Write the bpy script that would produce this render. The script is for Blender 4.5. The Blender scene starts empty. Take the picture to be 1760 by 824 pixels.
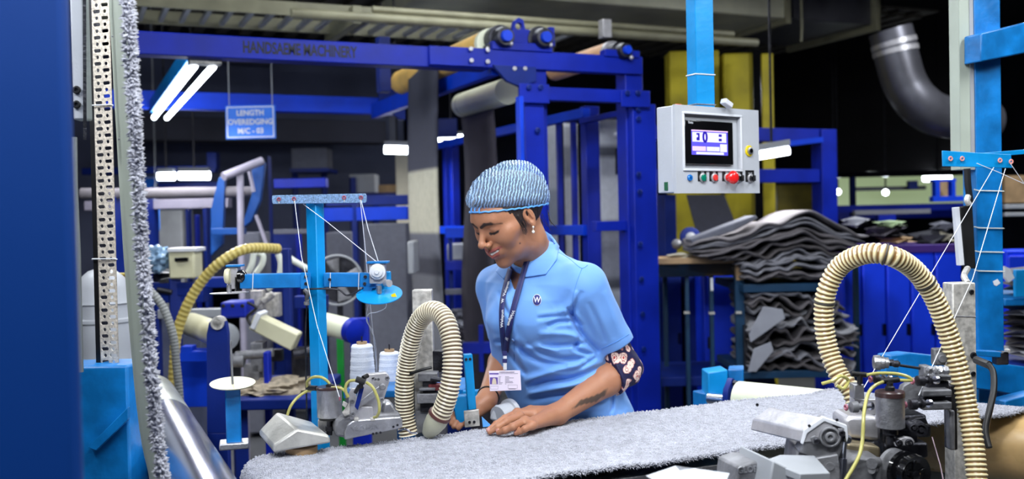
import bpy, bmesh, math, random
import numpy as np
from mathutils import Vector, Matrix, noise
from mathutils.geometry import tessellate_polygon
random.seed(7)
S = bpy.context.scene
COL = S.collection
PI = math.pi

# ---------------------------------------------------------------- camera
CAM_H = 1.42
F_PX, CX, CY = 1709.0, 880.0, 412.0
AZ, PITCH, ROLL = math.radians(24.1), math.radians(-1.15), math.radians(1.25)
_F = Vector((math.sin(AZ)*math.cos(PITCH), math.cos(AZ)*math.cos(PITCH), math.sin(PITCH)))
_R0 = Vector((math.cos(AZ), -math.sin(AZ), 0))
_U0 = _R0.cross(_F).normalized()
_R = _R0*math.cos(ROLL) - _U0*math.sin(ROLL)
_U = _U0*math.cos(ROLL) + _R0*math.sin(ROLL)
CAM = Vector((0, 0, CAM_H))
cam_d = bpy.data.cameras.new('camera')
cam = bpy.data.objects.new('camera', cam_d); COL.objects.link(cam)
M3 = Matrix((_R, _U, -_F)).transposed()
cam.matrix_world = Matrix.Translation(CAM) @ M3.to_4x4()
cam_d.sensor_width = 36; cam_d.lens = F_PX/1760*36
cam_d.clip_start = .05; cam_d.clip_end = 100
cam_d.dof.use_dof = True; cam_d.dof.focus_distance = 2.2; cam_d.dof.aperture_fstop = 3.6
S.camera = cam
S.view_settings.view_transform = 'Standard'; S.view_settings.look = 'None'
S.view_settings.gamma = 1; S.view_settings.use_curve_mapping = False
S.view_settings.exposure = 0.0

# ---------------------------------------------------------------- world
W = bpy.data.worlds.new('world'); S.world = W; W.use_nodes = True
W.node_tree.nodes['Background'].inputs[0].default_value = (.35, .45, .7, 1)
W.node_tree.nodes['Background'].inputs[1].default_value = .15

# ---------------------------------------------------------------- picture measurements -> places in the room
def ray(px, py):
    return (_F*F_PX + _R*(px-CX) - _U*(py-CY))/F_PX
def PD(d): return (CAM + Vector((math.sin(AZ), math.cos(AZ), 0))*d, Vector((math.sin(AZ), math.cos(AZ), 0)))
def PY(y): return (Vector((0, y, 0)), Vector((0, 1, 0)))
def PX(x): return (Vector((x, 0, 0)), Vector((1, 0, 0)))
def PZ(z): return (Vector((0, 0, z)), Vector((0, 0, 1)))
def PV(a, b):
    p, q = at(*a), at(*b)
    u = (q-p); u.z = 0; u.normalize()
    n = Vector((-u.y, u.x, 0))
    return (p, n)
def PDR(d, px, rot):           # vertical plane through a point, facing turned by rot degrees
    p = at(px, CY, d); a = AZ + math.radians(rot)
    return (p, Vector((math.sin(a), math.cos(a), 0)))
def hit(pl, px, py):
    r = ray(px, py); t = (pl[0]-CAM).dot(pl[1])/r.dot(pl[1])
    return CAM + r*t
def at(px, py, d):
    r = ray(px, py); f = Vector((math.sin(AZ), math.cos(AZ), 0))
    return CAM + r*(d/r.dot(f))
def to_px(P):                  # (N,3) array -> picture coordinates
    q = P - np.array(CAM)
    z = q@np.array(_F)
    return CX + F_PX*(q@np.array(_R))/z, CY - F_PX*(q@np.array(_U))/z

# ---------------------------------------------------------------- materials
def lin(c):
    return tuple((v/255/12.92) if v/255 <= .04045 else ((v/255+.055)/1.055)**2.4 for v in c[:3]) + (1,)
MATS = {}
def mat(name, col, rough=.5, metal=0.0, var=.12, scale=8, bump=0.0, bscale=60, col2=None, trans=0, emit=None, es=1, attr=None, coat=0, spec=None, sheen=0, alpha=None, sss=0):
    if name in MATS: return MATS[name]
    m = bpy.data.materials.new(name); m.use_nodes = True; MATS[name] = m
    nt = m.node_tree; b = nt.nodes['Principled BSDF']; L = nt.links
    tc = nt.nodes.new('ShaderNodeTexCoord')
    nz = nt.nodes.new('ShaderNodeTexNoise'); nz.inputs['Scale'].default_value = scale; nz.inputs['Detail'].default_value = 5
    L.new(tc.outputs['Object'], nz.inputs['Vector'])
    rp = nt.nodes.new('ShaderNodeValToRGB'); L.new(nz.outputs['Fac'], rp.inputs['Fac'])
    c = lin(col)
    c2 = lin(col2) if col2 else tuple(min(1, v*(1+var)) for v in c[:3])+(1,)
    c1 = c if col2 else tuple(v*(1-var) for v in c[:3])+(1,)
    rp.color_ramp.elements[0].color = c1; rp.color_ramp.elements[0].position = .35
    rp.color_ramp.elements[1].color = c2; rp.color_ramp.elements[1].position = .65
    out = rp.outputs['Color']
    if attr:
        at_ = nt.nodes.new('ShaderNodeAttribute'); at_.attribute_name = attr
        mx = nt.nodes.new('ShaderNodeMix'); mx.data_type = 'RGBA'; mx.blend_type = 'MULTIPLY'; mx.inputs['Factor'].default_value = 1
        L.new(out, mx.inputs[6]); L.new(at_.outputs['Color'], mx.inputs[7]); out = mx.outputs[2]
    L.new(out, b.inputs['Base Color'])
    b.inputs['Metallic'].default_value = metal
    mr = nt.nodes.new('ShaderNodeMapRange'); L.new(nz.outputs['Fac'], mr.inputs['Value'])
    mr.inputs['To Min'].default_value = max(.03, rough-.08); mr.inputs['To Max'].default_value = min(1, rough+.08)
    L.new(mr.outputs['Result'], b.inputs['Roughness'])
    b.inputs['Transmission Weight'].default_value = trans
    b.inputs['Coat Weight'].default_value = coat
    if sheen: b.inputs['Sheen Weight'].default_value = sheen
    if sss:
        b.inputs['Subsurface Weight'].default_value = sss; b.inputs['Subsurface Radius'].default_value = (.012, .005, .003); b.inputs['Subsurface Scale'].default_value = .6
    if spec is not None: b.inputs['Specular IOR Level'].default_value = spec
    if alpha is not None: b.inputs['Alpha'].default_value = alpha
    if emit:
        b.inputs['Emission Color'].default_value = lin(emit); b.inputs['Emission Strength'].default_value = es
    if bump:
        n2 = nt.nodes.new('ShaderNodeTexNoise'); n2.inputs['Scale'].default_value = bscale; n2.inputs['Detail'].default_value = 6
        L.new(tc.outputs['Object'], n2.inputs['Vector'])
        bp = nt.nodes.new('ShaderNodeBump'); bp.inputs['Strength'].default_value = bump; bp.inputs['Distance'].default_value = .004
        L.new(n2.outputs['Fac'], bp.inputs['Height']); L.new(bp.outputs['Normal'], b.inputs['Normal'])
    return m

M = dict(
 royal=mat('royal blue paint', (0, 30, 152), .5, spec=.3, var=.18, scale=5, bump=.15, bscale=30),
 royal_b=mat('bright or lit blue paint', (0, 60, 205), .5, spec=.3, var=.15, scale=4),
 navy=mat('deep blue paint', (0, 30, 110), .5, spec=.3, var=.2, scale=4, bump=.15),
 sky=mat('light blue machine paint', (0, 138, 206), .38, var=.12, scale=9, bump=.2, bscale=45),
 sky_d=mat('worn blue machine paint', (0, 108, 178), .42, var=.25, scale=14, bump=.25, bscale=50),
 sky_s=mat('speckled blue enamel', (128, 160, 200), .3, metal=.3, var=.35, scale=260, bump=.2, bscale=300),
 steel=mat('polished steel', (205, 208, 222), .22, metal=1, var=.08, scale=3),
 alu=mat('cast aluminium', (176, 176, 180), .38, metal=.85, var=.18, scale=22, bump=.35, bscale=160),
 alu_w=mat('pale machined metal', (188, 186, 190), .4, metal=.5, var=.12, scale=25, bump=.2, bscale=120),
 iron=mat('dark oily iron', (58, 58, 64), .42, metal=.8, var=.35, scale=30, bump=.5, bscale=110),
 lead=mat('dusty grey metal', (126, 126, 130), .55, metal=.5, var=.3, scale=26, bump=.4, bscale=90),
 galv=mat('galvanised steel', (188, 184, 178), .5, metal=.35, var=.28, scale=70, bump=.25, bscale=120),
 black=mat('black rubber', (16, 16, 18), .45, var=.3, scale=10),
 blackm=mat('black enamel', (12, 12, 14), .16, var=.2, coat=.6),
 white=mat('white thread', (236, 240, 250), .75, var=.03, scale=4, bump=.4, bscale=500),
 whitep=mat('white plastic', (212, 214, 220), .4, var=.04),
 cream=mat('cream plastic', (206, 202, 170), .42, var=.06, scale=6),
 creamr=mat('ivory roller coat', (224, 226, 200), .35, var=.05, scale=5),
 greyp=mat('pale grey enamel', (182, 185, 192), .45, var=.04, bump=.1, bscale=200),
 greyd=mat('grey enamel', (150, 153, 158), .45, var=.08),
 tray=mat('grey green belt', (164, 172, 160), .6, var=.06, scale=8),
 darkg=mat('dark grey cloth', (50, 51, 60), .9, var=.1, scale=30, bump=.3, bscale=200),
 mid=mat('mid grey cloth', (98, 100, 112), .9, var=.08, scale=30),
 lightg=mat('light grey cloth', (150, 152, 162), .9, var=.08),
 creamc=mat('cream cloth', (198, 192, 172), .9, var=.05),
 taupe=mat('taupe cloth', (74, 70, 80), .9, var=.1),
 wall=mat('dark workshop wall', (52, 56, 78), .85, var=.25, scale=1.2),
 wall2=mat('workshop wall panel', (84, 90, 116), .8, var=.2, scale=1.5),
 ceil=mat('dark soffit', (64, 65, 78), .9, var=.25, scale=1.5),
 floor=mat('workshop concrete floor', (70, 72, 76), .6, var=.25, scale=2.5),
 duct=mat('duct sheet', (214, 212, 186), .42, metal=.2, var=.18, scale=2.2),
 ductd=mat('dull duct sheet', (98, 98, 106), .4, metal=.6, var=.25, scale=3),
 pipe=mat('cream pipe paint', (140, 137, 112), .5, var=.15, scale=6),
 yellow=mat('yellow paint', (184, 168, 30), .6, var=.25, scale=3),
 cardb=mat('kraft cardboard', (220, 176, 92), .7, var=.15, scale=7),
 tan=mat('waxed cardboard tube', (206, 170, 116), .28, var=.25, scale=9, coat=.4),
 tube=mat('yellowed clear tubing', (196, 190, 112), .18, var=.1, trans=.25),
 tubew=mat('white air hose', (214, 218, 206), .35, var=.05),
 redp=mat('red plastic', (226, 30, 30), .25, var=.05, coat=.4),
 greenp=mat('green plastic', (0, 120, 96), .25, var=.05, coat=.4),
 bluep=mat('blue plastic', (20, 110, 190), .3, var=.05),
 pinkc=mat('pink ceramic', (150, 84, 100), .25, var=.1),
 yel=mat('yellow plastic', (236, 206, 0), .4, var=.05),
 wood=mat('worn wood', (170, 140, 104), .7, var=.2),
 brown=mat('brown enamel', (62, 44, 44), .3, var=.2),
 lamp=mat('fluorescent tube', (255, 255, 255), .5, emit=(236, 246, 255), es=14),
 lampb=mat('distant lamp', (255, 255, 255), .5, emit=(236, 246, 255), es=5),
 lint=mat('yarn lint', (150, 138, 120), .95, var=.35, scale=40, bump=1, bscale=90),
 film=mat('crumpled plastic film', (120, 150, 180), .25, var=.35, scale=20),
 green=mat('grass green paint', (0, 130, 40), .5),
 paleg=mat('pale green cladding', (168, 190, 150), .6, var=.12, scale=2),
 purple=mat('purple edge', (70, 40, 130), .6),
)

# ---------------------------------------------------------------- mesh building
ORG = {}
class MB:
    def __init__(s): s.v = []; s.f = []; s.c = []
    def add(s, vs, fs, c=None):
        o = len(s.v); s.v += [Vector(p) for p in vs]; s.f += [tuple(i+o for i in f) for f in fs]
        s.c += list(c) if c is not None else [(1, 1, 1, 1)]*len(vs)
        return s
    def prism(s, pts, off):                     # polygon + offset vector
        n = len(pts); pts = [Vector(p) for p in pts]
        a = pts; b = [p+off for p in pts]
        s.add(a+b, [tuple(range(n)), tuple(range(2*n-1, n-1, -1))] + [(i, i+n, (i+1) % n+n, (i+1) % n) for i in range(n)])
        return s
    def pp(s, pl, pts, t0, t1):                 # picture polygon on a vertical plane, from t0 to t1 behind it
        n = pl[1]; q = [hit(pl, *p)+n*t0 for p in pts]
        return s.prism(q, n*(t1-t0))
    def rect(s, pl, x0, y0, x1, y1, t0, t1):
        return s.pp(pl, [(x0, y0), (x1, y0), (x1, y1), (x0, y1)], t0, t1)
    def brect(s, pl, x0, y0, x1, y1, t0, t1):   # true upright rectangle
        a = hit(pl, x0, y0); b = hit(pl, x1, y1); a2 = Vector((b.x, b.y, a.z)); b2 = Vector((a.x, a.y, b.z)); n = pl[1]
        return s.prism([p+n*t0 for p in (a, a2, b, b2)], n*(t1-t0))
    def box(s, c, size, R=None):
        c = Vector(c); h = Vector(size)/2; vs = []
        for x in (-1, 1):
            for y in (-1, 1):
                for z in (-1, 1):
                    p = Vector((x*h.x, y*h.y, z*h.z)); vs.append(c + (R @ p if R else p))
        return s.add(vs, [(0, 1, 3, 2), (4, 6, 7, 5), (0, 4, 5, 1), (2, 3, 7, 6), (0, 2, 6, 4), (1, 5, 7, 3)])
    def beam(s, a, b, w, h=None, up=(0, 0, 1)):
        a, b = Vector(a), Vector(b); d = (b-a); Ln = d.length; d.normalize(); up = Vector(up)
        if abs(d.dot(up)) > .97: up = Vector((0, 1, 0)) if abs(d.y) < .9 else Vector((1, 0, 0))
        x = d.cross(up).normalized(); z = x.cross(d).normalized()
        R = Matrix((x, d, z)).transposed()
        return s.box((a+b)/2, (w, Ln, h if h else w), R)
    def tube(s, path, r, n=10, closed=False, cols=None, caps=True):
        P = [Vector(p) for p in path]; m = len(P)
        rr = list(r) if hasattr(r, '__len__') else [r]*m
        T = [((P[min(i+1, m-1)]-P[max(i-1, 0)]).normalized()) for i in range(m)]
        u = T[0].orthogonal().normalized(); vs = []; cc = []
        for i in range(m):
            if i:
                q = T[i-1].rotation_difference(T[i]); u = q @ u
            u = (u - T[i]*u.dot(T[i])).normalized(); w = T[i].cross(u)
            for k in range(n):
                a = 2*PI*k/n
                vs.append(P[i]+(u*math.cos(a)+w*math.sin(a))*rr[i])
                cc.append(cols[i] if cols else (1, 1, 1, 1))
        fs = [(i*n+k, i*n+(k+1) % n, (i+1)*n+(k+1) % n, (i+1)*n+k) for i in range(m-1) for k in range(n)]
        if caps: fs += [tuple(range(n-1, -1, -1)), tuple((m-1)*n+k for k in range(n))]
        return s.add(vs, fs, cc)
    def lathe(s, prof, o, ax, n=24, cols=None):      # prof: (dist along axis, radius)
        o = Vector(o); ax = Vector(ax).normalized(); u = ax.orthogonal().normalized(); w = ax.cross(u)
        vs = []; cc = []
        for j, (t, r) in enumerate(prof):
            for k in range(n):
                a = 2*PI*k/n; vs.append(o+ax*t+(u*math.cos(a)+w*math.sin(a))*max(r, 1e-5)); cc.append(cols[j] if cols else (1, 1, 1, 1))
        m = len(prof)
        fs = [(i*n+k, i*n+(k+1) % n, (i+1)*n+(k+1) % n, (i+1)*n+k) for i in range(m-1) for k in range(n)]
        fs += [tuple(range(n-1, -1, -1)), tuple((m-1)*n+k for k in range(n))]
        return s.add(vs, fs, cc)
    def cyl(s, a, b, r, n=20, r2=None):
        a, b = Vector(a), Vector(b)
        return s.lathe([(0, r), ((b-a).length, r if r2 is None else r2)], a, b-a, n)
    def ball(s, c, r, n=12):
        return s.lathe([(-r*math.cos(PI*i/n), r*math.sin(PI*i/n)) for i in range(n+1)], c, (0, 0, 1), n*2)
    def torus(s, c, ax, R, r, n=28, m=8):
        ax = Vector(ax).normalized(); u = ax.orthogonal().normalized(); w = ax.cross(u); vs = []
        for i in range(n):
            a = 2*PI*i/n; d = u*math.cos(a)+w*math.sin(a)
            for k in range(m):
                b = 2*PI*k/m; vs.append(Vector(c)+d*(R+r*math.cos(b))+ax*r*math.sin(b))
        return s.add(vs, [(i*m+k, i*m+(k+1) % m, ((i+1) % n)*m+(k+1) % m, ((i+1) % n)*m+k) for i in range(n) for k in range(m)])
    def ring(s, c, ax, Ro, Ri, t, n=28):
        return s.lathe([(0, Ri), (0, Ro), (t, Ro), (t, Ri), (0, Ri)], c, ax, n)
    def holed(s, pl, outer, holes, t0, t1):          # plate with true holes
        n = pl[1]; loops = [[hit(pl, *p) for p in outer]] + [[hit(pl, *p) for p in h] for h in holes]
        flat = [p for l in loops for p in l]; k = len(flat)
        tri = tessellate_polygon(loops)
        vs = [p+n*t0 for p in flat]+[p+n*t1 for p in flat]
        fs = [tuple(t) for t in tri]+[(t[2]+k, t[1]+k, t[0]+k) for t in tri]; o = 0
        for l in loops:
            m = len(l); fs += [(o+i, o+(i+1) % m, o+(i+1) % m+k, o+i+k) for i in range(m)]; o += m
        return s.add(vs, fs)
    def build(s, name, m, parent=None, bevel=0, smooth=35, sub=0, org=None, fix=True):
        me = bpy.data.meshes.new(name)
        if parent is not None: og = ORG[parent.name]
        else:
            if org is None:
                lo = [min(p[i] for p in s.v) for i in range(3)]; hi = [max(p[i] for p in s.v) for i in range(3)]
                og = Vector(((lo[0]+hi[0])/2, (lo[1]+hi[1])/2, lo[2]))
            else: og = Vector(org)
        me.from_pydata([p-og for p in s.v], [], s.f); me.update()
        if any(c != (1, 1, 1, 1) for c in s.c):
            ca = me.color_attributes.new('Col', 'FLOAT_COLOR', 'POINT')
            ca.data.foreach_set('color', np.array(s.c, dtype=np.float32).ravel())
        if fix:
            bm = bmesh.new(); bm.from_mesh(me); bmesh.ops.recalc_face_normals(bm, faces=bm.faces); bm.to_mesh(me); bm.free()
        if smooth:
            me.polygons.foreach_set('use_smooth', [True]*len(me.polygons)); me.set_sharp_from_angle(angle=math.radians(smooth))
        o = bpy.data.objects.new(name, me); COL.objects.link(o); me.materials.append(m)
        if parent is None: o.location = og
        else: o.parent = parent
        ORG[o.name] = og
        if sub:
            md = o.modifiers.new('sub', 'SUBSURF'); md.levels = sub; md.render_levels = sub
        if bevel:
            md = o.modifiers.new('bevel', 'BEVEL'); md.width = bevel; md.segments = 2; md.limit_method = 'ANGLE'; md.angle_limit = math.radians(40)
            md.harden_normals = False
        return o
def tag(o, label, cat, group=None):
    o['label'] = label; o['category'] = cat
    if group: o['group'] = group
    return o
def thing(name, label, cat, loc, group=None):
    o = bpy.data.objects.new(name, None); COL.objects.link(o); o.location = Vector(loc); o.empty_display_size = .05
    ORG[o.name] = Vector(loc)
    return tag(o, label, cat, group)
def struct(o): o['kind'] = 'structure'; return o
def stuff(o): o['kind'] = 'stuff'; return o
def copy_tree(o, parent=None):
    c = o.copy(); COL.objects.link(c); c.parent = parent; ORG[c.name] = ORG[o.name]
    for ch in o.children: copy_tree(ch, c)
    return c
def smoothpath(pts, n=8):
    P = [Vector(p) for p in pts]; out = []
    for i in range(len(P)-1):
        p0, p1, p2, p3 = P[max(i-1, 0)], P[i], P[i+1], P[min(i+2, len(P)-1)]
        for k in range(n):
            t = k/n
            out.append(.5*((2*p1)+(-p0+p2)*t+(2*p0-5*p1+4*p2-p3)*t*t+(-p0+3*p1-3*p2+p3)*t**3))
    return out+[P[-1]]
def resample(P, step):
    out = [P[0]]; acc = 0
    for a, b in zip(P, P[1:]):
        L = (b-a).length; t = step-acc
        while t < L: out.append(a.lerp(b, t/L)); t += step
        acc = (acc+L) % step if L else acc
        acc = L-(t-step)
    return out
def pxpath(pts, n=8): return smoothpath([at(*p) for p in pts], n)
def hose(path, r, pitch, name, m, parent=None, amp=.1, light=(1, 1, 1, 1), dark=(.2, .12, .07, 1), **kw):
    P = resample(path, pitch/6); rr = []; cc = []
    for i in range(len(P)):
        k = .5+.5*math.cos(2*PI*i/6)
        k = k**.8; rr.append(r*(1-amp+amp*1.3*k)); cc.append(tuple(d+(l-d)*min(1, (k**1.8)*1.25) for d, l in zip(dark, light)))
    return MB().tube(P, rr, 20, cols=cc).build(name, m, parent, smooth=80, **kw)
def text(name, s, size, o, right, up, m, parent, depth=.0006, align='CENTER', bold=0, space=1.0, squeeze=1.0):
    cu = bpy.data.curves.new(name, 'FONT'); cu.body = s; cu.size = size; cu.extrude = depth; cu.align_x = align; cu.align_y = 'CENTER'; cu.offset = bold; cu.space_character = space
    cu.resolution_u = 3
    to = bpy.data.objects.new('tmp', cu); COL.objects.link(to)
    dg = bpy.context.evaluated_depsgraph_get(); me = bpy.data.meshes.new_from_object(to.evaluated_get(dg)); bpy.data.objects.remove(to)
    right = Vector(right).normalized(); up = Vector(up).normalized(); nn = right.cross(up)
    R = Matrix((right*squeeze, up, nn)).transposed().to_4x4()
    og = ORG[parent.name]
    me.transform(Matrix.Translation(Vector(o)-og) @ R); me.materials.clear(); me.materials.append(m)
    ob = bpy.data.objects.new(name, me); COL.objects.link(ob); ob.parent = parent; ORG[ob.name] = og
    return ob
def bolt(mb, pl, px, py, r, t=.004, off=0):
    n = pl[1]; p = hit(pl, px, py)+n*off
    mb.lathe([(0, r*.9), (-t*.8, r), (-t, r*.8), (-t, r*.45), (-t*.5, r*.4)], p, n, 12)
    return mb
def hdir(deg=0):
    a = AZ+math.radians(deg); return Vector((math.cos(a), -math.sin(a), 0))

# ---------------------------------------------------------------- lamps, with added unseen battens
def area(name, loc, sx, sy, power, parent, rot=(0, 0, 0), col=(1, 1, 1)):
    l = bpy.data.lights.new(name, 'AREA'); l.shape = 'RECTANGLE'; l.size = sx; l.size_y = sy; l.energy = power; l.color = col
    o = bpy.data.objects.new(name, l); COL.objects.link(o); o.location = Vector(loc)-ORG[parent.name]; o.rotation_euler = rot; o.parent = parent
    return o
def added_batten(c, length, axis, power, label, group=None, tubes=2, tilt=0, col=(.93, .97, 1)):
    c = Vector(c); ax = Vector(axis).normalized(); side = ax.cross(Vector((0, 0, 1)))
    if tilt: side = Matrix.Rotation(tilt, 3, ax) @ side
    dn = ax.cross(side); dn = -dn if dn.z > 0 else dn
    t = thing('unseen_fill_lamp', label, 'lamp', c, group)
    h = MB(); h.beam(c-ax*length/2-dn*.03, c+ax*length/2-dn*.03, .11, .05, up=dn); h.build('lamp_body', M['greyp'], t, bevel=.004)
    for i in range(tubes):
        o = side*(i-(tubes-1)/2)*.055
        MB().cyl(c+o+dn*.02-ax*(length/2-.03), c+o+dn*.02+ax*(length/2-.03), .013, 12).build('tube', M['lamp'], t)
    e = MB()
    for sgn in (-1, 1): e.beam(c+ax*sgn*(length/2-.012)-dn*.01, c+ax*sgn*(length/2-.035)-dn*.01, .1, .06, up=dn)
    e.build('end_cap', M['whitep'], t, bevel=.003)
    if power:
        l = area('lamp_light', c+dn*.05, .12, length, power, t, col=col)
        q = (dn).to_track_quat('-Z', 'Y')
        X = Matrix((side, ax, -dn)).transposed(); l.rotation_euler = X.to_euler()
    return t
# lamps added out of view to brighten the line, aisles and frame
added_batten((.75, 1.15, 2.75), 1.5, (1, .1, 0), 36, 'added unseen twin tube lamp over the near side of the sewing line', tilt=.35)
added_batten((-.1, .3, 2.7), 1.5, (1, -.45, 0), 50, 'added unseen twin tube lamp over the operator aisle', tilt=.6)
added_batten((-.75, 1.95, 2.5), 1.2, (0, 1, 0), 20, 'added unseen twin tube lamp left of the vertical carpet', tilt=-.7)  # added for light on the left face of the hanging carpet
added_batten((1.9, 3.3, 2.85), 1.5, (1, 0, 0), 40, 'added unseen twin tube lamp behind the seamstress')
added_batten((2.6, .9, 2.7), 1.5, (0, 1, 0), 32, 'added unseen twin tube lamp over the right sewing head')
added_batten((2.4, 5.6, 3.4), 1.5, (1, 0, 0), 22, 'added unseen twin tube lamp over the blue roller frame')
added_batten((6.0, 4.2, 3.4), 1.5, (0, 1, 0), 95, 'added unseen twin tube lamp over the folded carpet piles')
added_batten((-.8, 4.2, 3.3), 1.5, (0, 1, 0), 32, 'added unseen twin tube lamp over the left machine aisle', tilt=-.7)
# ---------------------------------------------------------------- the hall
def slab(name, lo, hi, m):
    c = [(a+b)/2 for a, b in zip(lo, hi)]; sz = [b-a for a, b in zip(lo, hi)]
    return struct(MB().box(c, sz).build(name, m, smooth=0))
slab('floor', (-6, -3, -.1), (16, 16, 0), M['floor'])
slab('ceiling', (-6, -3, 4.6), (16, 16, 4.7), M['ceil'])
slab('wall_back', (-6, 15.9, 0), (16, 16, 4.6), M['wall'])
slab('wall_left', (-6, -3, 0), (-5.9, 16, 4.6), M['wall'])
slab('wall_right', (15.9, -3, 0), (16, 16, 4.6), M['wall'])
slab('wall_front', (-6, -3.1, 0), (16, -3, 4.6), M['wall'])
# dark cladding panels seen behind the machines
p = PY(10.5)
struct(MB().brect(p, 60, 90, 700, 470, 0, .1).build('trim_1', M['wall2'], bevel=.01))
struct(MB().brect(PY(10.2), 300, 60, 470, 110, 0, .1).build('trim_2', M['mid'], bevel=.01))
struct(MB().brect(PY(9.6), 200, 198, 665, 246, 0, .3).build('trim_3', M['ceil'], bevel=.01))
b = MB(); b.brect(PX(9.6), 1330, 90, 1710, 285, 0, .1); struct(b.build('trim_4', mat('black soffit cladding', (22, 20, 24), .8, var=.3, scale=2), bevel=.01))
# ---- yellow columns
for k, (a, b_, y0, y1, lab) in enumerate([(1150, 1236, 88, 400, 'yellow painted column left of the black post behind the panel pole'), (1243, 1294, 92, 400, 'yellow painted column between the panel pole and the black post'), (1308, 1329, 92, 400, 'narrow yellow painted column just right of the black post')]):
    pl = PD(8.2); h0 = hit(pl, a, y0); h1 = hit(pl, b_, y0)
    m = MB(); m.prism([Vector((h0.x, h0.y, 0)), Vector((h1.x, h1.y, 0)), Vector((h1.x, h1.y, h0.z)), Vector((h0.x, h0.y, h0.z))], pl[1]*.25)
    tag(m.build('column', M['yellow'], bevel=.01), lab, 'column')
pl = PD(9.2); h0 = hit(pl, 1336, 318); h1 = hit(pl, 1412, 318)
tag(MB().prism([Vector((h0.x, h0.y, 0)), Vector((h1.x, h1.y, 0)), Vector((h1.x, h1.y, h0.z)), Vector((h0.x, h0.y, h0.z))], pl[1]*.25).build('partition', mat('olive partition', (126, 114, 36), .6, var=.2), bevel=.01), 'low olive yellow partition seen through the portal frame behind the control box', 'partition')
pl = PD(7.9); h0 = hit(pl, 1293, 85); h1 = hit(pl, 1308, 85)
tag(MB().prism([Vector((h0.x, h0.y, 0)), Vector((h1.x, h1.y, 0)), Vector((h1.x, h1.y, h0.z)), Vector((h0.x, h0.y, h0.z))], pl[1]*.12).build('post', M['blackm'], bevel=.005), 'slim black post standing between two yellow columns', 'post')
pl = PD(8.6); h0 = hit(pl, 679, 262); h1 = hit(pl, 709, 262)
tag(MB().prism([Vector((h0.x, h0.y, 0)), Vector((h1.x, h1.y, 0)), Vector((h1.x, h1.y, h0.z)), Vector((h0.x, h0.y, h0.z))], pl[1]*.25).build('column', M['creamc'], bevel=.01), 'pale cream column in the back left of the long hanging carpet strip', 'column')

# ---- cable tray and pipes under the ceiling
t = thing('cable_tray', 'grey ladder cable tray running under the ceiling above the lettered beam', 'cable tray', hit(PY(6.6), 600, 20))
y = 6.6
a1, b1 = hit(PY(y), 150, -8), hit(PY(y), 1010, 60); b1.z = a1.z
MB().beam(a1, b1, .03, .09).build('side_rail', M['pipe'], t)
a2 = a1+Vector((0, .55, 0)); b2 = b1+Vector((0, .55, 0))
MB().beam(a2, b2, .03, .09).build('side_rail', M['pipe'], t)
n = 26
for i in range(n):
    q = a1.lerp(b1, (i+.5)/n); MB().beam(q+Vector((0, 0, -.02)), q+Vector((0, .55, -.02)), .03, .03).build('rung', M['greyd'], t)
q0 = hit(PY(y-.05), 610, 12); q1 = q0+Vector((0, 1.5, -.0))
br = MB().beam(q0+Vector((0, -.05, -.06)), q0+Vector((0, .75, -.06)), .06, .12)
tag(br.build('tray_bracket', M['pipe'], bevel=.003), 'grey support bracket under the middle of the ladder cable tray', 'bracket')
for k, (pxa, pya, pxb, r, lab) in enumerate([(500, 22, 1300, .032, 'lower cream pipe running under the ceiling beside the cable tray'), (640, 16, 1260, .022, 'thinner upper cream pipe running under the ceiling beside the cable tray')]):
    a = hit(PY(6.3), pxa, pya); b = hit(PY(6.3), pxb, 60); b.z = a.z
    tag(MB().cyl(a, b, r, 12).build('ceiling_pipe', M['pipe']), lab, 'pipe')
a = hit(PY(6.2), 1040, 50); tag(MB().box(a, (.07, .07, .13)).build('pipe_clamp', M['alu_w'], bevel=.004), 'pale clamp box hanging on the lower cream ceiling pipe', 'clamp')
# corrugated soffit strips at the top
t = thing('roof_sheet', 'ribbed grey metal roof sheet above the cable tray', 'roof sheet', hit(PY(9), 700, -20))
m = MB(); z = hit(PY(8), 700, -5).z
for i in range(40): m.box((-1+i*.22, 8.6, z), (.1, 2.8, .04))
m.box((3.3, 8.6, z+.05), (9, 2.9, .02)); m.build('ribbed_panel', mat('dusty roof metal', (96, 92, 84), .6, metal=.3, var=.2), t)
# ---- big duct
t = thing('air_duct', 'large pale sheet metal air duct under the ceiling at upper right', 'duct', hit(PY(7), 1350, 40))
yb = 7.0
a = hit(PY(yb), 1095, 9); b = hit(PY(yb), 1352, 30); c = hit(PY(yb), 1506, 46)
zb = (a.z+c.z)/2
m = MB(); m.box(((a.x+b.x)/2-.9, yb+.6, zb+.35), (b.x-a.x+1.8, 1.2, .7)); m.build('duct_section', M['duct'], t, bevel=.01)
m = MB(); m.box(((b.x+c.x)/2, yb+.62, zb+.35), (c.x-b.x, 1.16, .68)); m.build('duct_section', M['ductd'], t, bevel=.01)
m = MB()
for x in (b.x, c.x):
    m.box((x, yb+.6, zb+.33), (.05, 1.26, .76))
m.build('flange', M['pipe'], t, bevel=.004)
m = MB(); q = hit(PY(yb-.08), 1377, 0); m.tube([q+Vector((0, 0, .3)), hit(PY(yb-.08), 1378, 45), hit(PY(yb-.08), 1377, 72)], .012, 8)
tag(m.build('hanging_rod', M['pipe']), 'thin cream rod hanging in front of the large air duct', 'rod')
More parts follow.
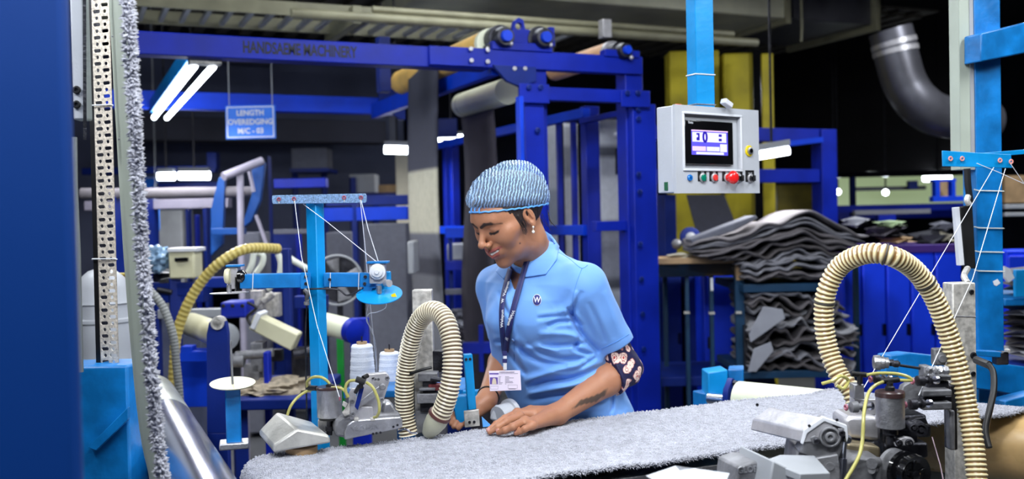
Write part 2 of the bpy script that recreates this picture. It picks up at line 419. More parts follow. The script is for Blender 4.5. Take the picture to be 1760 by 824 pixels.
# elbow duct
pts = [(1530, 52, 8), (1537, 78, 8), (1543, 105, 8), (1556, 145, 8), (1580, 178, 8), (1620, 200, 8.1), (1700, 208, 8.3)]
P = smoothpath([at(*q) for q in pts], 10)
m = MB(); m.tube(P, .17, 28)
t = thing('elbow_duct', 'shiny curved metal elbow duct hanging in the dark upper right', 'duct', P[0])
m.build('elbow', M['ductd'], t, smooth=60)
for i in (9, 14): MB().tube([P[i]-(P[i+1]-P[i]).normalized()*.02, P[i]+(P[i+1]-P[i]).normalized()*.02], .178, 28).build('seam_band', M['alu_w'], t)
# ---------------------------------------------------------------- blue roller frame in the middle
Y0 = 4.5
t = thing('roller_frame', 'tall royal blue steel frame with rollers on top behind the seamstress', 'machine frame', (hit(PY(Y0), 1000, 300).x, Y0+.8, 0))
FR = t; rb = M['royal']; pf = PY(Y0)
def yb_(name, px0, py0, px1, py1, y, d, m=rb, par=None, bev=.003):   # bar along X with its front face on plane y
    return MB().brect(PY(y), px0, py0, px1, py1, 0, d).build(name, m, par or FR, bevel=bev)
def vpost(name, px0, px1, ytop, pl, d, par, m=rb, z0=0.0):
    a = hit(pl, px0, ytop); b = hit(pl, px1, ytop); q = [a, Vector((b.x, b.y, a.z)), Vector((b.x, b.y, z0)), Vector((a.x, a.y, z0))]
    return MB().prism(q, pl[1]*d).build(name, m, par, bevel=.004)
vpost('post', 903, 939, 108, PY(Y0), .1, t)
vpost('post', 1074, 1104, 100, PY(Y0), .1, t)
vpost('post', 1087, 1127, 178, PY(Y0-.05), .1, t)
vpost('post', 901, 935, 178, PY(Y0-.05), .1, t)
yb_('top_beam', 738, 78, 1105, 128, Y0-.02, .06)
yb_('cross_beam', 903, 148, 1118, 178, Y0-.06, .05)
# plates with bolts at the joints
for x0, y0, x1, y1 in ((893, 143, 945, 178), (1068, 155, 1118, 185)):
    yb_('joint_plate', x0, y0, x1, y1, Y0-.075, .012)
bm = MB()
for x, y in ((909, 150), (929, 150), (1078, 160), (1096, 160), (1097, 188), (1097, 204), (1097, 300), (1099, 330), (1100, 420), (1102, 480), (1104, 540), (1106, 600), (924, 224)):
    bolt(bm, PY(Y0-.08 if y < 170 else Y0-.06), x, y, .014, .008)
bm.build('bolt', M['navy'], t)
bm = MB()
for x, y in ((809, 84), (838, 86), (810, 104), (838, 106), (884, 118), (902, 118)): bolt(bm, PY(Y0-.03), x, y, .011, .008)
bm.build('bolt', M['alu_w'], t)
# mid post and side rails (rails run away from the camera)
Xm = hit(PY(5.0), 1017, 190).x
ym = hit(PX(Xm), 1006, 188).y
vpost('post', 1006, 1030, 182, PY(ym), .07, t)
def railx(name, x, pxa, pya, pxb, pyb, w, h, m=rb, par=None):       # rail along Y on plane x
    a, b = hit(PX(x), pxa, pya), hit(PX(x), pxb, pyb); b.z = a.z
    return MB().beam(a, b, w, h).build(name, m, par or FR, bevel=.003)
railx('side_rail', Xm, 1008, 194, 700, 262, .05, .055, M['royal_b'])  # both long rails: brighter blue stands in for light on their left faces
railx('side_rail', Xm, 1008, 396, 760, 398, .05, .06, M['royal_b'])
X2 = hit(PY(Y0), 1085, 300).x+.03
railx('side_rail', X2, 1082, 192, 1000, 214, .04, .03)
yb_('cross_beam', 1025, 381, 1092, 396, Y0+.02, .05)
yb_('cross_beam', 1025, 590, 1092, 606, Y0+.02, .05)
for pxx in (960, 985): 
    q = hit(PX(Xm+.02), pxx, 210); MB().beam(q, Vector((q.x, q.y, .3)), .03, .03).build('upright_bar', rb, t, bevel=.002)
for pxx, top in ((766, 240), (780, 245), (835, 232)):
    q = hit(PX(Xm+.02), pxx, top); MB().beam(q, Vector((q.x, q.y, 0)), .06 if pxx > 770 else .04, .06).build('post', rb, t, bevel=.003)
MB().brect(PY(Y0-.08), 893, 165, 903, 305, 0, .05).build('guide_or_lit_side', M['royal_b'], t, bevel=.003)  # bright strip standing in for the lit left side of the post
# feet
for px in (920, 1108): 
    q = hit(PY(Y0), px, 400); MB().box((q.x, Y0, .02), (.22, .22, .04)).build('foot_plate', rb, t, bevel=.004)
# lifting lug and bearing blocks on top
ln = PY(Y0+.01)
m = MB(); c = [(881+0, 100), (881, 50), (884, 36), (892, 30), (900, 34), (903, 50), (930, 56), (932, 100)]
hole = [(892+6*math.cos(a), 45+6*math.sin(a)) for a in [2*PI*i/14 for i in range(14)]]
m.holed(ln, c, [hole], 0, .03); m.build('lifting_lug', M['royal'], t, bevel=.002)
yb_('bracket_plate', 846, 70, 950, 90, Y0-.03, .08)
m = MB(); m.pp(PY(Y0-.02), [(846, 112), (920, 116), (920, 140), (893, 150), (870, 140), (852, 120)], -.012, .015); m.build('gusset_plate', M['navy'], t, bevel=.002)
yb_('bracket_plate', 1040, 84, 1100, 100, Y0-.03, .06)
for x, y, r in ((870, 62, .045), (938, 64, .045), (1077, 86, .036)):
    q = hit(PY(Y0-.06), x, y)
    m = MB(); m.lathe([(0, .4*r), (0, r), (.03, r*1.15), (.06, r*1.15), (.06, r*1.5), (.13, r*1.5)], q, (0, 1, 0), 20)
    m.box(q+Vector((0, .09, -r*1.4)), (r*3.2, .07, r*1.4))
    b_ = m.build('bearing_block', M['iron'], t, bevel=.003)
    MB().lathe([(-.02, .3*r), (-.02, .6*r), (.02, .7*r)], q, (0, 1, 0), 16).build('shaft_end', M['royal_b'], b_)
    q2 = hit(PY(Y0-.05), x+8, y+13); MB().ball(q2, .012, 6).build('grease_nipple', M['alu_w'], b_)
for i, (xa, ya) in enumerate(((944, 56),)):
    yb_('bracket_plate', xa, ya-10, xa+10, ya+24, Y0+.0, .06)

# rollers resting in the frame (things of their own)
def yroll(name, px, py, r, y0, y1, m, label, cat, cap=None):
    q = hit(PY(y0), px, py); t_ = thing(name, label, cat, q)
    MB().cyl(q, Vector((q.x, y1, q.z)), r, 28).build('roll_body', m, t_)
    if cap: MB().cyl(q+Vector((0, -.012, 0)), q+Vector((0, .02, 0)), r*1.02, 28).build('end_cap', cap, t_); 
    MB().cyl(q+Vector((0, -.06, 0)), q, r*.3, 12).build('shaft', M['steel'], t_)
    return t_
yroll('cardboard_roll', 842, 76, .075, Y0+.08, 6.0, M['cardb'], 'thick cardboard covered roll on top of the blue frame, left of the lifting lug', 'roll', M['creamr'])
yroll('wrapped_roll', 1052, 90, .058, Y0+.12, 5.3, mat('peach wrapped roll', (206, 160, 120), .6), 'peach coloured long roll at the top right corner of the blue frame', 'roll', M['alu_w'])
q = hit(PY(5.05), 872, 157)
t_ = thing('white_roller', 'white rubber roller slung under the blue top beam', 'roller', q)
qb = hit(PX(q.x), 795, 178)
MB().cyl(q, Vector((q.x, qb.y, q.z)), .074, 28).build('roll_body', M['creamr'], t_)
m = MB(); m.torus(Vector((q.x, qb.y-.06, q.z)), (0, 1, 0), .069, .006); m.build('retaining_ring', M['black'], t_)
MB().cyl(Vector((q.x, qb.y-.0, q.z)), Vector((q.x, qb.y+.12, q.z)), .02, 12).build('shaft', M['steel'], t_)
a = hit(PY(Y0+.06), 852, 112); m = MB(); b_ = Vector((a.x, 6.7, a.z)); m.beam(a, b_, .05, .1); tag(m.build('roller_guide_beam', M['royal_b'], bevel=.004), 'bright blue beam running back between the cardboard roll and the white roller', 'beam')

# ---- long lettered beam
t = thing('lettered_beam', 'long royal blue overhead beam with dark lettering along its side', 'beam', hit(PY(Y0), 480, 70))
a, b = hit(PY(Y0), 222, 51), hit(PY(Y0), 840, 86)
zt = (a.z+b.z)/2; hh = .098
MB().box(((a.x+b.x)/2, Y0+.05, zt-hh/2), (b.x-a.x, .1, hh)).build('beam_tube', M['royal'], t, bevel=.004)
q = hit(PY(Y0), 517, 80)
text('lettering', 'HANDSAEME MACHINERY', .072, (q.x, Y0-.001, zt-hh*.5), (1, 0, 0), (0, 0, 1), mat('dark blue lettering', (0, 6, 30), .6), t, bold=.0022, space=.98, squeeze=.62)
m = MB()
for px in (812, 838, 816): bolt(m, PY(Y0-.0), px, 84+20*(px == 816), .01)
m.build('bolt', M['alu_w'], t)
# vertical hanger between beams
q = hit(PY(5.2), 662, 100)
tag(MB().brect(PY(5.2), 651, 62, 673, 158, 0, .07).build('beam_hanger', M['navy'], bevel=.004), 'dark blue upright joining the two overhead beams left of the long carpet strip', 'beam hanger')

# ---- second, farther beam with bracket
Y1 = 6.84
t = thing('rear_beam', 'bright royal blue beam behind and below the lettered beam', 'beam', hit(PY(Y1), 420, 170))
a, b = hit(PY(Y1), 150, 153), hit(PY(Y1), 690, 170); zt = hit(PY(Y1), 420, 160).z
MB().box(((a.x+b.x)/2, Y1+.05, zt-.06), (b.x-a.x, .1, .115)).build('beam_tube', M['royal_b'], t, bevel=.004)
MB().pp(PY(Y1-.04), [(650, 150), (697, 154), (697, 206), (686, 206), (652, 175)], 0, .02).build('gusset_plate', M['navy'], t, bevel=.003)
q = hit(PY(Y1-.1), 686, 142); MB().lathe([(-.05, .01), (-.05, .02), (0, .022), (0, .05), (.1, .05)], q, (0, 1, 0), 18).build('roller_stub', M['cardb'], t)
t2 = [((150, 153), 'a')]
# ---- sign
def panel_sign(px0, py0, px1, py1, d, lines, label, wires=None, size=.2, grp=None):
    pl = PD(d); a = hit(pl, px0, py0); b = hit(pl, px1, py1); c = (a+b)/2
    t = thing('hanging_sign', label, 'sign', c, grp)
    MB().brect(pl, px0, py0, px1, py1, 0, .012).build('sign_board', mat('sign blue', (14, 108, 222), .5, var=.05), t, bevel=.002)
    w = abs((b-a).dot(hdir())); h = a.z-b.z; n = pl[1]; u = hdir()
    fr = MB()
    for sx, sy, L, H in ((0, h/2-.012, w-.02, .006), (0, -h/2+.012, w-.02, .006), (-w/2+.012, 0, .006, h-.02), (w/2-.012, 0, .006, h-.02)):
        cc = c+u*sx+Vector((0, 0, sy))-n*.003
        R = Matrix((u, n, Vector((0, 0, 1)))).transposed(); fr.box(cc, (L, .006, H), R)
    fr.build('sign_border', M['whitep'], t)
    k = len(lines)
    for i, s in enumerate(lines):
        text('sign_lettering', s, size, c+Vector((0, 0, h*(.5-(i+.5)/k)*.8))-n*.003, u, (0, 0, 1), M['whitep'], t, bold=.0012, squeeze=.95)
    if wires:
        m = MB()
        for wx in wires:
            q = hit(pl, wx, py0); m.tube([q, q+Vector((0, 0, .35 if d < 7 else 4.6-q.z))], .003, 6)
        m.build('hanging_wire', M['greyd'], t)
    return t
panel_sign(387, 182, 474, 238, 6.6, ['LENGTH', 'OVEREDGING', 'M/C - 03'], 'blue sign reading LENGTH OVEREDGING M/C - 03 hung from the rear beam', (394, 468), size=.05)
panel_sign(238, 304, 273, 328, 8.5, ['', ''], 'small blank looking blue sign above the grey roller bar at far left', (244, 268), size=.03)
panel_sign(238, 360, 274, 397, 8.0, ['M/C', 'LENGTH', 'M/C - 02'], 'small blue sign with white letters below the grey roller bar at far left', (244, 268), size=.045)

# ---- twin tube lamp under the lettered beam
a = hit(PY(Y0+.1), 352, 112); L = 2.35
tl = thing('beam_lamp', 'slanting twin tube fluorescent lamp fixed between the lettered beam and the rear beam', 'lamp', a)
MB().box(a+Vector((-.03, L/2, .075)), (.07, L, .08)).build('lamp_body', M['sky_d'], tl, bevel=.005)
for i in range(2):
    for sx in (-1, 1):
        y0 = a.y+.04+i*1.17
        MB().cyl(Vector((a.x+sx*.040, y0, a.z)), Vector((a.x+sx*.040, y0+1.08, a.z)), .016, 14).build('tube', M['lamp'], tl)
m = MB(); m.box(a+Vector((0, -.0, .05)), (.14, .07, .1)); m.build('end_cap', M['galv'], tl, bevel=.004)
area('lamp_light', a+Vector((0, L/2, -.03)), .1, L, 45, tl)
# other lamps seen in the hall
def far_lamp(px0, py0, px1, py1, d, label, power=10):
    a, b = at(px0, py0, d), at(px1, py1, d); r = .02*d/6
    t = thing('distant_lamp', label, 'lamp', (a+b)/2)
    MB().beam(a+Vector((0, 0, .045)), b+Vector((0, 0, .045)), .07, .035).build('lamp_body', M['greyd'], t, bevel=.005)
    MB().cyl(a, b, r*1.3, 12).build('tube', M['lamp'], t)
    m = MB()
    MB().cyl((a+b)/2+Vector((0, 0, .06)), Vector(((a.x+b.x)/2, (a.y+b.y)/2, 4.6)), .008, 6).build('lamp_rod', M['iron'], t)
    area('lamp_light', (a+b)/2-Vector((0, 0, .05)), (b-a).length, .1, power, t)
far_lamp(661, 257, 704, 258, 7.5, 'single fluorescent lamp glowing beside the pale column left of the hanging carpet strip', 12)
far_lamp(1296, 269, 1356, 259, 5.6, 'bright fluorescent lamp just right of the hanging control box', 10)
far_lamp(1588, 305, 1633, 306, 12, 'distant fluorescent lamp in front of the pale green cladding', 10)
far_lamp(750, 237, 800, 237, 9.5, 'faint lamp behind the blue side rail right of the hanging carpet strip', 8)
far_lamp(272, 303, 300, 303, 7.9, 'short distant lamp strip just right of the fluffy carpet edge', 3)
far_lamp(308, 302, 360, 302, 7.8, 'distant lamp strip left of the lavender tube rack', 6)
far_lamp(1270, 348, 1300, 348, 10, 'distant small lamp seen below the control box', 5)

for x, y, lab in ((1440, 330, 'round far lamp glowing beside the portal frame post'), (1522, 331, 'round far lamp glowing in front of the pale cladding'), (1434, 350, 'small round far lamp low beside the portal frame post')):
    q = at(x, y, 12); tb_ = thing('round_lamp', lab, 'lamp', q); MB().ball(q, .036, 8).build('lamp_globe', M['lamp'], tb_); MB().cyl(q+Vector((0, 0, .04)), Vector((q.x, q.y, 4.6)), .01, 8).build('lamp_rod', M['iron'], tb_)
# ---- patterned carpet strip hanging from the cardboard roll
xs = hit(PY(Y0+.08), 842, 76).x-.078
ya, yb = hit(PX(xs), 748, 110).y, hit(PX(xs), 699, 130).y
def zat(px, py): return hit(PX(xs), px, py).z
m = MB(); zt = hit(PY(Y0+.08), 842, 76).z; ny, nz = 10, 90; cols = []
bands = [(zat(725, 290), (.055, .058, .085)), (zat(735, 404), (.52, .50, .40)), (zat(738, 447), (.14, .145, .18)), (zat(740, 470), (.06, .062, .085)), (zat(745, 610), (.17, .175, .20)), (0, (.08, .08, .1))]
vs, cc = [], []
for j in range(nz+1):
    z = zt - (zt-.15)*j/nz
    c = next((c for zb, c in bands if z > zb), bands[-1][1])
    for i in range(ny+1):
        y = ya+(yb-ya)*i/ny
        vs.append(Vector((xs+.012*math.sin(z*3)+.004*math.sin(y*9), y, z))); cc.append(c+(1,))
fs = [(j*(ny+1)+i, j*(ny+1)+i+1, (j+1)*(ny+1)+i+1, (j+1)*(ny+1)+i) for j in range(nz) for i in range(ny)]
m.add(vs, fs, cc)
cloth_attr = mat('patterned pile cloth', (235, 235, 235), .95, var=.06, scale=30, bump=.3, attr='Col')
o = m.build('carpet_strip', cloth_attr, smooth=60)
md = o.modifiers.new('thick', 'SOLIDIFY'); md.thickness = .012
tag(o, 'tall hanging carpet strip banded dark grey, cream and mid grey left of the seamstress', 'carpet')
# taupe strip hanging from the white roller
q = hit(PY(5.05), 872, 157); xs2 = q.x-.0
def strip(name, x, pxa, pxb, ztop, zbot, mt, label):
    y0, y1 = hit(PX(x), pxb, 300).y, hit(PX(x), pxa, 300).y
    vs = []; nz = 40
    for j in range(nz+1):
        z = ztop-(ztop-zbot)*j/nz
        for i in range(6): vs.append(Vector((x+.02*math.sin(z*4+1), y0+(y1-y0)*i/5, z)))
    fs = [(j*6+i, j*6+i+1, (j+1)*6+i+1, (j+1)*6+i) for j in range(nz) for i in range(5)]
    o = MB().add(vs, fs).build(name, mt, smooth=60); o.modifiers.new('thick', 'SOLIDIFY').thickness = .012
    return tag(o, label, 'carpet')
strip('carpet_strip', xs2, 797, 850, q.z-.075, .12, M['taupe'], 'plain taupe carpet strip hanging from the white roller behind the hair net')
# grey cloth panels between the frame posts
def cloth_panel(px0, py0, px1, py1, y, label, c0, bands):
    a, b = hit(PY(y), px0, py0), hit(PY(y), px1, py1); vs, cc = [], []; nx, nz = 12, 60
    for j in range(nz+1):
        z = a.z-(a.z-.0)*j/nz
        for i in range(nx+1):
            x = a.x+(b.x-a.x)*i/nx; c = c0
            for z1, z2, cx in bands:
                if hit(PY(y), px0, z1).z > z > hit(PY(y), px0, z2).z: c = cx
            vs.append(Vector((x, y+.02*math.sin(x*14), z))); cc.append(c+(1,))
    fs = [(j*(nx+1)+i, j*(nx+1)+i+1, (j+1)*(nx+1)+i+1, (j+1)*(nx+1)+i) for j in range(nz) for i in range(nx)]
    o = MB().add(vs, fs, cc).build('carpet_strip', cloth_attr, smooth=60); o.modifiers.new('thick', 'SOLIDIFY').thickness = .012
    return tag(o, label, 'carpet')
lg = (.50, .52, .58); dg = (.07, .075, .10)
cloth_panel(939, 212, 962, 470, 6.3, 'narrow light grey carpet hanging just right of the front left frame post', lg, [(330, 400, (.30, .33, .40))])
cloth_panel(968, 212, 1004, 700, 6.0, 'grey carpet length with a dark band hanging left of the middle frame post', (.46, .47, .52), [(255, 300, (.22, .23, .27))])
cloth_panel(1032, 205, 1088, 610, 4.95, 'light grey banded carpet hanging between the middle and right frame posts', lg, [(250, 268, dg), (380, 402, (.12, .13, .17)), (480, 502, dg), (402, 480, (.2, .21, .26))])
m = MB(); q = hit(PY(4.9), 1059, 232); m.ball(q, .014, 8); tag(m.build('hook_ball', M['whitep']), 'small white ball hook in front of the light grey banded carpet', 'hook')
m = MB(); m.beam(hit(PY(4.9), 1060, 255), hit(PY(4.9), 1060, 300), .012); tag(m.build('dark_hook', M['iron']), 'thin dark rod hanging in front of the light grey banded carpet', 'rod')
# right of the frame: rails behind the control box
t = thing('rear_rail_frame', 'royal blue portal frame behind the control box', 'machine frame', (hit(PY(6), 1330, 250).x, 6, 0))
for px0, py0, px1, py1 in ((1120, 209, 1438, 243), (1120, 285, 1412, 316)):
    a, b = hit(PY(6.0), px0, py0), hit(PY(6.0), px1, (py0+py1)/2+14)
    zc = hit(PY(6), 1300, (py0+py1)/2+(5 if py0 < 250 else 2)).z; MB().box(((a.x+b.x)/2, 6.05, zc), (b.x-a.x, .1, .1)).build('cross_beam', rb, t, bevel=.004)
vpost('post', 1412, 1438, 222, PY(5.98), .12, t)
vpost('post', 1142, 1162, 335, PY(6.1), .1, t, M['navy'])
q = hit(PY(5.9), 1318, 234); MB().beam(hit(PY(5.9), 1355, 247), hit(PY(5.9), 1412, 240), .04).build('stay_bar', M['royal_b'], t)
# dark slanting conveyor behind
t = thing('slanted_cloth', 'dark grey cloth band slanting down in front of the yellow columns', 'carpet', at(1225, 380, 6.6))
MB().pp(PD(6.6), [(1180, 335), (1245, 335), (1278, 420), (1350, 730), (1290, 738)], 0, .02).build('cloth_band', M['darkg'], t)
# ---------------------------------------------------------------- near left: column, box, slotted post
t = thing('near_column', 'huge out of focus dark blue machine column at the left edge', 'column', (-.15, 1.15, 0))
q = hit(PY(1.08), 131, 400)
MB().box((q.x-.3, 1.2, 1.5), (.6, .24, 3.0)).build('column_body', mat('deep gloss blue', (0, 48, 116), .5, spec=.25, var=.06, scale=2), t, bevel=.012)
t = thing('wall_cabinet', 'narrow grey enamel cabinet behind the near blue column', 'cabinet', at(140, 100, 1.9))
MB().brect(PD(1.9), 118, -40, 149, 206, 0, .03).build('cabinet_body', M['greyp'], t, bevel=.004)
m = MB()
for y in (155, 180): bolt(m, PD(1.9), 133, y, .008, .006)
m.build('black_button', M['black'], t)
MB().beam(at(145, -40, 1.88), at(146, 240, 1.88), .006).build('edge_strip', M['iron'], t)
m = MB(); m.tube([at(127, 236, 1.9), at(128, 320, 1.9), at(133, 430, 1.9), at(138, 640, 1.9)], .006, 8)
tag(m.build('edge_cable', M['greyd']), 'thin grey cable running down beside the near blue column', 'cable')
# light blue box
t = thing('blue_console', 'light blue steel console at lower left in front of the steel roller', 'console', (at(185, 700, 2.2).x, at(185, 700, 2.2).y, 0))
pl = PD(2.25); a = hit(pl, 60, 632); b = hit(pl, 219, 628)
MB().prism([Vector((a.x, a.y, a.z)), Vector((b.x, b.y, a.z)), Vector((b.x, b.y, 0)), Vector((a.x, a.y, 0))], pl[1]*.12).build('console_body', M['sky_d'], t, bevel=.006)
MB().pp(PD(2.23), [(150, 770), (220, 700), (220, 722), (165, 776)], 0, .015).build('diagonal_brace', M['sky_d'], t, bevel=.002)
# slotted angle post with real holes
t = thing('slotted_post', 'galvanised slotted angle post standing on the blue console', 'post', at(188, 628, 2.3))
top, bot = at(170, -60, 2.3), at(188, 628, 2.3)
u = hdir(12); w = (top-bot); Lp = w.length; w.normalize(); u = (u-w*u.dot(w)).normalized(); nn = u.cross(w)
if nn.dot(Vector((math.sin(AZ), math.cos(AZ), 0))) < 0: nn = -nn
cell = .0150; k = 0; m = MB()
class L2:  # local plane helper
    pass
wd = .0235
def loc(x, y): return bot+u*x+w*y
y = 0
while y < Lp:
    outer = [loc(-wd, y), loc(wd, y), loc(wd, y+cell), loc(-wd, y+cell)]
    c0, c1 = ((-.010, 'o'), (.011, 's')) if k % 2 else ((-.010, 's'), (.011, 'o'))
    loops = [outer]
    for cx, ty in (c0, c1):
        cy = y+cell/2; hr = .0043; L = [];
        for i in range(12):
            a = 2*PI*i/12; sx = (.005 if math.cos(a) > 0 else -.005) if ty == 's' else 0
            L.append(loc(cx+sx+hr*math.cos(a), cy+hr*math.sin(a)))
        loops.append(L)
    flat = [p for l in loops for p in l]; kk = len(flat); tri = tessellate_polygon(loops)
    fs = [tuple(t_) for t_ in tri]+[(t_[2]+kk, t_[1]+kk, t_[0]+kk) for t_ in tri]; o_ = 0
    for li, l in enumerate(loops):
        mm = len(l)
        if li: fs += [(o_+i, o_+(i+1) % mm, o_+(i+1) % mm+kk, o_+i+kk) for i in range(mm)]
        o_ += mm
    m.add(flat+[p+nn*.0025 for p in flat], fs); y += cell; k += 1
m.build('slotted_face', mat('bright galvanised strip', (206, 196, 182), .5, metal=.2, var=.25, scale=160, bump=.4, bscale=260), t, smooth=0, fix=False)
MB().beam(loc(-wd, 0)+nn*.02, loc(-wd, Lp)+nn*.02, .003, .04, up=nn).build('return_flange', M['iron'], t)
MB().beam(loc(-wd-.006, 0)+nn*.015, loc(-wd-.006, Lp)+nn*.015, .01, .03, up=nn).build('cable_cover', M['black'], t)
for yy in (.245, .60):
    m = MB(); m.tube([loc(-wd-.014, yy), loc(-wd-.01, yy+.002)-nn*.006, loc(wd, yy+.002)-nn*.003, loc(wd+.004, yy)], .0016, 6); m.build('cable_tie', M['whitep'], t)
# dust collector bowl behind
c = at(178, 560, 3.2)
t = thing('dust_collector', 'pale grey domed dust collector behind the slotted post', 'dust collector', (c.x, c.y, 0))
r = .085
z = lambda py: at(178, py, 3.2).z
prof = [(z(780), r*.6), (z(700), r*.7), (z(628), r*.72), (z(622), r*.98), (z(602), r*.98), (z(600), r), (z(556), r), (z(553), r*1.07), (z(548), r*1.07), (z(546), r*.98), (z(524), r*.98), (z(521), r*1.06), (z(515), r*1.0), (z(495), r*.98), (z(478), r*.8), (z(466), r*.5), (z(460), r*.1)]
MB().lathe([(p_[0]-prof[0][0], p_[1]) for p_ in prof], (c.x, c.y, prof[0][0]), (0, 0, 1), 32).build('bowl', M['greyp'], t)
MB().lathe([(0, .05), (prof[0][0], .05)], (c.x, c.y, 0), (0, 0, 1), 16).build('stand_pipe', M['lead'], t)
hose(pxpath([(206, 470, 3.25), (209, 560, 3.25), (214, 700, 3.2), (240, 780, 3.1), (262, 830, 3.0)]), .022, .02, 'collector_hose', mat('straw hose', (200, 180, 80), .35, attr='Col'), t)

# ---------------------------------------------------------------- steel roller at the left end of the carpet
rx, rz, rr = .238, .858, .078
t = thing('steel_roller', 'large polished steel roller at the left end of the carpet line', 'roller', (rx, 2.2, rz))
m = MB(); m.cyl((rx, .9, rz), (rx, 2.98, rz), rr, 48); m.build('roll_body', M['steel'], t, smooth=50)
m = MB(); m.cyl((rx, 2.95, rz), (rx, 3.46, rz), rr*1.012, 48); m.build('tape_wrap', mat('silver tape', (190, 194, 188), .3, metal=.6, bump=.3, bscale=40), t, smooth=50)
m = MB(); m.lathe([(0, .02), (0, rr*.9), (.03, rr*.96), (.04, .03), (.12, .03)], (rx, 3.46, rz), (0, 1, 0), 24); m.build('end_journal', M['alu'], t)
for yy in (3.55, .85): 
    st = MB().box((rx, yy, .43), (.1, .06, .86)); tag(st.build('bearing_stand', M['sky_d'], bevel=.004, org=(rx, yy, 0)), ('far' if yy > 2 else 'near')+' blue stand carrying the '+('far' if yy > 2 else 'near')+' end of the large steel roller', 'stand')

# ---------------------------------------------------------------- machinery farther left
d0 = 4.6
def cam_box(name, x0, y0, x1, y1, d, dep, m, label, cat, bev=.006, par=None):
    o = MB().brect(PD(d), x0, y0, x1, y1, 0, dep).build(name, M[m] if isinstance(m, str) else m, par, bevel=bev)
    if par is None: tag(o, label, cat)
    return o
t = thing('control_box', 'cream wall control box beside a crumpled film bundle at left', 'control box', at(312, 478, 4.4))
MB().brect(PD(4.4), 289, 432, 335, 479, 0, .12).build('box_body', M['cream'], t, bevel=.008)
MB().brect(PD(4.39), 287, 427, 337, 433, 0, .14).build('box_lid', M['whitep'], t, bevel=.003)
MB().brect(PD(4.395), 301, 443, 324, 449, -.01, .01).build('latch', M['blackm'], t, bevel=.002)
m = MB(); c = at(268, 446, 4.45); rng = random.Random(3)
bmx = bmesh.new(); bmesh.ops.create_icosphere(bmx, subdivisions=4, radius=1)
vs = [v.co.copy() for v in bmx.verts]; fs = [tuple(v.index for v in f.verts) for f in bmx.faces]; bmx.free()
def lump(c, sx, sy, sz, amp, fr, seed=0):
    out = []
    for v in vs:
        k = 1+amp*noise.noise(v*fr+Vector((seed, 0, 0)))+amp*.5*noise.noise(v*fr*2.3+Vector((0, seed, 0)))
        out.append(Vector((v.x*sx*k, v.y*sy*k, v.z*sz*k))+Vector(c))
    return out, fs
m.add(*lump(c, .06, .06, .055, .5, 3)); tag(m.build('film_bundle', M['film'], smooth=70), 'crumpled bluish plastic film bundle left of the cream control box', 'bundle')
# stand under both
m = MB(); q = at(300, 478, 4.45); m.beam(q, Vector((q.x, q.y, 0)), .05); q = at(252, 470, 4.45); m.beam(q, Vector((q.x, q.y, 0)), .04); q1, q2 = at(245, 497, 4.45), at(335, 497, 4.45); m.beam(q1, q2, .04, .06)
tag(m.build('machine_stand', M['navy'], bevel=.004), 'dark blue stand under the cream control box', 'stand')
# hoses
hy = mat('straw ribbed hose', (205, 188, 112), .35, attr='Col')
tag(hose(pxpath([(296, 690, 4.0), (300, 620, 4.0), (304, 575, 4.0), (322, 525, 4.0), (350, 480, 4.0), (385, 447, 4.0), (425, 428, 4.05), (478, 428, 4.2)]), .021, .02, 'ribbed_hose', hy, amp=.07, dark=(.62, .55, .35, 1)), 'long straw yellow ribbed hose arching over the left machinery', 'hose')
hg = mat('grey ribbed hose', (150, 152, 150), .4, attr='Col')
tag(hose(pxpath([(236, 498, 3.6), (256, 500, 3.6), (280, 528, 3.6), (297, 575, 3.6), (303, 625, 3.6), (309, 700, 3.6), (312, 860, 3.6), (318, 1040, 3.6)]), .015, .012, 'ribbed_hose', hg, amp=.06, dark=(.55, .55, .55, 1)), 'grey ribbed hose hanging right of the fluffy carpet edge', 'hose')
for i, (pts, lab) in enumerate(((((460, 498, 4.5), (478, 480, 4.5), (483, 455, 4.5), (478, 437, 4.5)), 'left of two short white air hoses under the hose arch'), (((440, 470, 4.5), (450, 455, 4.5), (452, 440, 4.5), (440, 434, 4.5)), 'right of two short white air hoses under the hose arch'), (((425, 472, 4.4), (433, 455, 4.4), (436, 436, 4.4)), 'white air hose nearest the tension device'), (((493, 440, 4.5), (507, 450, 4.5), (530, 463, 4.5)), 'white hose sloping down behind the blue thread stand'))):
    tag(MB().tube(pxpath(pts), .014, 10).build('air_hose', M['tubew'], smooth=80), lab, 'hose')
# cream motors
def cam_cyl(name, x0, y0, x1, y1, d0_, d1_, r, m, label, cat, cap=None):
    a, b = at(x0, y0, d0_), at(x1, y1, d1_); t = thing(name, label, cat, a.lerp(b, .5))
    L = (b-a).length
    MB().lathe([(0, r*.9), (.01, r), (L-.01, r), (L, r*.92)], a, b-a, 24).build('drum', M[m], t)
    MB().lathe([(L, r*.35), (L, r*1.08), (L+.03, r*1.08), (L+.04, r*.5)], a, b-a, 24).build('end_plate', M[cap or 'greyd'], t)
    return t
cam_cyl('motor_drum', 328, 558, 384, 578, 4.3, 4.0, .052, 'cream', 'cream drum motor behind the blue lug plate', 'motor')
cam_cyl('ivory_roller', 556, 556, 602, 568, 4.0, 3.9, .045, 'creamr', 'ivory roller end right of the blue thread stand', 'roller', 'royal')
t = thing('lug_plate', 'tall dark blue plate with a round lifting hole left of the cone holder', 'plate', (at(372, 700, 3.3).x, at(372, 700, 3.3).y, 0))
hl = [(373+8*math.cos(2*PI*i/16), 556+8*math.sin(2*PI*i/16)) for i in range(16)]
m = MB(); q = at(372, 700, 3.3); m.holed(PD(3.3), [(356, 745), (355, 575), (359, 556), (366, 547), (373, 545), (381, 547), (388, 556), (391, 575), (392, 745)], [hl], 0, .03)
m.build('plate_body', M['navy'], t, bevel=.003)
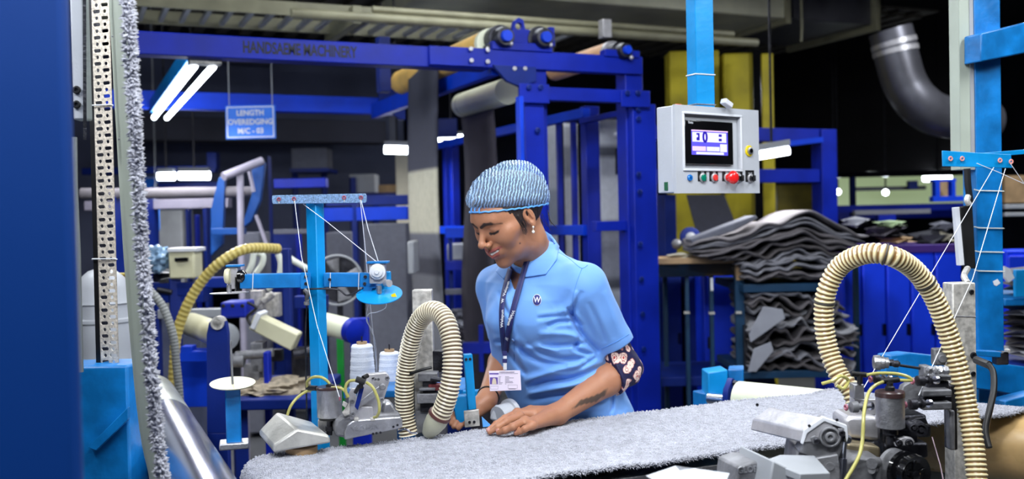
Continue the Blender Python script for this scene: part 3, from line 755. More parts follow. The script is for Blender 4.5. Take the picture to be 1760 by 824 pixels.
m = MB(); pl = PD(3.3); a = hit(pl, 356, 745); b = hit(pl, 392, 745); m.prism([a, b, Vector((b.x, b.y, 0)), Vector((a.x, a.y, 0))], pl[1]*.03); m.build('plate_foot', M['navy'], t, bevel=.003)
MB().ring(at(373, 556, 3.29), PD(3)[1], .022, .015, .04).build('bushing', M['galv'], t)
t = thing('gear_motor', 'blue gear motor box with bolt heads above the slanted cream casing', 'motor', at(400, 547, 4.1))
MB().brect(PD(4.1), 378, 520, 424, 547, 0, .14).build('motor_housing', M['royal'], t, bevel=.01)
m = MB()
for x in (384, 400, 417): bolt(m, PD(4.1), x, 526, .008)
m.build('bolt', M['iron'], t)
t = thing('slanted_casing', 'slanted cream casing in the left machinery', 'casing', at(468, 575, 4.0))
MB().pp(PD(4.0), [(437, 540), (512, 576), (500, 604), (427, 566)], 0, .1).build('casing_body', M['cream'], t, bevel=.006)
MB().pp(PD(3.98), [(441, 537), (448, 541), (437, 568), (429, 564)], 0, .13).build('casing_rim', M['whitep'], t, bevel=.003)
m = MB(); m.tube(pxpath([(425, 520, 4), (440, 530, 4), (425, 545, 4), (432, 560, 4)]), .006, 8)
tag(m.build('black_cable', M['black']), 'looped black cable between the gear motor and the slanted casing', 'cable')
def post_px(name, x0, x1, ytop, d, m, label, cat='post', dep=.05):
    pl = PD(d); a = hit(pl, x0, ytop); b = hit(pl, x1, ytop)
    return tag(MB().prism([a, Vector((b.x, b.y, a.z)), Vector((b.x, b.y, 0)), Vector((a.x, a.y, 0))], pl[1]*dep).build(name, M[m], bevel=.004), label, cat)
post_px('machine_post', 484, 497, 428, 4.2, 'navy', 'dark blue post rising left of the blue thread stand')
post_px('machine_post', 452, 461, 606, 3.9, 'royal', 'short royal blue post standing in the yarn lint')
post_px('machine_post', 601, 632, 548, 4.3, 'royal', 'broad royal blue post behind the white thread cones')
post_px('machine_post', 578, 589, 575, 4.8, 'green', 'grass green post behind the white thread cones', dep=.03)
post_px('machine_post', 240, 250, 500, 5.0, 'navy', 'dark blue post behind the grey ribbed hose')
post_px('machine_post', 262, 270, 470, 4.8, 'navy', 'thin dark blue post under the film bundle')
t = thing('lint_table', 'dark blue machine table carrying a bed of yarn lint', 'table', (at(460, 690, 4.0).x, at(460, 690, 4.0).y, 0))
pl = PD(3.75)
MB().brect(pl, 392, 688, 540, 704, 0, .6).build('table_top', M['navy'], t, bevel=.006)
for x in (400, 530):
    q = hit(pl, x, 704)+pl[1]*.1; MB().beam(q, Vector((q.x, q.y, 0)), .05).build('leg', M['navy'], t)
c = at(466, 672, 3.95); mm = MB(); mm.add(*lump((0, 0, 0), .20, .13, .045, .5, 5, 4)); R = Matrix.Rotation(-AZ, 3, 'Z'); mm.v = [R @ p_+c for p_ in mm.v]
stuff(tag(mm.build('yarn_lint', M['lint'], smooth=70), 'heap of brownish grey yarn lint on the dark blue table', 'lint'))
# assorted machine bodies on that table
def casting(name, parts, m, label, cat):
    t = None
    mb = MB()
    for k in parts:
        if k[0] == 'b': mb.brect(PD(k[5]), *k[1:5], 0, k[6])
        elif k[0] == 'c': mb.cyl(at(k[1], k[2], k[5]), at(k[3], k[4], k[5]), k[6], 16)
        elif k[0] == 't': mb.tube(pxpath(k[1]), k[2], 8)
    return tag(mb.build(name, M[m], bevel=.003), label, cat)
casting('drive_unit', [('c', 405, 612, 470, 606, 4.0, .018), ('b', 430, 590, 452, 640, 4.0, .08), ('c', 396, 620, 420, 620, 4.0, .028), ('b', 418, 628, 446, 668, 4.0, .06)], 'lead', 'grey drive unit with shafts above the yarn lint', 'machine')
casting('drive_unit', [('b', 500, 600, 530, 655, 4.1, .08), ('c', 505, 610, 545, 604, 4.0, .02), ('b', 466, 602, 484, 622, 4.2, .05)], 'iron', 'dark iron drive unit left of the blue thread stand', 'machine')
casting('valve_block', [('b', 430, 500, 452, 532, 4.3, .05), ('c', 426, 540, 450, 515, 4.3, .012), ('b', 456, 505, 480, 545, 4.4, .06), ('c', 452, 520, 470, 505, 4.3, .015)], 'galv', 'pale valve block with fittings behind the cross arm', 'valve block')
casting('machine_gear', [('b', 262, 470, 300, 500, 4.5, .08), ('c', 275, 488, 300, 484, 4.45, .02), ('c', 270, 498, 296, 503, 4.42, .012)], 'iron', 'dark sewing unit under the crumpled film bundle', 'machine')
casting('conveyor_tray', [('b', 300, 605, 356, 622, 4.0, .1), ('b', 306, 622, 358, 700, 4.2, .05), ('b', 310, 596, 330, 606, 4.0, .06)], 'royal_b', 'bright blue tray frame left of the lug plate', 'frame')
casting('machine_rails', [('b', 245, 494, 350, 520, 4.9, .08), ('b', 336, 478, 420, 494, 5.0, .06), ('b', 505, 510, 560, 530, 4.6, .08), ('b', 440, 484, 486, 498, 4.7, .05)], 'navy', 'dark blue rails behind the long ribbed hose', 'frame')
casting('light_rail', [('b', 240, 534, 392, 546, 4.8, .05)], 'greyd', 'pale grey rail crossing behind the drum motor', 'rail')
casting('machine_hull', [('b', 238, 545, 352, 830, 5.2, .3)], 'wall2', 'dark housing behind the hoses at left', 'housing')
# long rollers and racks at the back
tag(MB().tube([at(140, 333, 6.0), at(250, 333, 6.0), at(330, 331, 6.1), at(442, 330, 6.2)], .033, 14).build('long_roller', mat('felted grey roller', (112, 108, 114), .9, bump=.5), smooth=80), 'long felted dark grey roller crossing the far left background', 'roller')
tag(MB().brect(PD(6.6), 144, 346, 392, 357, 0, .1).build('long_rail', mat('lavender rail', (128, 124, 140), .5), bevel=.004), 'pale lavender rail just below the long felted roller', 'rail')
LAV = mat('lavender tube', (150, 146, 164), .5); SBL = mat('dull rack blue', (0, 66, 140), .5)
t = thing('tube_rack', 'lavender grey tube rack leaning on bright blue arms at left background', 'rack', (at(413, 400, 6).x, at(413, 400, 6).y, 0))
MB().tube([at(384, 304, 5.9), at(450, 277, 6.1)], .026, 12).build('cross_tube', LAV, t)
m = MB(); q = at(413, 292, 6); m.tube([q, at(414, 402, 6), Vector((at(414, 402, 6).x, at(414, 402, 6).y, 0))], .02, 12); m.build('upright_tube', LAV, t)
MB().tube([at(428, 290, 6.1), at(436, 330, 6.1)], .012, 10).build('strut', LAV, t)
MB().tube([at(440, 370, 6.1), at(458, 420, 6.1)], .012, 10).build('strut', LAV, t)
MB().pp(PD(6.1), [(376, 305), (386, 302), (382, 420), (362, 440), (362, 360)], 0, .05).build('side_arm', SBL, t, bevel=.004)
MB().pp(PD(6.15), [(432, 275), (455, 280), (447, 345), (432, 380), (414, 395), (434, 330)], 0, .05).build('side_arm', SBL, t, bevel=.004)
MB().brect(PD(6.0), 362, 393, 420, 403, 0, .05).build('cross_bar', SBL, t, bevel=.003)
tag(MB().brect(PD(5.95), 196, 338, 206, 775, 0, .75).build('rail_post', M['navy'], bevel=.004), 'dark post carrying the long felted roller behind the vertical carpet', 'post')
fr_ = thing('far_rack', 'dark far rack holding boxes above the T bar', 'rack', (at(600, 600, 9.1).x, at(600, 600, 9.1).y, 0))
for x in (506, 556, 606, 645, 694):
    a = at(x, 262 if x < 560 else 305 if x < 640 else 333, 9.35); MB().beam(a, Vector((a.x, a.y, 0)), .05).build('post', M['navy'], fr_)
MB().brect(PD(8.98), 498, 290, 564, 295, 0, .5).build('shelf', M['navy'], fr_); MB().brect(PD(9.0), 598, 332, 702, 337, 0, .7).build('shelf', M['navy'], fr_)
# blue frames at the far left background
for i, (x0, y0, x1, y1, d, m_, lab) in enumerate([
    (140, 289, 370, 296, 8.2, 'navy', 'navy far beam above the two small blue signs'), (270, 315, 380, 328, 8.3, 'navy', 'navy far beam behind the felted roller'),
    (318, 360, 330, 640, 7.4, 'navy', 'slim navy far post left of the tube rack'), (334, 370, 344, 640, 7.6, 'royal', 'slim royal blue far post left of the tube rack'), (348, 358, 362, 640, 7.2, 'navy', 'navy far post against the tube rack'),
    (460, 268, 470, 640, 7.0, 'navy', 'navy far post right of the tube rack'), (470, 308, 560, 322, 6.9, 'royal', 'royal blue far rail behind the T bar'), (560, 338, 708, 352, 6.9, 'navy', 'navy far rail right of the T bar'),
    (556, 358, 700, 378, 6.6, 'royal_b', 'blue far shelf rail right of the T bar'), (604, 352, 618, 560, 6.6, 'navy', 'dark blue far post right of the T bar'), (470, 395, 530, 402, 6.6, 'mid', 'dull far rail left of the thread stand'),
    (700, 205, 786, 235, 8.6, 'navy', 'navy far beam behind the hanging carpet strip'), (355, 262, 372, 290, 8.2, 'navy', 'stubby navy far post above the tube rack'),
    (668, 180, 682, 262, 8.8, 'mid', 'grey far hanger above the glowing lamp'), (430, 402, 520, 700, 7.4, 'navy', 'navy far machine body behind the hose arch'), (508, 403, 520, 640, 7.3, 'royal', 'blue far post left of the thread stand')]):
    cam_box('far_beam', x0, y0, x1, y1, d, .1, m_, lab, 'beam', .004)
for i, (x0, y0, x1, y1, d, m_, lab) in enumerate([
    (262, 362, 322, 690, 8.6, 'greyd', 'dim grey far machine housing left of the tube rack'), (413, 400, 455, 745, 6.6, 'mid', 'lavender grey far cabinet under the tube rack'),
    (625, 385, 704, 640, 6.2, 'mid', 'tall dim grey cabinet left of the hanging carpet strip'), (560, 400, 612, 710, 7.2, 'mid', 'pale far panel behind the thread stand'),
    (500, 255, 562, 290, 9.0, 'mid', 'dim grey far housing above the T bar'), (700, 415, 712, 472, 5.2, 'greyd', 'slim pale tube panel against the hanging carpet strip'),
    (768, 420, 812, 447, 6.6, 'greyp', 'white folded stock on the far shelf left of the seamstress face'), (600, 300, 645, 332, 9.4, 'greyd', 'slanted pale far box behind the T bar'), (650, 318, 700, 332, 9.0, 'wood', 'tan far carton left of the carpet strip')]):
    cam_box('far_cabinet', x0, y0, x1, y1, d, .3, m_, lab, 'cabinet', .008)
for i, (x0, y0, x1, y1, d, m_, lab) in enumerate([(765, 392, 840, 408, 6.4, 'royal_b', 'upper blue far shelf rail left of the seamstress'), (765, 450, 840, 464, 6.4, 'royal', 'middle blue far shelf rail left of the seamstress'), (765, 498, 830, 506, 6.3, 'mid', 'dull tube rail left of the seamstress'), (795, 590, 860, 608, 5.6, 'royal', 'lower blue far rail left of the seamstress'), (770, 400, 782, 640, 6.5, 'navy', 'navy shelf post left of the seamstress'), (822, 560, 832, 640, 5.6, 'royal', 'short royal blue far post beside the seamstress arm')]):
    cam_box('shelf_rail', x0, y0, x1, y1, d, .06, m_, lab, 'rail', .003)
t = thing('industrial_fan', 'round wire guarded fan standing behind the thread stand', 'fan', (at(580, 480, 5.2).x, at(580, 480, 5.2).y, 0))
c = at(580, 482, 5.2); ax = PD(3)[1]; m = MB(); m.torus(c, ax, .13, .006, 36, 6); m.build('guard_ring', M['greyd'], t)
m = MB(); m.lathe([(0, .01), (0, .12), (.02, .12)], c+ax*.06, ax, 28); m.build('back_guard', M['iron'], t)
for k in range(4):
    a = k*PI/2+.3; u_ = hdir()*math.cos(a)+Vector((0, 0, math.sin(a))); v_ = hdir()*-math.sin(a)+Vector((0, 0, math.cos(a)))
    m = MB(); m.prism([c+ax*.03+u_*.02-v_*.01, c+ax*.03+u_*.11-v_*.04, c+ax*.05+u_*.115+v_*.035, c+ax*.045+u_*.02+v_*.015], ax*.003); m.build('blade', M['lead'], t)
m = MB(); m.tube([c+ax*.05, c+ax*.06-Vector((0, 0, .14)), Vector((c.x, c.y, 0))], .016, 10); m.build('fan_stand', M['iron'], t)
# far shelf stock (rolled mats) left of the seamstress
rng = random.Random(5)
for i in range(5):
    x = 772+rng.random()*40; y = 540+i*16
    m = MB(); m.add(*lump(at(x, y, 6.4), .1, .08, .035, .5, 3, i)); tag(m.build('rolled_mat', M[['mid', 'lightg', 'taupe'][i % 3]], smooth=70), ['topmost', 'second', 'third', 'fourth', 'lowest'][i]+' crumpled mat of the far heap left of the seamstress', 'mat', 'crumpled mats in the far shelf heap')
q = at(790, 622, 6.4); tag(MB().box((q.x, q.y, q.z/2), (.4, .4, q.z)).build('stock_bin', M['navy'], bevel=.01), 'dark bin under the far heap of crumpled mats', 'bin')

# ---------------------------------------------------------------- cone holder post
t = thing('cone_holder', 'light blue cone holder post with cream disc and bare spindle', 'cone holder', (at(400, 770, 2.45).x, at(400, 770, 2.45).y, .88))
dc = 2.45; pl = PDR(dc, 400, -12)
q = at(400, 668, dc); R = Matrix.Rotation(-AZ+.25, 3, 'Z')
zb = at(400, 760, dc).z
MB().box((q.x, q.y, (q.z+zb)/2), (.036, .036, q.z-zb), R).build('post', M['sky_d'], t, bevel=.003)
p_ = at(400, 662, dc)
MB().lathe([(-.003, .012), (-.004, .03), (.002, .053), (.005, .055), (.004, .03), (.002, .006)], p_, (-.02, -.14, 1), 36).build('disc', M['cream'], t)
MB().cyl(at(400, 668, dc), p_, .018, 16).build('disc_seat', M['iron'], t)
MB().lathe([(0, .0028), (.105, .0028), (.11, .0015)], p_, (-.02, 0, 1), 12).build('spindle', M['lead'], t)
MB().box((q.x, q.y, zb-.006), (.07, .06, .016), R).build('foot_plate', M['alu'], t, bevel=.003)
# ---------------------------------------------------------------- sewing line table
YN, YF, ZT = 1.75, 2.21, .905
t = thing('sewing_line', 'low blue sewing line frame with a steel bed under the grey carpet', 'machine frame', (1.2, 1.98, 0))
MB().box((1.09, 1.98, ZT-.026), (1.44, .44, .012)).build('steel_bed', M['alu'], t, bevel=.002)
for y in (1.80, 2.14): MB().box((1.04, y, ZT-.085), (1.32, .06, .1)).build('side_beam', M['sky_d'], t, bevel=.004)
for x in (.45, 1.62):
    for y in (1.80, 2.14): MB().box((x, y, .38), (.07, .07, .77)).build('leg', M['sky_d'], t, bevel=.004)
for x in (.45, 1.62): MB().box((x, 1.97, .25), (.05, .3, .05)).build('cross_bar', M['sky_d'], t, bevel=.003)

# ---------------------------------------------------------------- the grey carpet
def cpath():
    P = [(.085, 2.62), (.090, 2.2), (.097, 1.83), (.105, 1.5), (.115, 1.22), (.130, 1.0), (.146, .90)]
    c = (.238, .858); r = .090
    for a in range(180, 345, 15): P.append((c[0]+r*math.cos(math.radians(a)), c[1]+r*math.sin(math.radians(a))))
    P += [(.331, .865), (.339, .893), (.362, .907), (.42, .908)]
    x = .5
    while x < 1.9: P.append((x, .907+.0015*math.sin(x*9))); x += .06
    c = (1.97, .812); r = .098
    for a in range(95, -60, -12): P.append((c[0]+r*math.cos(math.radians(a)), c[1]+r*math.sin(math.radians(a))))
    P += [(1.99, .69), (1.95, .5), (1.94, .25)]
    return [Vector((x, 0, z)) for x, z in P]
CP = resample(smoothpath(cpath(), 4), .012)
NW = 36
def cedge(s):   # small waviness of the trimmed edges
    return .004*math.sin(s*17)+.003*math.sin(s*41+1)
def skew(x, y):
    s = min(1, max(0, (x-1.45)/.45)); s = s*s*(3-2*s); return s*(YF-y)*.51
ver, fac, nor = [], [], []
s_ = 0; SL = []
for i, p in enumerate(CP):
    T = (CP[min(i+1, len(CP)-1)]-CP[max(i-1, 0)]).normalized(); N = Vector((-T.z, 0, T.x))
    nor.append(N); SL.append(i*.012)
nv = []
for side in (1, -1):
    for i, p in enumerate(CP):
        e = cedge(SL[i])
        for k in range(NW+1):
            f = k/NW; y = YN+e+(YF-YN)*f
            y_ = y; flat = 1 if .35 < p.x < 1.9 and p.z > .88 else .3
            wob = flat*.0008*noise.noise(Vector((p.x*5, y*7, 1)))+flat*.0006*noise.noise(Vector((p.x*40, y*40, 4)))
            ed = min(f, 1-f)*(YF-YN); th = .004*min(1, ed/.004+.2)
            nv.append(Vector((p.x+skew(p.x, y), y, p.z))+nor[i]*(wob+(th if side > 0 else -th)))
n1 = len(CP)*(NW+1)
fs = []
for i in range(len(CP)-1):
    for k in range(NW):
        a = i*(NW+1)+k; q = (a, a+1, a+NW+2, a+NW+1); fs.append(q); fs.append(tuple(n1+v for v in reversed(q)))
    a = i*(NW+1); fs.append((a, a+NW+1, n1+a+NW+1, n1+a)); a += NW; fs.append((a+NW+1, a, n1+a, n1+a+NW+1))
a = 0
fs.append(tuple(range(NW, -1, -1))+tuple(n1+k for k in range(NW+1)))
a = (len(CP)-1)*(NW+1); fs.append(tuple(a+k for k in range(NW+1))+tuple(n1+a+k for k in range(NW, -1, -1)))
carpet_m = mat('grey tufted pile', (174, 175, 186), .95, var=.16, scale=60, bump=.8, bscale=220, sheen=.3)
back_m = M['tray']
car = MB().add(nv, fs).build('carpet', back_m, smooth=60, org=(1.2, 1.98, .9))
car.data.materials.append(carpet_m)
for pg in car.data.polygons:
    if len(pg.vertices) == 4 and max(pg.vertices) < n1: pg.material_index = 1
tag(car, 'long light grey tufted carpet lying over the sewing line under the seamstress hands', 'carpet')
# pile: tufts on the upper face
rg = np.random.default_rng(4)
def tufts(n, srange, yr, h0, h1, w, out=None, lean=.5):
    s = rg.uniform(srange[0], srange[1], n)/.012
    i0 = np.clip(s.astype(int), 0, len(CP)-2); f = (s-i0)[:, None]
    C = np.array([tuple(p) for p in CP]); Nn = np.array([tuple(p) for p in nor])
    P = C[i0]*(1-f)+C[i0+1]*f; N = Nn[i0]*(1-f)+Nn[i0+1]*f
    y = rg.uniform(yr[0], yr[1], n); P[:, 1] = y
    P = P+N*.0035
    e = np.array([cedge(q*.012) for q in s]); P[:, 1] += e
    sk = np.clip((P[:, 0]-1.45)/.45, 0, 1); P[:, 0] += sk*sk*(3-2*sk)*(YF-P[:, 1])*.51
    d = N+rg.normal(0, lean, (n, 3))
    if out is not None: d = N*.25+np.array([0, out, 0])+rg.normal(0, .45, (n, 3))
    d /= np.linalg.norm(d, axis=1)[:, None]
    u = np.cross(d, rg.normal(0, 1, (n, 3))); u /= np.linalg.norm(u, axis=1)[:, None]; v = np.cross(d, u)
    h = rg.uniform(h0, h1, n)[:, None]
    V = np.empty((n, 7, 3))
    for k in range(3):
        a = 2*PI*k/3; r_ = u*math.cos(a)+v*math.sin(a)
        V[:, k] = P+r_*w*.7-d*.001; V[:, 3+k] = P+r_*w+d*h*.55
    V[:, 6] = P+d*h
    return V
parts_ = []
# arc lengths of interest
sx = [i*.012 for i, p in enumerate(CP) if p.z > .87 and .36 < p.x < 2.1]; s0, s1 = sx[0], sx[-1]+.1
parts_.append(tufts(90000, (s0-.06, s1), (YN, YF), .0020, .0042, .0018))
parts_.append(tufts(9000, (s0, s1+.1), (YN-.001, YN+.008), .006, .014, .0017, out=-1))
parts_.append(tufts(5000, (s0, s1), (YF-.004, YF+.001), .004, .009, .0016, out=.6))
parts_.append(tufts(16000, (0.05, 1.8), (YN-.001, YN+.014), .008, .018, .0030, out=-.1))
parts_.append(tufts(6000, (0.05, 1.8), (YN, YF), .008, .016, .0030))
V = np.concatenate(parts_); n = len(V)
base = (np.arange(n)*7)[:, None]
tri = np.array([[0, 1, 4, 3], [1, 2, 5, 4], [2, 0, 3, 5]]); t3 = np.array([[3, 4, 6], [4, 5, 6], [5, 3, 6]])
me = bpy.data.meshes.new('pile'); vv = V.reshape(-1, 3)-np.array(ORG[car.name])
q = (base[:, :, None]+tri[None]).reshape(-1, 4); r3 = (base[:, :, None]+t3[None]).reshape(-1, 3)
me.vertices.add(len(vv)); me.vertices.foreach_set('co', vv.astype(np.float32).ravel())
loops = np.concatenate([q.ravel(), r3.ravel()]); me.loops.add(len(loops)); me.loops.foreach_set('vertex_index', loops.astype(np.int32))
ls = np.concatenate([np.arange(len(q))*4, len(q)*4+np.arange(len(r3))*3]); me.polygons.add(len(ls)); me.polygons.foreach_set('loop_start', ls.astype(np.int32))
me.update(calc_edges=True); me.materials.append(carpet_m)
me.polygons.foreach_set('use_smooth', [True]*len(me.polygons))
po = bpy.data.objects.new('pile', me); COL.objects.link(po); po.parent = car; ORG['pile'] = ORG[car.name]; stuff(po)
# overhead roller that the carpet hangs from
t = thing('overhead_roller', 'overhead guide roller above the frame that feeds the grey carpet', 'roller', (.145, 2.0, 2.62))
MB().cyl((.15, 1.6, 2.62), (.15, 2.4, 2.62), .055, 24).build('roll_body', M['creamr'], t)
MB().cyl((.15, 1.5, 2.62), (.15, 2.5, 2.62), .015, 12).build('shaft', M['steel'], t)
m = MB(); m.box((.15, 2.48, 3.6), (.05, .05, 2.0)); m.box((.15, 1.52, 3.6), (.05, .05, 2.0)); m.build('hanger', M['sky_d'], t)

# ---------------------------------------------------------------- right guide roller with ends
t = thing('carpet_end_roller', 'long ivory and tan roller under the right end of the grey carpet', 'roller', (1.98, 2.2, .80))
def rp(y, z=.852): return Vector((1.98+(2.21-y)*.51, y, z))
MB().cyl(rp(2.12, .856), rp(2.47, .858), .056, 40).build('ivory_sleeve', M['creamr'], t)
tb = MB().cyl(rp(1.15, .812), rp(2.12, .812), .090, 40).build('tan_tube', M['tan'], t)
m = MB(); m.cyl(rp(2.5), rp(2.56), .018, 12); m.build('shaft', M['steel'], t)
DB = 3.08; g = at(1247, 690, DB)
t = thing('bearing_block', 'light blue square block carrying the far end of the ivory roller', 'bearing', (g.x, g.y, 0))
pb_ = PDR(DB, 1247, -2)
MB().pp(pb_, [(1217, 641), (1251, 636), (1251, 712), (1217, 712)], .0, .09).build('block_body', M['sky'], t, bevel=.004)
MB().pp(PDR(DB+.02, 1262, 14), [(1251, 636), (1278, 635), (1278, 712), (1251, 712)], .0, .09).build('block_body', M['sky_d'], t, bevel=.004)
q = rp(2.485); axr = (rp(2.6)-rp(2.5)).normalized()
m = MB(); e1 = axr.cross(Vector((0, 0, 1))).normalized(); m.prism([q+e1*(.042*math.cos(a)*(.65 if abs(math.sin(a)) > .7 else 1))+Vector((0, 0, .07*math.sin(a))) for a in [2*PI*i/20 for i in range(20)]], axr*.018)
m.build('flange', M['navy'], t, bevel=.002)
m = MB(); m.lathe([(0, .009), (-.012, .009), (-.014, .005)], q+Vector((0, 0, .055)), axr, 6); m.build('bolt', M['iron'], t)
MB().box((g.x, g.y+.08, .43), (.08, .08, .86)).build('block_leg', M['sky_d'], t, bevel=.004)

# ---------------------------------------------------------------- thread stand
DS = 2.42
t = thing('thread_stand', 'light blue T shaped thread stand left of the seamstress', 'thread stand', (at(541, 730, DS).x, at(541, 730, DS).y, 0))
TS = t; Rz = Matrix.Rotation(-AZ-.72, 3, 'Z')
q = at(541, 348, DS)
MB().box((q.x, q.y, q.z/2), (.038, .026, q.z), Rz).build('post', M['sky'], t, bevel=.002)
pl = PD(DS-.025)
MB().pp(pl, [(470, 336), (628, 333), (630, 337), (630, 346), (628, 349), (470, 351), (468, 348), (468, 338)], -.004, .006).build('top_bar', M['sky_s'], t, bevel=.001)
for i, (x, y) in enumerate(((480, 343), (506, 342), (592, 340), (621, 340))):
    q = hit(pl, x, y); e = MB(); e.torus(q-pl[1]*.005, pl[1], .0036, .0018, 16, 6); e.build('thread_eyelet', M['pinkc'], t)
    e = MB(); e.beam(q-Vector((0, 0, .003))-pl[1]*.005, q-Vector((0, 0, .010))-pl[1]*.005, .002); e.build('eyelet_clip', M['galv'], t)
pa = PD(DS-.02)
MB().pp(pa, [(412, 472), (528, 470), (528, 495), (412, 497)], 0, .035).build('cross_arm', M['sky_d'], t, bevel=.002)
MB().pp(pa, [(556, 470), (646, 470), (646, 494), (556, 494)], 0, .035).build('cross_arm', M['sky_d'], t, bevel=.002)
m = MB(); m.pp(PD(DS-.024), [(517, 469), (534, 469), (534, 497), (517, 497)], -.002, .002); m.build('joint_plate', M['sky_d'], t, bevel=.0008)
m = MB(); m.pp(PD(DS-.024), [(619, 469), (646, 471), (646, 496), (640, 496), (637, 508), (623, 506), (625, 494), (619, 494)], -.002, .002); m.build('joint_plate', M['sky_d'], t, bevel=.0008)
m = MB()
for x, y in ((526, 476), (526, 488), (628, 476), (627, 488), (567, 481)): bolt(m, PD(DS-.027), x, y, .0042, .003)
m.build('bolt', M['iron'], t)
m = MB()
for x in (435, 568, 617):
    m.tube([hit(PD(DS-.0225), x, 469), hit(PD(DS-.024), x-.5, 483), hit(PD(DS-.0225), x-1, 498)], .0011, 6)
m.build('cable_tie', M['whitep'], t)
m = MB(); m.tube(pxpath([(528, 728, 2.43), (526, 650, 2.43), (525, 580, 2.43), (527, 520, 2.43), (523, 500, 2.41), (540, 497, 2.38), (580, 498, 2.38), (597, 508, 2.38), (620, 498, 2.38)]), .0022, 8); m.build('cable', M['iron'], t)
m = MB(); m.tube(pxpath([(523, 498, 2.39), (529, 505, 2.39), (527, 515, 2.4), (531, 518, 2.4)]), .005, 8); m.lathe([(0, .004), (0, .007), (.008, .007), (.008, .004)], at(527, 519, 2.4), (0, 0, -1), 10); m.build('cable_clip', M['lead'], t)
# tension devices
def tension(name, pts_body, disc_c, disc_r, tilt, knob, label, d, disc_m):
    tt = thing(name, label, 'thread tension device', at(disc_c[0], disc_c[1], d))
    pl = PD(d); x0, y0, x1, y1 = pts_body
    MB().brect(pl, x0, y0, x1, y1, 0, .03).build('bracket', M['alu_w'], tt, bevel=.002)
    MB().brect(PD(d-.003), x0-4, y0-3, x1+5, y0, -.002, .035).build('top_plate', M['sky_d'], tt, bevel=.001)
    if knob:
        q = hit(pl, x0+(x1-x0)*.55, y0+14); m = MB(); m.lathe([(0, .012), (-.004, .019), (-.009, .019), (-.010, .014), (-.016, .013), (-.017, .006), (-.021, .005)], q, pl[1], 28); m.build('tension_knob', M['whitep'], tt)
        q = hit(pl, x1-1, y0+34); m = MB(); m.lathe([(0, .006), (-.006, .009), (-.02, .009), (-.021, .004)], q, (pl[1]-hdir()*.9), 20); m.build('adjust_knob', M['alu_w'], tt)
    else:
        q = hit(pl, x0, (y0+y1)/2-3); m = MB(); m.lathe([(-.006, .017), (0, .020), (.006, .017)], q, hdir(), 24); m.build('tension_disc', M['cream'], tt)
        q = hit(pl, x1, (y0+y1)/2-2); m = MB(); m.lathe([(0, .016), (.012, .018), (.018, .013), (.022, .006)], q, hdir(), 24); m.beam(q+Vector((0, 0, .0)), q-Vector((0, 0, .035)), .016, .02); m.build('tension_motor', M['blackm'], tt, bevel=.002)
    q = at(disc_c[0], disc_c[1], d); m = MB()
    m.lathe([(-.001, .004), (-.001, disc_r), (.0012, disc_r), (.0012, .004)], q, tilt, 40); m.build('thread_disc', disc_m, tt)
    MB().cyl(q+Vector((0, 0, .001)), q+Vector((0, 0, .02)), .006, 12).build('disc_hub', M['alu'], tt)
    return tt
tt = tension('tension_device', (392, 459, 409, 497), (394, 504), .046, (0, 0.03, 1), False, 'thread tension device with an edge-on disc at the left end of the cross arm', 2.41, M['alu_w'])
tt = tension('tension_device', (634, 453, 662, 488), (652, 506), .055, (-.15, -.36, 1), True, 'thread tension device with a tilted blue disc at the right end of the cross arm', 2.38, M['sky'])
q = at(676, 507, 2.355); m = MB(); m.prism([q+hdir()*-.006, q+hdir()*.004+Vector((0, 0, .004)), q+hdir()*.008-Vector((0, 0, .005)), q-hdir()*.004-Vector((0, 0, .005))], PD(1)[1]*.002); m.build('warning_mark', M['yel'], tt)
MB().brect(PD(2.43), 655, 467, 672, 489, 0, .01).build('back_plate', M['sky'], tt, bevel=.003)
# threads
tm = mat('white sewing thread', (238, 240, 250), .6, var=.02)
def thread(pts, label, r=.0009, sm=False, grp=None):
    P = pxpath(pts) if sm else [at(*p) for p in pts]
    return tag(MB().tube(P, r, 5).build('sewing_thread', tm, smooth=80), label, 'thread', grp)
thread([(506, 343, 2.39), (518, 440, 2.36), (545, 560, 2.3), (584, 685, 2.22)], 'white thread running from the second T bar eyelet down to the left sewing head')
thread([(521, 351, 2.4), (560, 380, 2.39), (648, 451, 2.385)], 'white thread slanting from the T post to the right tension device')
thread([(620, 342, 2.39), (633, 395, 2.39), (650, 449, 2.385)], 'right one of two threads fanning down from the rightmost T bar eyelet')
thread([(619, 342, 2.39), (627, 420, 2.4), (634, 500, 2.5), (648, 642, 2.62)], 'left one of two threads fanning down from the rightmost T bar eyelet')
thread([(664, 518, 2.38), (662, 530, 2.4), (648, 537, 2.42), (634, 540, 2.44), (630, 552, 2.46), (640, 570, 2.5), (646, 600, 2.55), (648, 640, 2.6)], 'curling thread hanging from the tilted blue disc', .0011, True)
thread([(636, 516, 2.38), (630, 540, 2.42), (634, 560, 2.46), (645, 590, 2.52), (646, 640, 2.6)], 'thin looping thread left of the curling thread under the blue disc', .0009, True)
thread([(1708, 288, 2.45), (1467, 697, 1.95)], 'long white thread slanting down from the right cross rail to the left looper knob')
thread([(1728, 290, 2.46), (1672, 479, 2.25), (1579, 680, 1.92)], 'white thread slanting down behind the big hose to the upper looper knob')
thread([(1679, 281, 2.45), (1720, 298, 2.5), (1790, 330, 2.6)], 'upper white thread running right from the right cross rail')
thread([(1737, 282, 2.45), (1770, 330, 2.5)], 'short white thread leaving the last eyelet of the right cross rail')

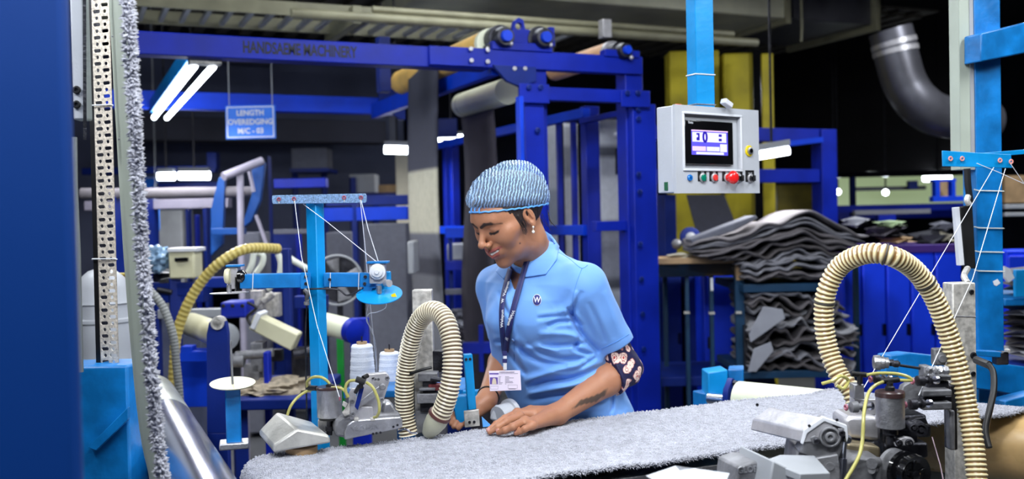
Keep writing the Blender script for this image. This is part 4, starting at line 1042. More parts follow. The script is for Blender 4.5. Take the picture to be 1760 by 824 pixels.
# ---------------------------------------------------------------- thread cones on their tray
t = thing('cone_tray', 'light blue tray plate under the two white thread cones', 'tray', at(650, 676, 2.7))
pl = PD(2.62)
MB().brect(pl, 590, 674, 800, 681, 0, .2).build('tray_plate', M['sky_d'], t, bevel=.002)
q = at(700, 681, 2.72); MB().beam(q, Vector((q.x, q.y, 0)), .05).build('tray_leg', M['sky_d'], t, bevel=.003)
def cone(px, py0, py1, d, r0, r1, label):
    top, bot = at(px, py0, d), at(px, py1, d); H = top.z-bot.z
    t = thing('thread_cone', label, 'thread cone', bot)
    prof = [(0, r0*.8), (.003, r0)]; n = 44
    for i in range(n+1):
        f = i/n; prof.append((.004+(H-.012)*f, r0+(r1-r0)*f+.0006*math.sin(i*2.4)+.0005*math.sin(i*.9)))
    prof += [(H-.004, r1*.9), (H-.003, .02)]
    MB().lathe(prof, bot, (0, 0, 1), 36).build('thread_winding', M['white'], t, smooth=60)
    MB().lathe([(H-.006, .014), (H+.004, .014), (H+.004, .010), (H-.004, .010)], bot, (0, 0, 1), 18).build('cone_tube', M['wood'], t)
    MB().cyl(bot+Vector((0, 0, H)), bot+Vector((0, 0, H+.018)), .0022, 8).build('spindle', M['iron'], t)
    return t
cone(624, 590, 674, 2.68, .037, .0285, 'left and taller looking of the two white thread cones')
cone(671, 603, 674, 2.8, .036, .0275, 'right white thread cone, partly behind the left hose')

# ---------------------------------------------------------------- left sewing head
pw = PY(2.16)
t = thing('needle_guard', 'worn cast hipped cover lying on the left end of the grey carpet', 'cover', at(505, 765, 2.2))
pts = [hit(pw, 470, 779), hit(pw, 469, 766), hit(pw, 511, 738), hit(pw, 566, 749), hit(pw, 569, 762)]
v = pts+[p+Vector((-.012 if i in (2,) else 0, .17, .0)) for i, p in enumerate(pts)]
v[7] += Vector((0, 0, .010)); v[5] += Vector((0, 0, .004))
m = MB(); m.add(v, [(0, 1, 2, 3, 4), (9, 8, 7, 6, 5)]+[(i, i+5, (i+1) % 5+5, (i+1) % 5) for i in range(5)])
m.build('cast_cover', mat('worn cast cover', (186, 184, 178), .4, metal=.5, var=.22, scale=14, bump=.25, bscale=90), t, bevel=.005)
q = hit(PY(2.2), 520, 772); MB().cyl(Vector((q.x, 2.21, .905)), Vector((q.x, 2.21, .925)), .035, 20).build('wooden_foot', M['wood'], t)
m = MB(); bolt(m, PD(2.3), 463, 730, .004); m.build('screw', M['iron'], t)
DH = 2.24
t = thing('overlock_machine', 'left silver sewing head with raised lettering beside the white thread cones', 'sewing machine', at(635, 757, DH))
SH = t
pl = PDR(DH, 640, -16)
MB().pp(pl, [(577, 752), (575, 738), (579, 726), (588, 719), (600, 716), (690, 712), (692, 735), (600, 757)], .012, .075).build('base_casting', M['lead'], t, bevel=.006)
MB().pp(pl, [(592, 757), (592, 744), (597, 731), (606, 724), (618, 722), (688, 717), (692, 722), (692, 735), (688, 737)], 0, .014).build('name_plate', M['alu'], t, bevel=.003)
a, b = hit(pl, 604, 739), hit(pl, 652, 733); n_ = pl[1]; rt = (b-a).normalized(); up_ = (-n_).cross(rt); up_ = up_ if up_.z > 0 else -up_
text('raised_lettering', 'YAO HAN', .0165, (a+b)/2-n_*.0005, rt, up_, M['alu'], t, depth=.0015, bold=.0003, squeeze=.82)
m = MB()
for x, y in ((641, 746), (647, 745), (654, 744), (676, 734), (683, 731)): bolt(m, pl, x, y, .0028, .002)
m.build('screw', M['iron'], t)
MB().pp(PDR(DH+.03, 640, -16), [(655, 712), (660, 692), (674, 692), (685, 712), (688, 718), (655, 722)], 0, .05).build('top_casting', M['alu'], t, bevel=.006)
pu = PDR(DH+.005, 640, -14)
MB().pp(pu, [(602, 722), (599, 678), (604, 668), (612, 668), (613, 700), (640, 700), (644, 722)], 0, .008).build('face_plate', M['alu_w'], t, bevel=.0015)
MB().pp(PDR(DH+.016, 640, -14), [(608, 722), (612, 690), (625, 650), (629, 644), (664, 641), (669, 646), (669, 658), (653, 710), (644, 722)], 0, .02).build('side_plate', M['alu_w'], t, bevel=.002)
MB().pp(PDR(DH-.003, 640, -14), [(615, 702), (612, 696), (652, 664), (658, 660), (662, 666), (655, 673)], 0, .006).build('rocker_lever', M['alu'], t, bevel=.001)
q = hit(PDR(DH-.004, 640, -14), 657, 665); MB().lathe([(.004, .0075), (-.006, .0075), (-.008, .005)], q, n_, 18).build('pivot', M['lead'], t)
m = MB(); pb = PDR(DH+.002, 640, -14)
for x, y, r in ((605, 690, .006), (606, 712, .006), (665, 650, .0055), (656, 687, .0055), (645, 652, .0038), (650, 652, .0038)): bolt(m, pb, x, y, r, .006)
m.build('bolt', M['lead'], t)
m = MB(); m.pp(pu, [(596, 700), (601, 690), (601, 712), (592, 716), (588, 709)], -.004, .004); m.pp(pu, [(590, 690), (598, 694), (594, 702), (588, 697)], -.002, .004); m.build('thread_guide', M['galv'], t, bevel=.001)
m = MB(); q = at(584, 686, 2.22); m.torus(q, hdir(), .0035, .0016, 14, 6); m.build('eyelet', M['pinkc'], t)
m = MB()
for x in (612, 640): m.brect(pu, x-4, 718, x+4, 723, -.008, .004)
m.build('hinge_lug', M['galv'], t, bevel=.001)
m = MB(); m.tube([at(612, 652, 2.2), at(628, 657, 2.2)], .007, 10); m.tube([at(620, 655, 2.2), at(621, 668, 2.2)], .005, 10); m.tube([at(624, 650, 2.2), at(632, 646, 2.21)], .005, 10); m.tube([at(617, 664, 2.2), at(611, 675, 2.21)], .0045, 10)
m.build('tube_fitting', M['black'], t)
m = MB(); m.pp(PDR(2.215, 620, -14), [(618, 668), (626, 666), (620, 690), (615, 706), (610, 700)], 0, .006); m.build('needle_lever', M['navy'], t, bevel=.001)
MB().tube(pxpath([(640, 651, 2.25), (652, 648, 2.27), (664, 645, 2.27), (669, 652, 2.27)]), .0018, 8).build('black_wire', M['black'], t)
# lubricator can
dc = 2.27
t = thing('motor_can', 'short silver motor can with a dark lid just right of the blue stand post', 'motor', at(567, 720, dc))
a, b = at(567, 718, dc), at(567, 669, dc); H = b.z-a.z
MB().lathe([(0, .024), (.002, .0285), (H-.003, .0285), (H, .028)], a, (0, 0, 1), 36).build('can_body', M['alu'], t)
MB().lathe([(H, .0295), (H+.004, .0295), (H+.006, .027)], a, (0, 0, 1), 36).build('can_lid', M['brown'], t)
MB().lathe([(-.004, .025), (0, .025)], a, (0, 0, 1), 30).build('bottom_ring', M['black'], t)
m = MB(); m.cyl(a, at(566, 748, dc), .007, 14); m.lathe([(-.03, .011), (-.02, .011)], a, (0, 0, 1), 14); m.build('drive_shaft', M['iron'], t)
m = MB(); m.lathe([(0, .009), (.006, .009), (.008, .004)], b+Vector((0, 0, .004)), (0, 0, 1), 12); m.tube([at(530, 667, 2.3), at(545, 668, 2.28)], .006, 10); m.build('lid_fitting', M['iron'], t)
MB().brect(PD(2.31), 546, 722, 563, 752, 0, .03).build('mount_block', M['galv'], t, bevel=.002)
# tubes
for pts, lab in ((((494, 714, 2.28), (499, 700, 2.28), (510, 685, 2.29), (527, 673, 2.3), (540, 669, 2.3)), 'yellow oil tube arching up from the hipped cover'),
                 (((529, 668, 2.3), (528, 657, 2.29), (538, 649, 2.28), (552, 649, 2.27), (563, 656, 2.27), (568, 665, 2.27)), 'yellow oil tube looping over the left motor can'),
                 (((570, 667, 2.26), (583, 667, 2.25), (593, 673, 2.24), (597, 684, 2.23)), 'thin yellow tube joining the left motor can to the sewing head'),
                 (((611, 654, 2.21), (600, 656, 2.21), (594, 665, 2.21), (595, 676, 2.21), (599, 683, 2.21)), 'short yellow tube bending left of the black fitting on the left head'),
                 (((630, 658, 2.2), (641, 667, 2.19), (650, 688, 2.19), (652, 705, 2.19), (648, 716, 2.2), (643, 718, 2.21)), 'yellow oil tube curving over the face of the left sewing head')):
    tag(MB().tube(pxpath(pts), .0034, 12).build('oil_tube', M['tube'], smooth=80), lab, 'tube')
tag(MB().tube(pxpath([(686, 741, 2.3), (697, 738, 2.28), (706, 744, 2.27), (716, 745, 2.26)]), .0022, 8).build('metal_tube', M['steel'], smooth=80), 'thin bent steel tube between the left head and the left hose', 'tube')
# ---------------------------------------------------------------- grey post, linkage and hose loop
t = thing('grey_post', 'dusty grey square post standing inside the left hose loop', 'post', (at(725, 740, 2.5).x, at(725, 740, 2.5).y, 0))
pl = PD(2.5); a, b = hit(pl, 708, 499), hit(pl, 742, 499)
MB().prism([a, Vector((b.x, b.y, a.z)), Vector((b.x, b.y, 0)), Vector((a.x, a.y, 0))], pl[1]*.04).build('post_body', M['galv'], t, bevel=.003)
t = thing('feed_linkage', 'greasy grey feed linkage blocks on the dusty grey post', 'linkage', at(735, 735, 2.44))
for x0, y0, x1, y1, d, dep, mm_ in ((718, 643, 752, 656, 2.44, .05, 'lead'), (726, 656, 750, 676, 2.45, .04, 'iron'), (720, 668, 748, 672, 2.43, .04, 'lead'), (716, 678, 756, 694, 2.43, .06, 'lead'), (722, 694, 760, 708, 2.45, .05, 'iron'), (714, 704, 748, 745, 2.46, .06, 'lead'), (743, 604, 762, 640, 2.5, .03, 'iron'), (698, 640, 712, 712, 2.5, .03, 'lead')):
    MB().brect(PD(d), x0, y0, x1, y1, 0, dep).build('linkage_block', M[mm_], t, bevel=.002)
MB().brect(PD(2.44), 736, 662, 758, 672, 0, .03).build('red_block', mat('oily red rubber', (110, 40, 44), .5, var=.3), t, bevel=.002)
MB().cyl(at(740, 651, 2.42), at(766, 655, 2.42), .006, 12).build('linkage_rod', M['iron'], t)
m = MB(); m.tube(pxpath([(742, 632, 2.42), (722, 637, 2.42), (700, 645, 2.43)]), .0035, 8); m.build('black_band', M['black'], t)
hc = mat('cream spiral hose', (244, 234, 204), .3, var=.06, coat=.3, attr='Col')
hh1 = pxpath([(702, 748, 2.46), (696, 710, 2.46), (695, 665, 2.45), (700, 620, 2.44), (709, 580, 2.42), (722, 550, 2.40), (740, 535, 2.37), (757, 540, 2.34), (770, 562, 2.31), (777, 600, 2.29), (777, 640, 2.28), (771, 675, 2.28), (761, 705, 2.29), (754, 718, 2.30)], 10)
t = thing('suction_hose', 'looped cream spiral suction hose beside the seamstress', 'hose', hh1[0])
hose(hh1, .0232, .0086, 'hose_body', hc, t, amp=.13, dark=(.10, .05, .025, 1))
nz = [at(757, 712, 2.295), at(750, 724, 2.30), at(742, 736, 2.31), at(736, 746, 2.32)]
m = MB(); m.tube(nz, [.025, .026, .022, .015], 20); m.build('nozzle', mat('dusty hose cuff', (186, 184, 160), .5, var=.15), t)
m = MB(); m.tube([nz[0], nz[0].lerp(nz[1], .35)], .0275, 20); m.build('hose_clamp', mat('tape brown', (90, 50, 46), .4), t)
# blue arm and plates next to the hose
t = thing('machine_bracket', 'light blue upright arm with a bolted steel plate left of the seamstress', 'arm', at(808, 735, 2.42))
pl = PDR(2.45, 808, -10)
MB().pp(pl, [(797, 610), (812, 609), (819, 704), (805, 706)], 0, .02).build('arm_bar', M['sky'], t, bevel=.002)
MB().pp(PD(2.46), [(776, 682), (804, 680), (805, 735), (786, 735)], 0, .03).build('arm_base', M['sky'], t, bevel=.003)
MB().pp(PDR(2.42, 808, -4), [(797, 708), (823, 705), (825, 733), (799, 736)], 0, .012).build('bolted_plate', M['galv'], t, bevel=.0015)
m = MB()
for x, y in ((807, 726), (815, 725.5)): bolt(m, PDR(2.42, 808, -4), x, y, .0035, .003)
for x, y in ((801, 618), (808, 617.5)): bolt(m, pl, x, y, .0035, .003)
m.build('bolt', M['iron'], t)
MB().brect(PD(2.6), 795, 673, 845, 682, 0, .03).build('cross_rail', M['sky'], t, bevel=.002)
a = at(848, 722, 2.46); t = thing('motor_pulley', 'pale grey motor drum behind the seamstress left hand', 'motor', a)
MB().lathe([(0, .02), (0, .032), (.012, .032), (.014, .027), (.05, .027), (.05, .01)], at(880, 706, 2.5), at(846, 722, 2.45)-at(880, 706, 2.5), 28).build('motor_drum', M['greyp'], t)
MB().pp(PD(2.47), [(851, 697), (872, 702), (858, 728), (841, 722)], 0, .02).build('motor_shell', M['greyp'], t, bevel=.006)
MB().pp(PD(2.4), [(828, 717), (845, 733), (830, 735)], 0, .004).build('blue_flap', mat('pale blue flap', (90, 160, 230), .4), t)
# ---------------------------------------------------------------- hanging control box
pl = PV((1157, 255, 2.62), (1300, 260, 2.82)); nF = pl[1]; uF = Vector((nF.y, -nF.x, 0))
if uF.dot(hdir()) < 0: uF = -uF
A, B = hit(pl, 1157, 180), hit(pl, 1303, 332)
zt, zb = (hit(pl, 1157, 180).z+hit(pl, 1300, 190).z)/2, (hit(pl, 1157, 333).z+hit(pl, 1303, 332).z)/2
wbx = (B-A).dot(uF); O = Vector((A.x, A.y, zb)); HB = zt-zb
t = thing('control_box', 'pale grey touch screen control box hanging on the light blue pole', 'control box', O+uF*wbx/2)
def bx(u0, v0, u1, v1, t0, t1, mb=None):
    mb = mb or MB(); q = [O+uF*u0+Vector((0, 0, v0)), O+uF*u1+Vector((0, 0, v0)), O+uF*u1+Vector((0, 0, v1)), O+uF*u0+Vector((0, 0, v1))]
    return mb.prism([p+nF*t0 for p in q], nF*(t1-t0))
def uv(px, py, off=0):
    h = hit((pl[0]+nF*off, nF), px, py)-O; return h.dot(uF), h.z
bx(0, .002, wbx-.001, HB-.002, .004, .062).build('box_body', M['greyp'], t, bevel=.003)
# door with window recess
u0, v1_ = uv(1172, 196); u1, v0_ = uv(1270, 292)
m = MB(); loops = [[(0, 0), (wbx, 0), (wbx, HB), (0, HB)], [(u0, v0_), (u1, v0_), (u1, v1_), (u0, v1_)]]
L3 = [[O+uF*u+Vector((0, 0, v)) for u, v in l] for l in loops]; flat = [p for l in L3 for p in l]; tri = tessellate_polygon(L3)
fs = [tuple(x) for x in tri]+[(x[2]+8, x[1]+8, x[0]+8) for x in tri]+[(i, (i+1) % 4, (i+1) % 4+8, i+8) for i in range(4)]+[(4+i, 4+(i+1) % 4, 12+(i+1) % 4, 12+i) for i in range(4)]
m.add([p-nF*.006 for p in flat]+[p+nF*.003 for p in flat], fs); dr = m.build('door', M['greyp'], t, smooth=0)
fw = .006
m = MB()
for a_ in ((u0-fw, v1_, u1+fw, v1_+fw), (u0-fw, v0_-fw, u1+fw, v0_), (u0-fw, v0_, u0, v1_), (u1, v0_, u1+fw, v1_)): bx(*a_, -.010, .002, m)
m.build('window_frame', M['whitep'], t, bevel=.0015)
s0, t1_ = uv(1175, 206); s1, t0_ = uv(1259, 284)
scr = bx(s0, t0_, s1, t1_, -.004, .01).build('touch_screen', M['blackm'], t, bevel=.002)
c0, d1 = uv(1186, 223); c1, d0_ = uv(1249, 268)
lcd = lambda c, e: mat('lcd %d %d %d' % c, c, .3, emit=c, es=e, var=0)
white_, viol, dk, pk = lcd((205, 202, 240), .5), lcd((82, 74, 204), .6), lcd((40, 22, 150), .4), lcd((220, 180, 220), .5)
bx(c0, d0_, c1, d1, -.0048, -.003).build('lcd_panel', viol, t)
W_, H_ = c1-c0, d1-d0_
def lc(x0, y0, x1, y1, m_, off=-.0054, name='lcd_field'): bx(c0+W_*x0, d1-H_*y1, c0+W_*x1, d1-H_*y0, off, -.0045).build(name, m_, t)
lc(0, .0, 1, .05, pk); lc(.02, .09, .95, .48, white_); lc(.02, .66, .38, .84, pk); lc(.41, .66, .76, .84, white_); lc(.78, .54, .97, .86, white_); lc(.12, .88, .88, .98, white_)
m = MB()
for a_ in ((.13, .13, .21, .2), (.13, .3, .21, .42), (.17, .2, .21, .3), (.74, .14, .82, .24), (.74, .32, .82, .42)): bx(c0+W_*a_[0], d1-H_*a_[3], c0+W_*a_[2], d1-H_*a_[1], -.006, -.005, m)
m.build('lcd_digit', dk, t)
cc_ = O+uF*(c0+W_*.36)+Vector((0, 0, d1-H_*.30))-nF*.0056
text('lcd_digit', '0', .040, cc_, uF, (0, 0, 1), dk, t, depth=.0003, bold=.0016)
text('lcd_lettering', '- - - -', .006, O+uF*(c0+W_*.58)+Vector((0, 0, d1-H_*.75))-nF*.0056, uF, (0, 0, 1), mat('lcd red', (220, 90, 120), .4, emit=(220, 90, 120), es=.5), t, depth=.0002)
q = uv(1185, 211); text('maker_mark', 'Delta', .0085, O+uF*q[0]+Vector((0, 0, q[1]))-nF*.0045, uF, (0, 0, 1), M['whitep'], t, depth=.0002)
# key switch and buttons
def bt(px, py): q = uv(px, py); return O+uF*q[0]+Vector((0, 0, q[1]))-nF*.006
def button(px, py, name, m_, prof, plate=True, lab=None, n=24):
    q = bt(px, py); ob = None
    if plate:
        qq = uv(px-8, py-14); q2 = uv(px+7, py+6)
        bx(qq[0], q2[1], q2[0], qq[1], -.0075, -.004).build('legend_plate', M['black'], t, bevel=.0008)
        if lab: text('legend_lettering', lab, .0042, q+Vector((0, 0, .0145))-nF*.0018, uF, (0, 0, 1), M['whitep'], t, depth=.0001)
        MB().lathe([(0, .0125), (-.004, .0125), (-.005, .0105)], q, nF, 24).build('bezel', M['alu_w'], t)
    o = MB().lathe(prof, q, nF, n).build(name, m_, t); o['label'] = lab.lower()+' '+name.replace('_', ' ') if lab and False else name.replace('_', ' ')+' on the control box'
    return o
button(1182, 306, 'blue_button', M['bluep'], [(0, .0085), (-.004, .0085), (-.006, .007)], False)
bx(*[uv(1181.5, 306)[i]-(.0008 if i == 0 else .003) for i in (0, 1)], *[uv(1181.5, 306)[i]+(.0008 if i == 0 else .003) for i in (0, 1)], -.0135, -.010).build('button_slot', M['navy'], t)
button(1204, 306, 'green_button', M['greenp'], [(-.003, .0095), (-.008, .0095), (-.009, .008)], True, 'START')
button(1224, 306, 'red_button', mat('matt red', (222, 56, 50), .4), [(-.003, .0088), (-.008, .0088), (-.009, .0075)], True, 'STOP')
button(1246, 306, 'emergency_stop_button', M['redp'], [(-.003, .010), (-.018, .010), (-.018, .017), (-.024, .0185), (-.030, .016), (-.034, .010), (-.035, .002)], True, 'EMERG', 32)
for x, l in ((1266, 'INCH'), (1286, 'MANUAL')):
    o = button(x, 307, 'selector_switch', M['blackm'], [(-.004, .0085), (-.012, .0085), (-.013, .007)], True, l)
    q = bt(x, 307); m = MB(); m.prism([q+uF*a-nF*.013+Vector((0, 0, b)) for a, b in ((-.003, -.008), (.003, -.008), (.003, .008), (-.003, .008))], -nF*.006); m.build('switch_lever', M['black'], t, bevel=.0008)
q = bt(1284, 260); MB().lathe([(0, .0155), (-.003, .0155), (-.004, .0145)], q, nF, 32).build('yellow_ring', M['yel'], t)
m = MB(); m.lathe([(-.003, .0105), (-.008, .0105), (-.009, .009)], q, nF, 24); m.build('key_switch', M['alu'], t)
m = MB(); m.lathe([(-.008, .007), (-.010, .006)], q, nF, 18); m.build('key_core', M['blackm'], t)
m = MB(); q1 = O+nF*.03+uF*-.0005+Vector((0, 0, .02)); m.box(q1, (.004, .012, .022), Matrix((uF, nF, Vector((0, 0, 1)))).transposed()); m.build('side_sticker', mat('green black sticker', (30, 90, 60), .5), t)
# pole
pp_ = PDR(2.72, 1212, -10)
qa, qb = hit(pp_, 1187, 182), hit(pp_, 1237, 182)
wP = (qb-qa).length*.82
cP = (qa+qb)/2+pp_[1]*.03; RP = Matrix.Rotation(-AZ+math.radians(28), 3, 'Z')
tp = thing('hanging_pole', 'light blue square pole coming down from above to the control box', 'pole', Vector((cP.x, cP.y, zt)))
MB().box((cP.x, cP.y, zt+1.4), (wP*.92, wP*.6, 2.8), RP).build('pole_tube', M['sky'], tp, bevel=.002)
m = MB(); zz = hit(pp_, 1210, 127).z; zz2 = hit(pp_, 1210, 179).z
for z_, col_ in ((zz, 'whitep'), (zz2, 'lead')):
    m = MB(); hx, hy = wP*.46+.001, wP*.3+.001
    P = [Vector((cP.x, cP.y, z_))+RP @ Vector((a*hx, b*hy, 0)) for a, b in ((-1, 1), (-1, -1), (1, -1), (1, 1), (-1, 1))]
    m.tube(P, .0018, 6); m.build('cable_tie', M[col_], tp)
m = MB(); R_ = Matrix.Rotation(.5, 3, (nF)) if False else Matrix((uF*math.cos(.45)-Vector((0, 0, 1))*math.sin(.45), nF, uF*math.sin(.45)+Vector((0, 0, 1))*math.cos(.45))).transposed()
q = at(1249, 178, 2.72); m.box(q, (.032, .02, .014), R_); tag(m.build('cable_plug', M['whitep'], bevel=.002), 'small white cable plug lying on top of the control box', 'plug')
m = MB(); q = at(1165, 181, 2.70); m.box(q, (.02, .012, .006), Matrix((uF, nF, Vector((0, 0, 1)))).transposed()); m.build('cable_gland', mat('orange gland', (200, 80, 50), .5), t, bevel=.002)

# ---------------------------------------------------------------- right blue stand
DR = 2.85; g = at(1695, 600, DR)
t = thing('side_stand', 'tall light blue machine stand at the right edge of the picture', 'machine frame', (g.x, g.y, 0))
RT = t
pr = PDR(DR, 1695, -12); a = hit(pr, 1679, 400); b = hit(pr, 1724, 400); w = (b-a).length
MB().prism([Vector((a.x, a.y, 0)), Vector((b.x, b.y, 0)), Vector((b.x, b.y, 3.2)), Vector((a.x, a.y, 3.2))], pr[1]*.06).build('post', M['sky_d'], t, bevel=.003)
pt = PDR(DR-.015, 1655, -12)
a, b = hit(pt, 1650, 200), hit(pt, 1674, 200); zlo = hit(pt, 1660, 292).z
MB().prism([Vector((a.x, a.y, zlo)), Vector((b.x, b.y, zlo)), Vector((b.x, b.y, 3.2)), Vector((a.x, a.y, 3.2))], pt[1]*.045).build('cable_duct', M['tray'], t, bevel=.002)
MB().prism([Vector((b.x, b.y, zlo))-pt[1]*.002-(b-a).normalized()*.012, Vector((b.x, b.y, zlo))-pt[1]*.002, Vector((b.x, b.y, 3.2))-pt[1]*.002, Vector((b.x, b.y, 3.2))-pt[1]*.002-(b-a).normalized()*.012], pt[1]*.003).build('duct_lid_edge', M['greyd'], t)
MB().pp(PDR(DR-.05, 1720, -22), [(1686, 57), (1790, 32), (1790, 86), (1686, 106)], 0, .06).build('upper_arm', M['sky_d'], t, bevel=.004)
MB().pp(PDR(2.5, 1690, -8), [(1620, 259), (1738, 266), (1740, 289), (1621, 286)], 0, .005).build('eyelet_rail', M['sky'], t, bevel=.001)
MB().beam(at(1679, 268, 2.52), at(1800, 258, 2.6), .03, .012).build('rail_arm', M['sky'], t, bevel=.001)
pe = PDR(2.497, 1690, -8)
for x, y in ((1633, 273), (1653, 273), (1718, 276), (1737, 278)):
    q = hit(pe, x, y); m = MB(); m.torus(q-pe[1]*.002, pe[1], .0045, .002, 16, 6); m.build('thread_eyelet', mat('pink eyelet', (226, 150, 140), .3), t)
for yy in (327, 391, 432, 465):
    m = MB(); p0, p1, p2 = hit(pr, 1674, yy-1), hit(pr, 1680, yy+1)-pr[1]*.004, hit(pr, 1724, yy+2)-pr[1]*.004
    m.tube([p0, p1, p2], .0016, 6); m.build('cable_tie', M['tubew'], t)
q = hit(pr, 1712, 486); m = MB(); m.prism([hit(pr, 1706, 484)-pr[1]*.0015, hit(pr, 1714, 480)-pr[1]*.0015, hit(pr, 1719, 487)-pr[1]*.0015, hit(pr, 1712, 492)-pr[1]*.0015, hit(pr, 1708, 490)-pr[1]*.0015], pr[1]*.001); m.build('paint_chip', M['whitep'], t)
MB().pp(PDR(2.7, 1600, -24), [(1531, 611), (1565, 607), (1700, 622), (1800, 636), (1800, 690), (1700, 672), (1531, 652)], 0, .05).build('base_arm', M['sky_d'], t, bevel=.004)
MB().pp(PDR(2.66, 1740, -24), [(1674, 603), (1733, 606), (1728, 616), (1674, 612)], 0, .05).build('bracket_plate', M['sky_d'], t, bevel=.002)
MB().pp(PDR(2.7, 1740, -24), [(1728, 690), (1800, 672), (1800, 700), (1728, 712)], 0, .05).build('lower_arm', M['sky_d'], t, bevel=.003)
MB().brect(PD(2.64), 1713, 606, 1735, 628, 0, .03).build('rusty_clamp', M['iron'], t, bevel=.004)
q = at(1731, 600, 2.64); MB().lathe([(0, .008), (.006, .008), (.008, .004)], q-Vector((0, 0, .008)), (0, 0, 1), 6).build('nut', M['galv'], t)
t = thing('switch_strip', 'narrow white cable strip beside black cables on the right blue stand', 'cable strip', at(1649, 440, 2.75))
MB().pp(PD(2.75), [(1641, 357), (1649, 356), (1658, 456), (1649, 457)], 0, .02).build('strip_cover', M['whitep'], t, bevel=.001)
MB().pp(PD(2.77), [(1649, 356), (1672, 352), (1678, 462), (1660, 462)], 0, .02).build('cable_bundle', M['black'], t, bevel=.003)
m = MB(); m.tube(pxpath([(1662, 290, 2.8), (1664, 320, 2.8), (1668, 350, 2.8)]), .009, 8); m.build('cable', M['black'], t)
m = MB(); m.tube(pxpath([(1663, 462, 2.6), (1657, 475, 2.5), (1664, 488, 2.45)]), .008, 8); m.tube(pxpath([(1664, 338, 2.78), (1662, 345, 2.77), (1666, 352, 2.77)]), .008, 8); m.build('cable_end', M['galv'], t)
# galvanised post carrying the right head
D2 = 2.3
t = thing('head_post', 'galvanised square post behind the big hose of the right sewing head', 'post', (at(1660, 700, D2).x, at(1660, 700, D2).y, 0))
ph = PDR(D2, 1655, -6); a, b = hit(ph, 1637, 486), hit(ph, 1677, 486)
MB().prism([Vector((a.x, a.y, 0)), Vector((b.x, b.y, 0)), b, Vector((a.x, a.y, b.z))], ph[1]*.045).build('post_body', M['galv'], t, bevel=.003)
m = MB()
for x, y, r in ((1669, 502, .006), (1672, 611, .008), (1672, 643, .006)): bolt(m, ph, x, y, r, .004)
m.build('bolt', M['iron'], t)
m = MB(); m.tube([hit(ph, 1636, 544), hit(ph, 1677, 545)], .0014, 6); m.build('cable_tie', M['lead'], t)
m = MB(); m.tube(pxpath([(1678, 619, 2.25), (1690, 624, 2.22), (1700, 628, 2.2)]), .009, 10); m.build('cable_plug', M['black'], t)
tag(MB().tube(pxpath([(1698, 627, 2.2), (1707, 640, 2.18), (1708, 670, 2.15), (1701, 705, 2.12), (1694, 740, 2.1), (1700, 770, 2.08)]), .0068, 12).build('black_cable', M['black'], smooth=80), 'thick black cable curving down right of the big hose', 'cable')
# ---------------------------------------------------------------- big hose
hm2 = mat('golden spiral hose', (246, 232, 184), .3, var=.1, coat=.3, attr='Col')
hp = pxpath([(1470, 690, 2.03), (1461, 668, 2.04), (1442, 645, 2.06), (1424, 600, 2.08), (1416, 550, 2.08), (1421, 500, 2.07), (1445, 457, 2.05), (1487, 437, 2.0), (1530, 440, 1.97), (1570, 463, 2.0), (1602, 505, 2.02), (1625, 560, 2.03), (1643, 620, 2.03), (1660, 690, 2.02), (1671, 750, 2.0), (1681, 840, 1.97)], 10)
t = thing('suction_hose', 'tall looped straw coloured spiral hose over the right sewing head', 'hose', hp[-1])
hose(hp, .0205, .0098, 'hose_body', hm2, t, amp=.13, dark=(.20, .10, .03, 1))
for k in (46, 78, 96):
    i = min(len(hp)-2, k); MB().tube([hp[i]-(hp[i+1]-hp[i])*.3, hp[i]+(hp[i+1]-hp[i])*.3], .0225, 20).build('dark_band', mat('smudged band', (70, 66, 62), .5), t)
tm2 = M['tube']
MB().tube(pxpath([(1413, 660, 1.99), (1430, 655, 1.98), (1446, 647, 1.98), (1458, 655, 1.99), (1450, 668, 1.98), (1438, 663, 1.98)]), .0036, 10).build('tie_tube', tm2, t)
# ---------------------------------------------------------------- right sewing head
DRH = 1.92
t = thing('overlock_machine', 'right sewing head of dark castings with a black pulley at the lower right', 'sewing machine', at(1520, 800, 1.9)); t.location.z = .78; ORG[t.name] = t.location.copy()
RH = t
def P5(X, Y): return (1280+X/3.667, 600+Y/3.667)
pc = PDR(1.80, 1420, 8)
c5 = [P5(*q) for q in ((360, 590), (372, 525), (488, 436), (640, 482), (652, 530), (630, 575))]
n5 = pc[1]
# long cover: extruded away to the left
m = MB(); ax_ = (at(1322, 701, 1.98)-hit(pc, 1414, 719)); q = [hit(pc, *p_) for p_ in [P5(358, 592), P5(374, 515), P5(488, 434), P5(560, 452), P5(560, 500), P5(460, 590)]]
m.prism(q, ax_); m.build('belt_cover', M['alu_w'], t, bevel=.003)
m = MB(); m.pp(pc, [P5(*q) for q in ((352, 596), (372, 510), (490, 428), (642, 482), (650, 560), (640, 590), (622, 500), (500, 455), (392, 530), (368, 600))], -.004, .01); m.build('cover_edge', M['whitep'], t, bevel=.001)
MB().pp(pc, [P5(*q) for q in ((375, 600), (395, 530), (500, 456), (625, 500), (640, 600), (600, 690), (420, 690), (340, 660))], .004, .06).build('end_casting', M['lead'], t, bevel=.003)
qc = hit(pc, *P5(535, 552))
m = MB(); m.lathe([(.004, .019), (-.008, .019), (-.009, .015), (-.002, .0145), (-.002, .010), (-.010, .0095), (-.011, .0045), (-.006, .004)], qc, n5, 32)
m.pp(pc, [P5(*q) for q in ((410, 560), (440, 545), (480, 560), (470, 600), (430, 600))], -.004, .006); m.pp(pc, [P5(*q) for q in ((585, 500), (620, 500), (635, 545), (600, 560))], -.004, .006)
m.build('bearing_flange', M['lead'], t, bevel=.001)
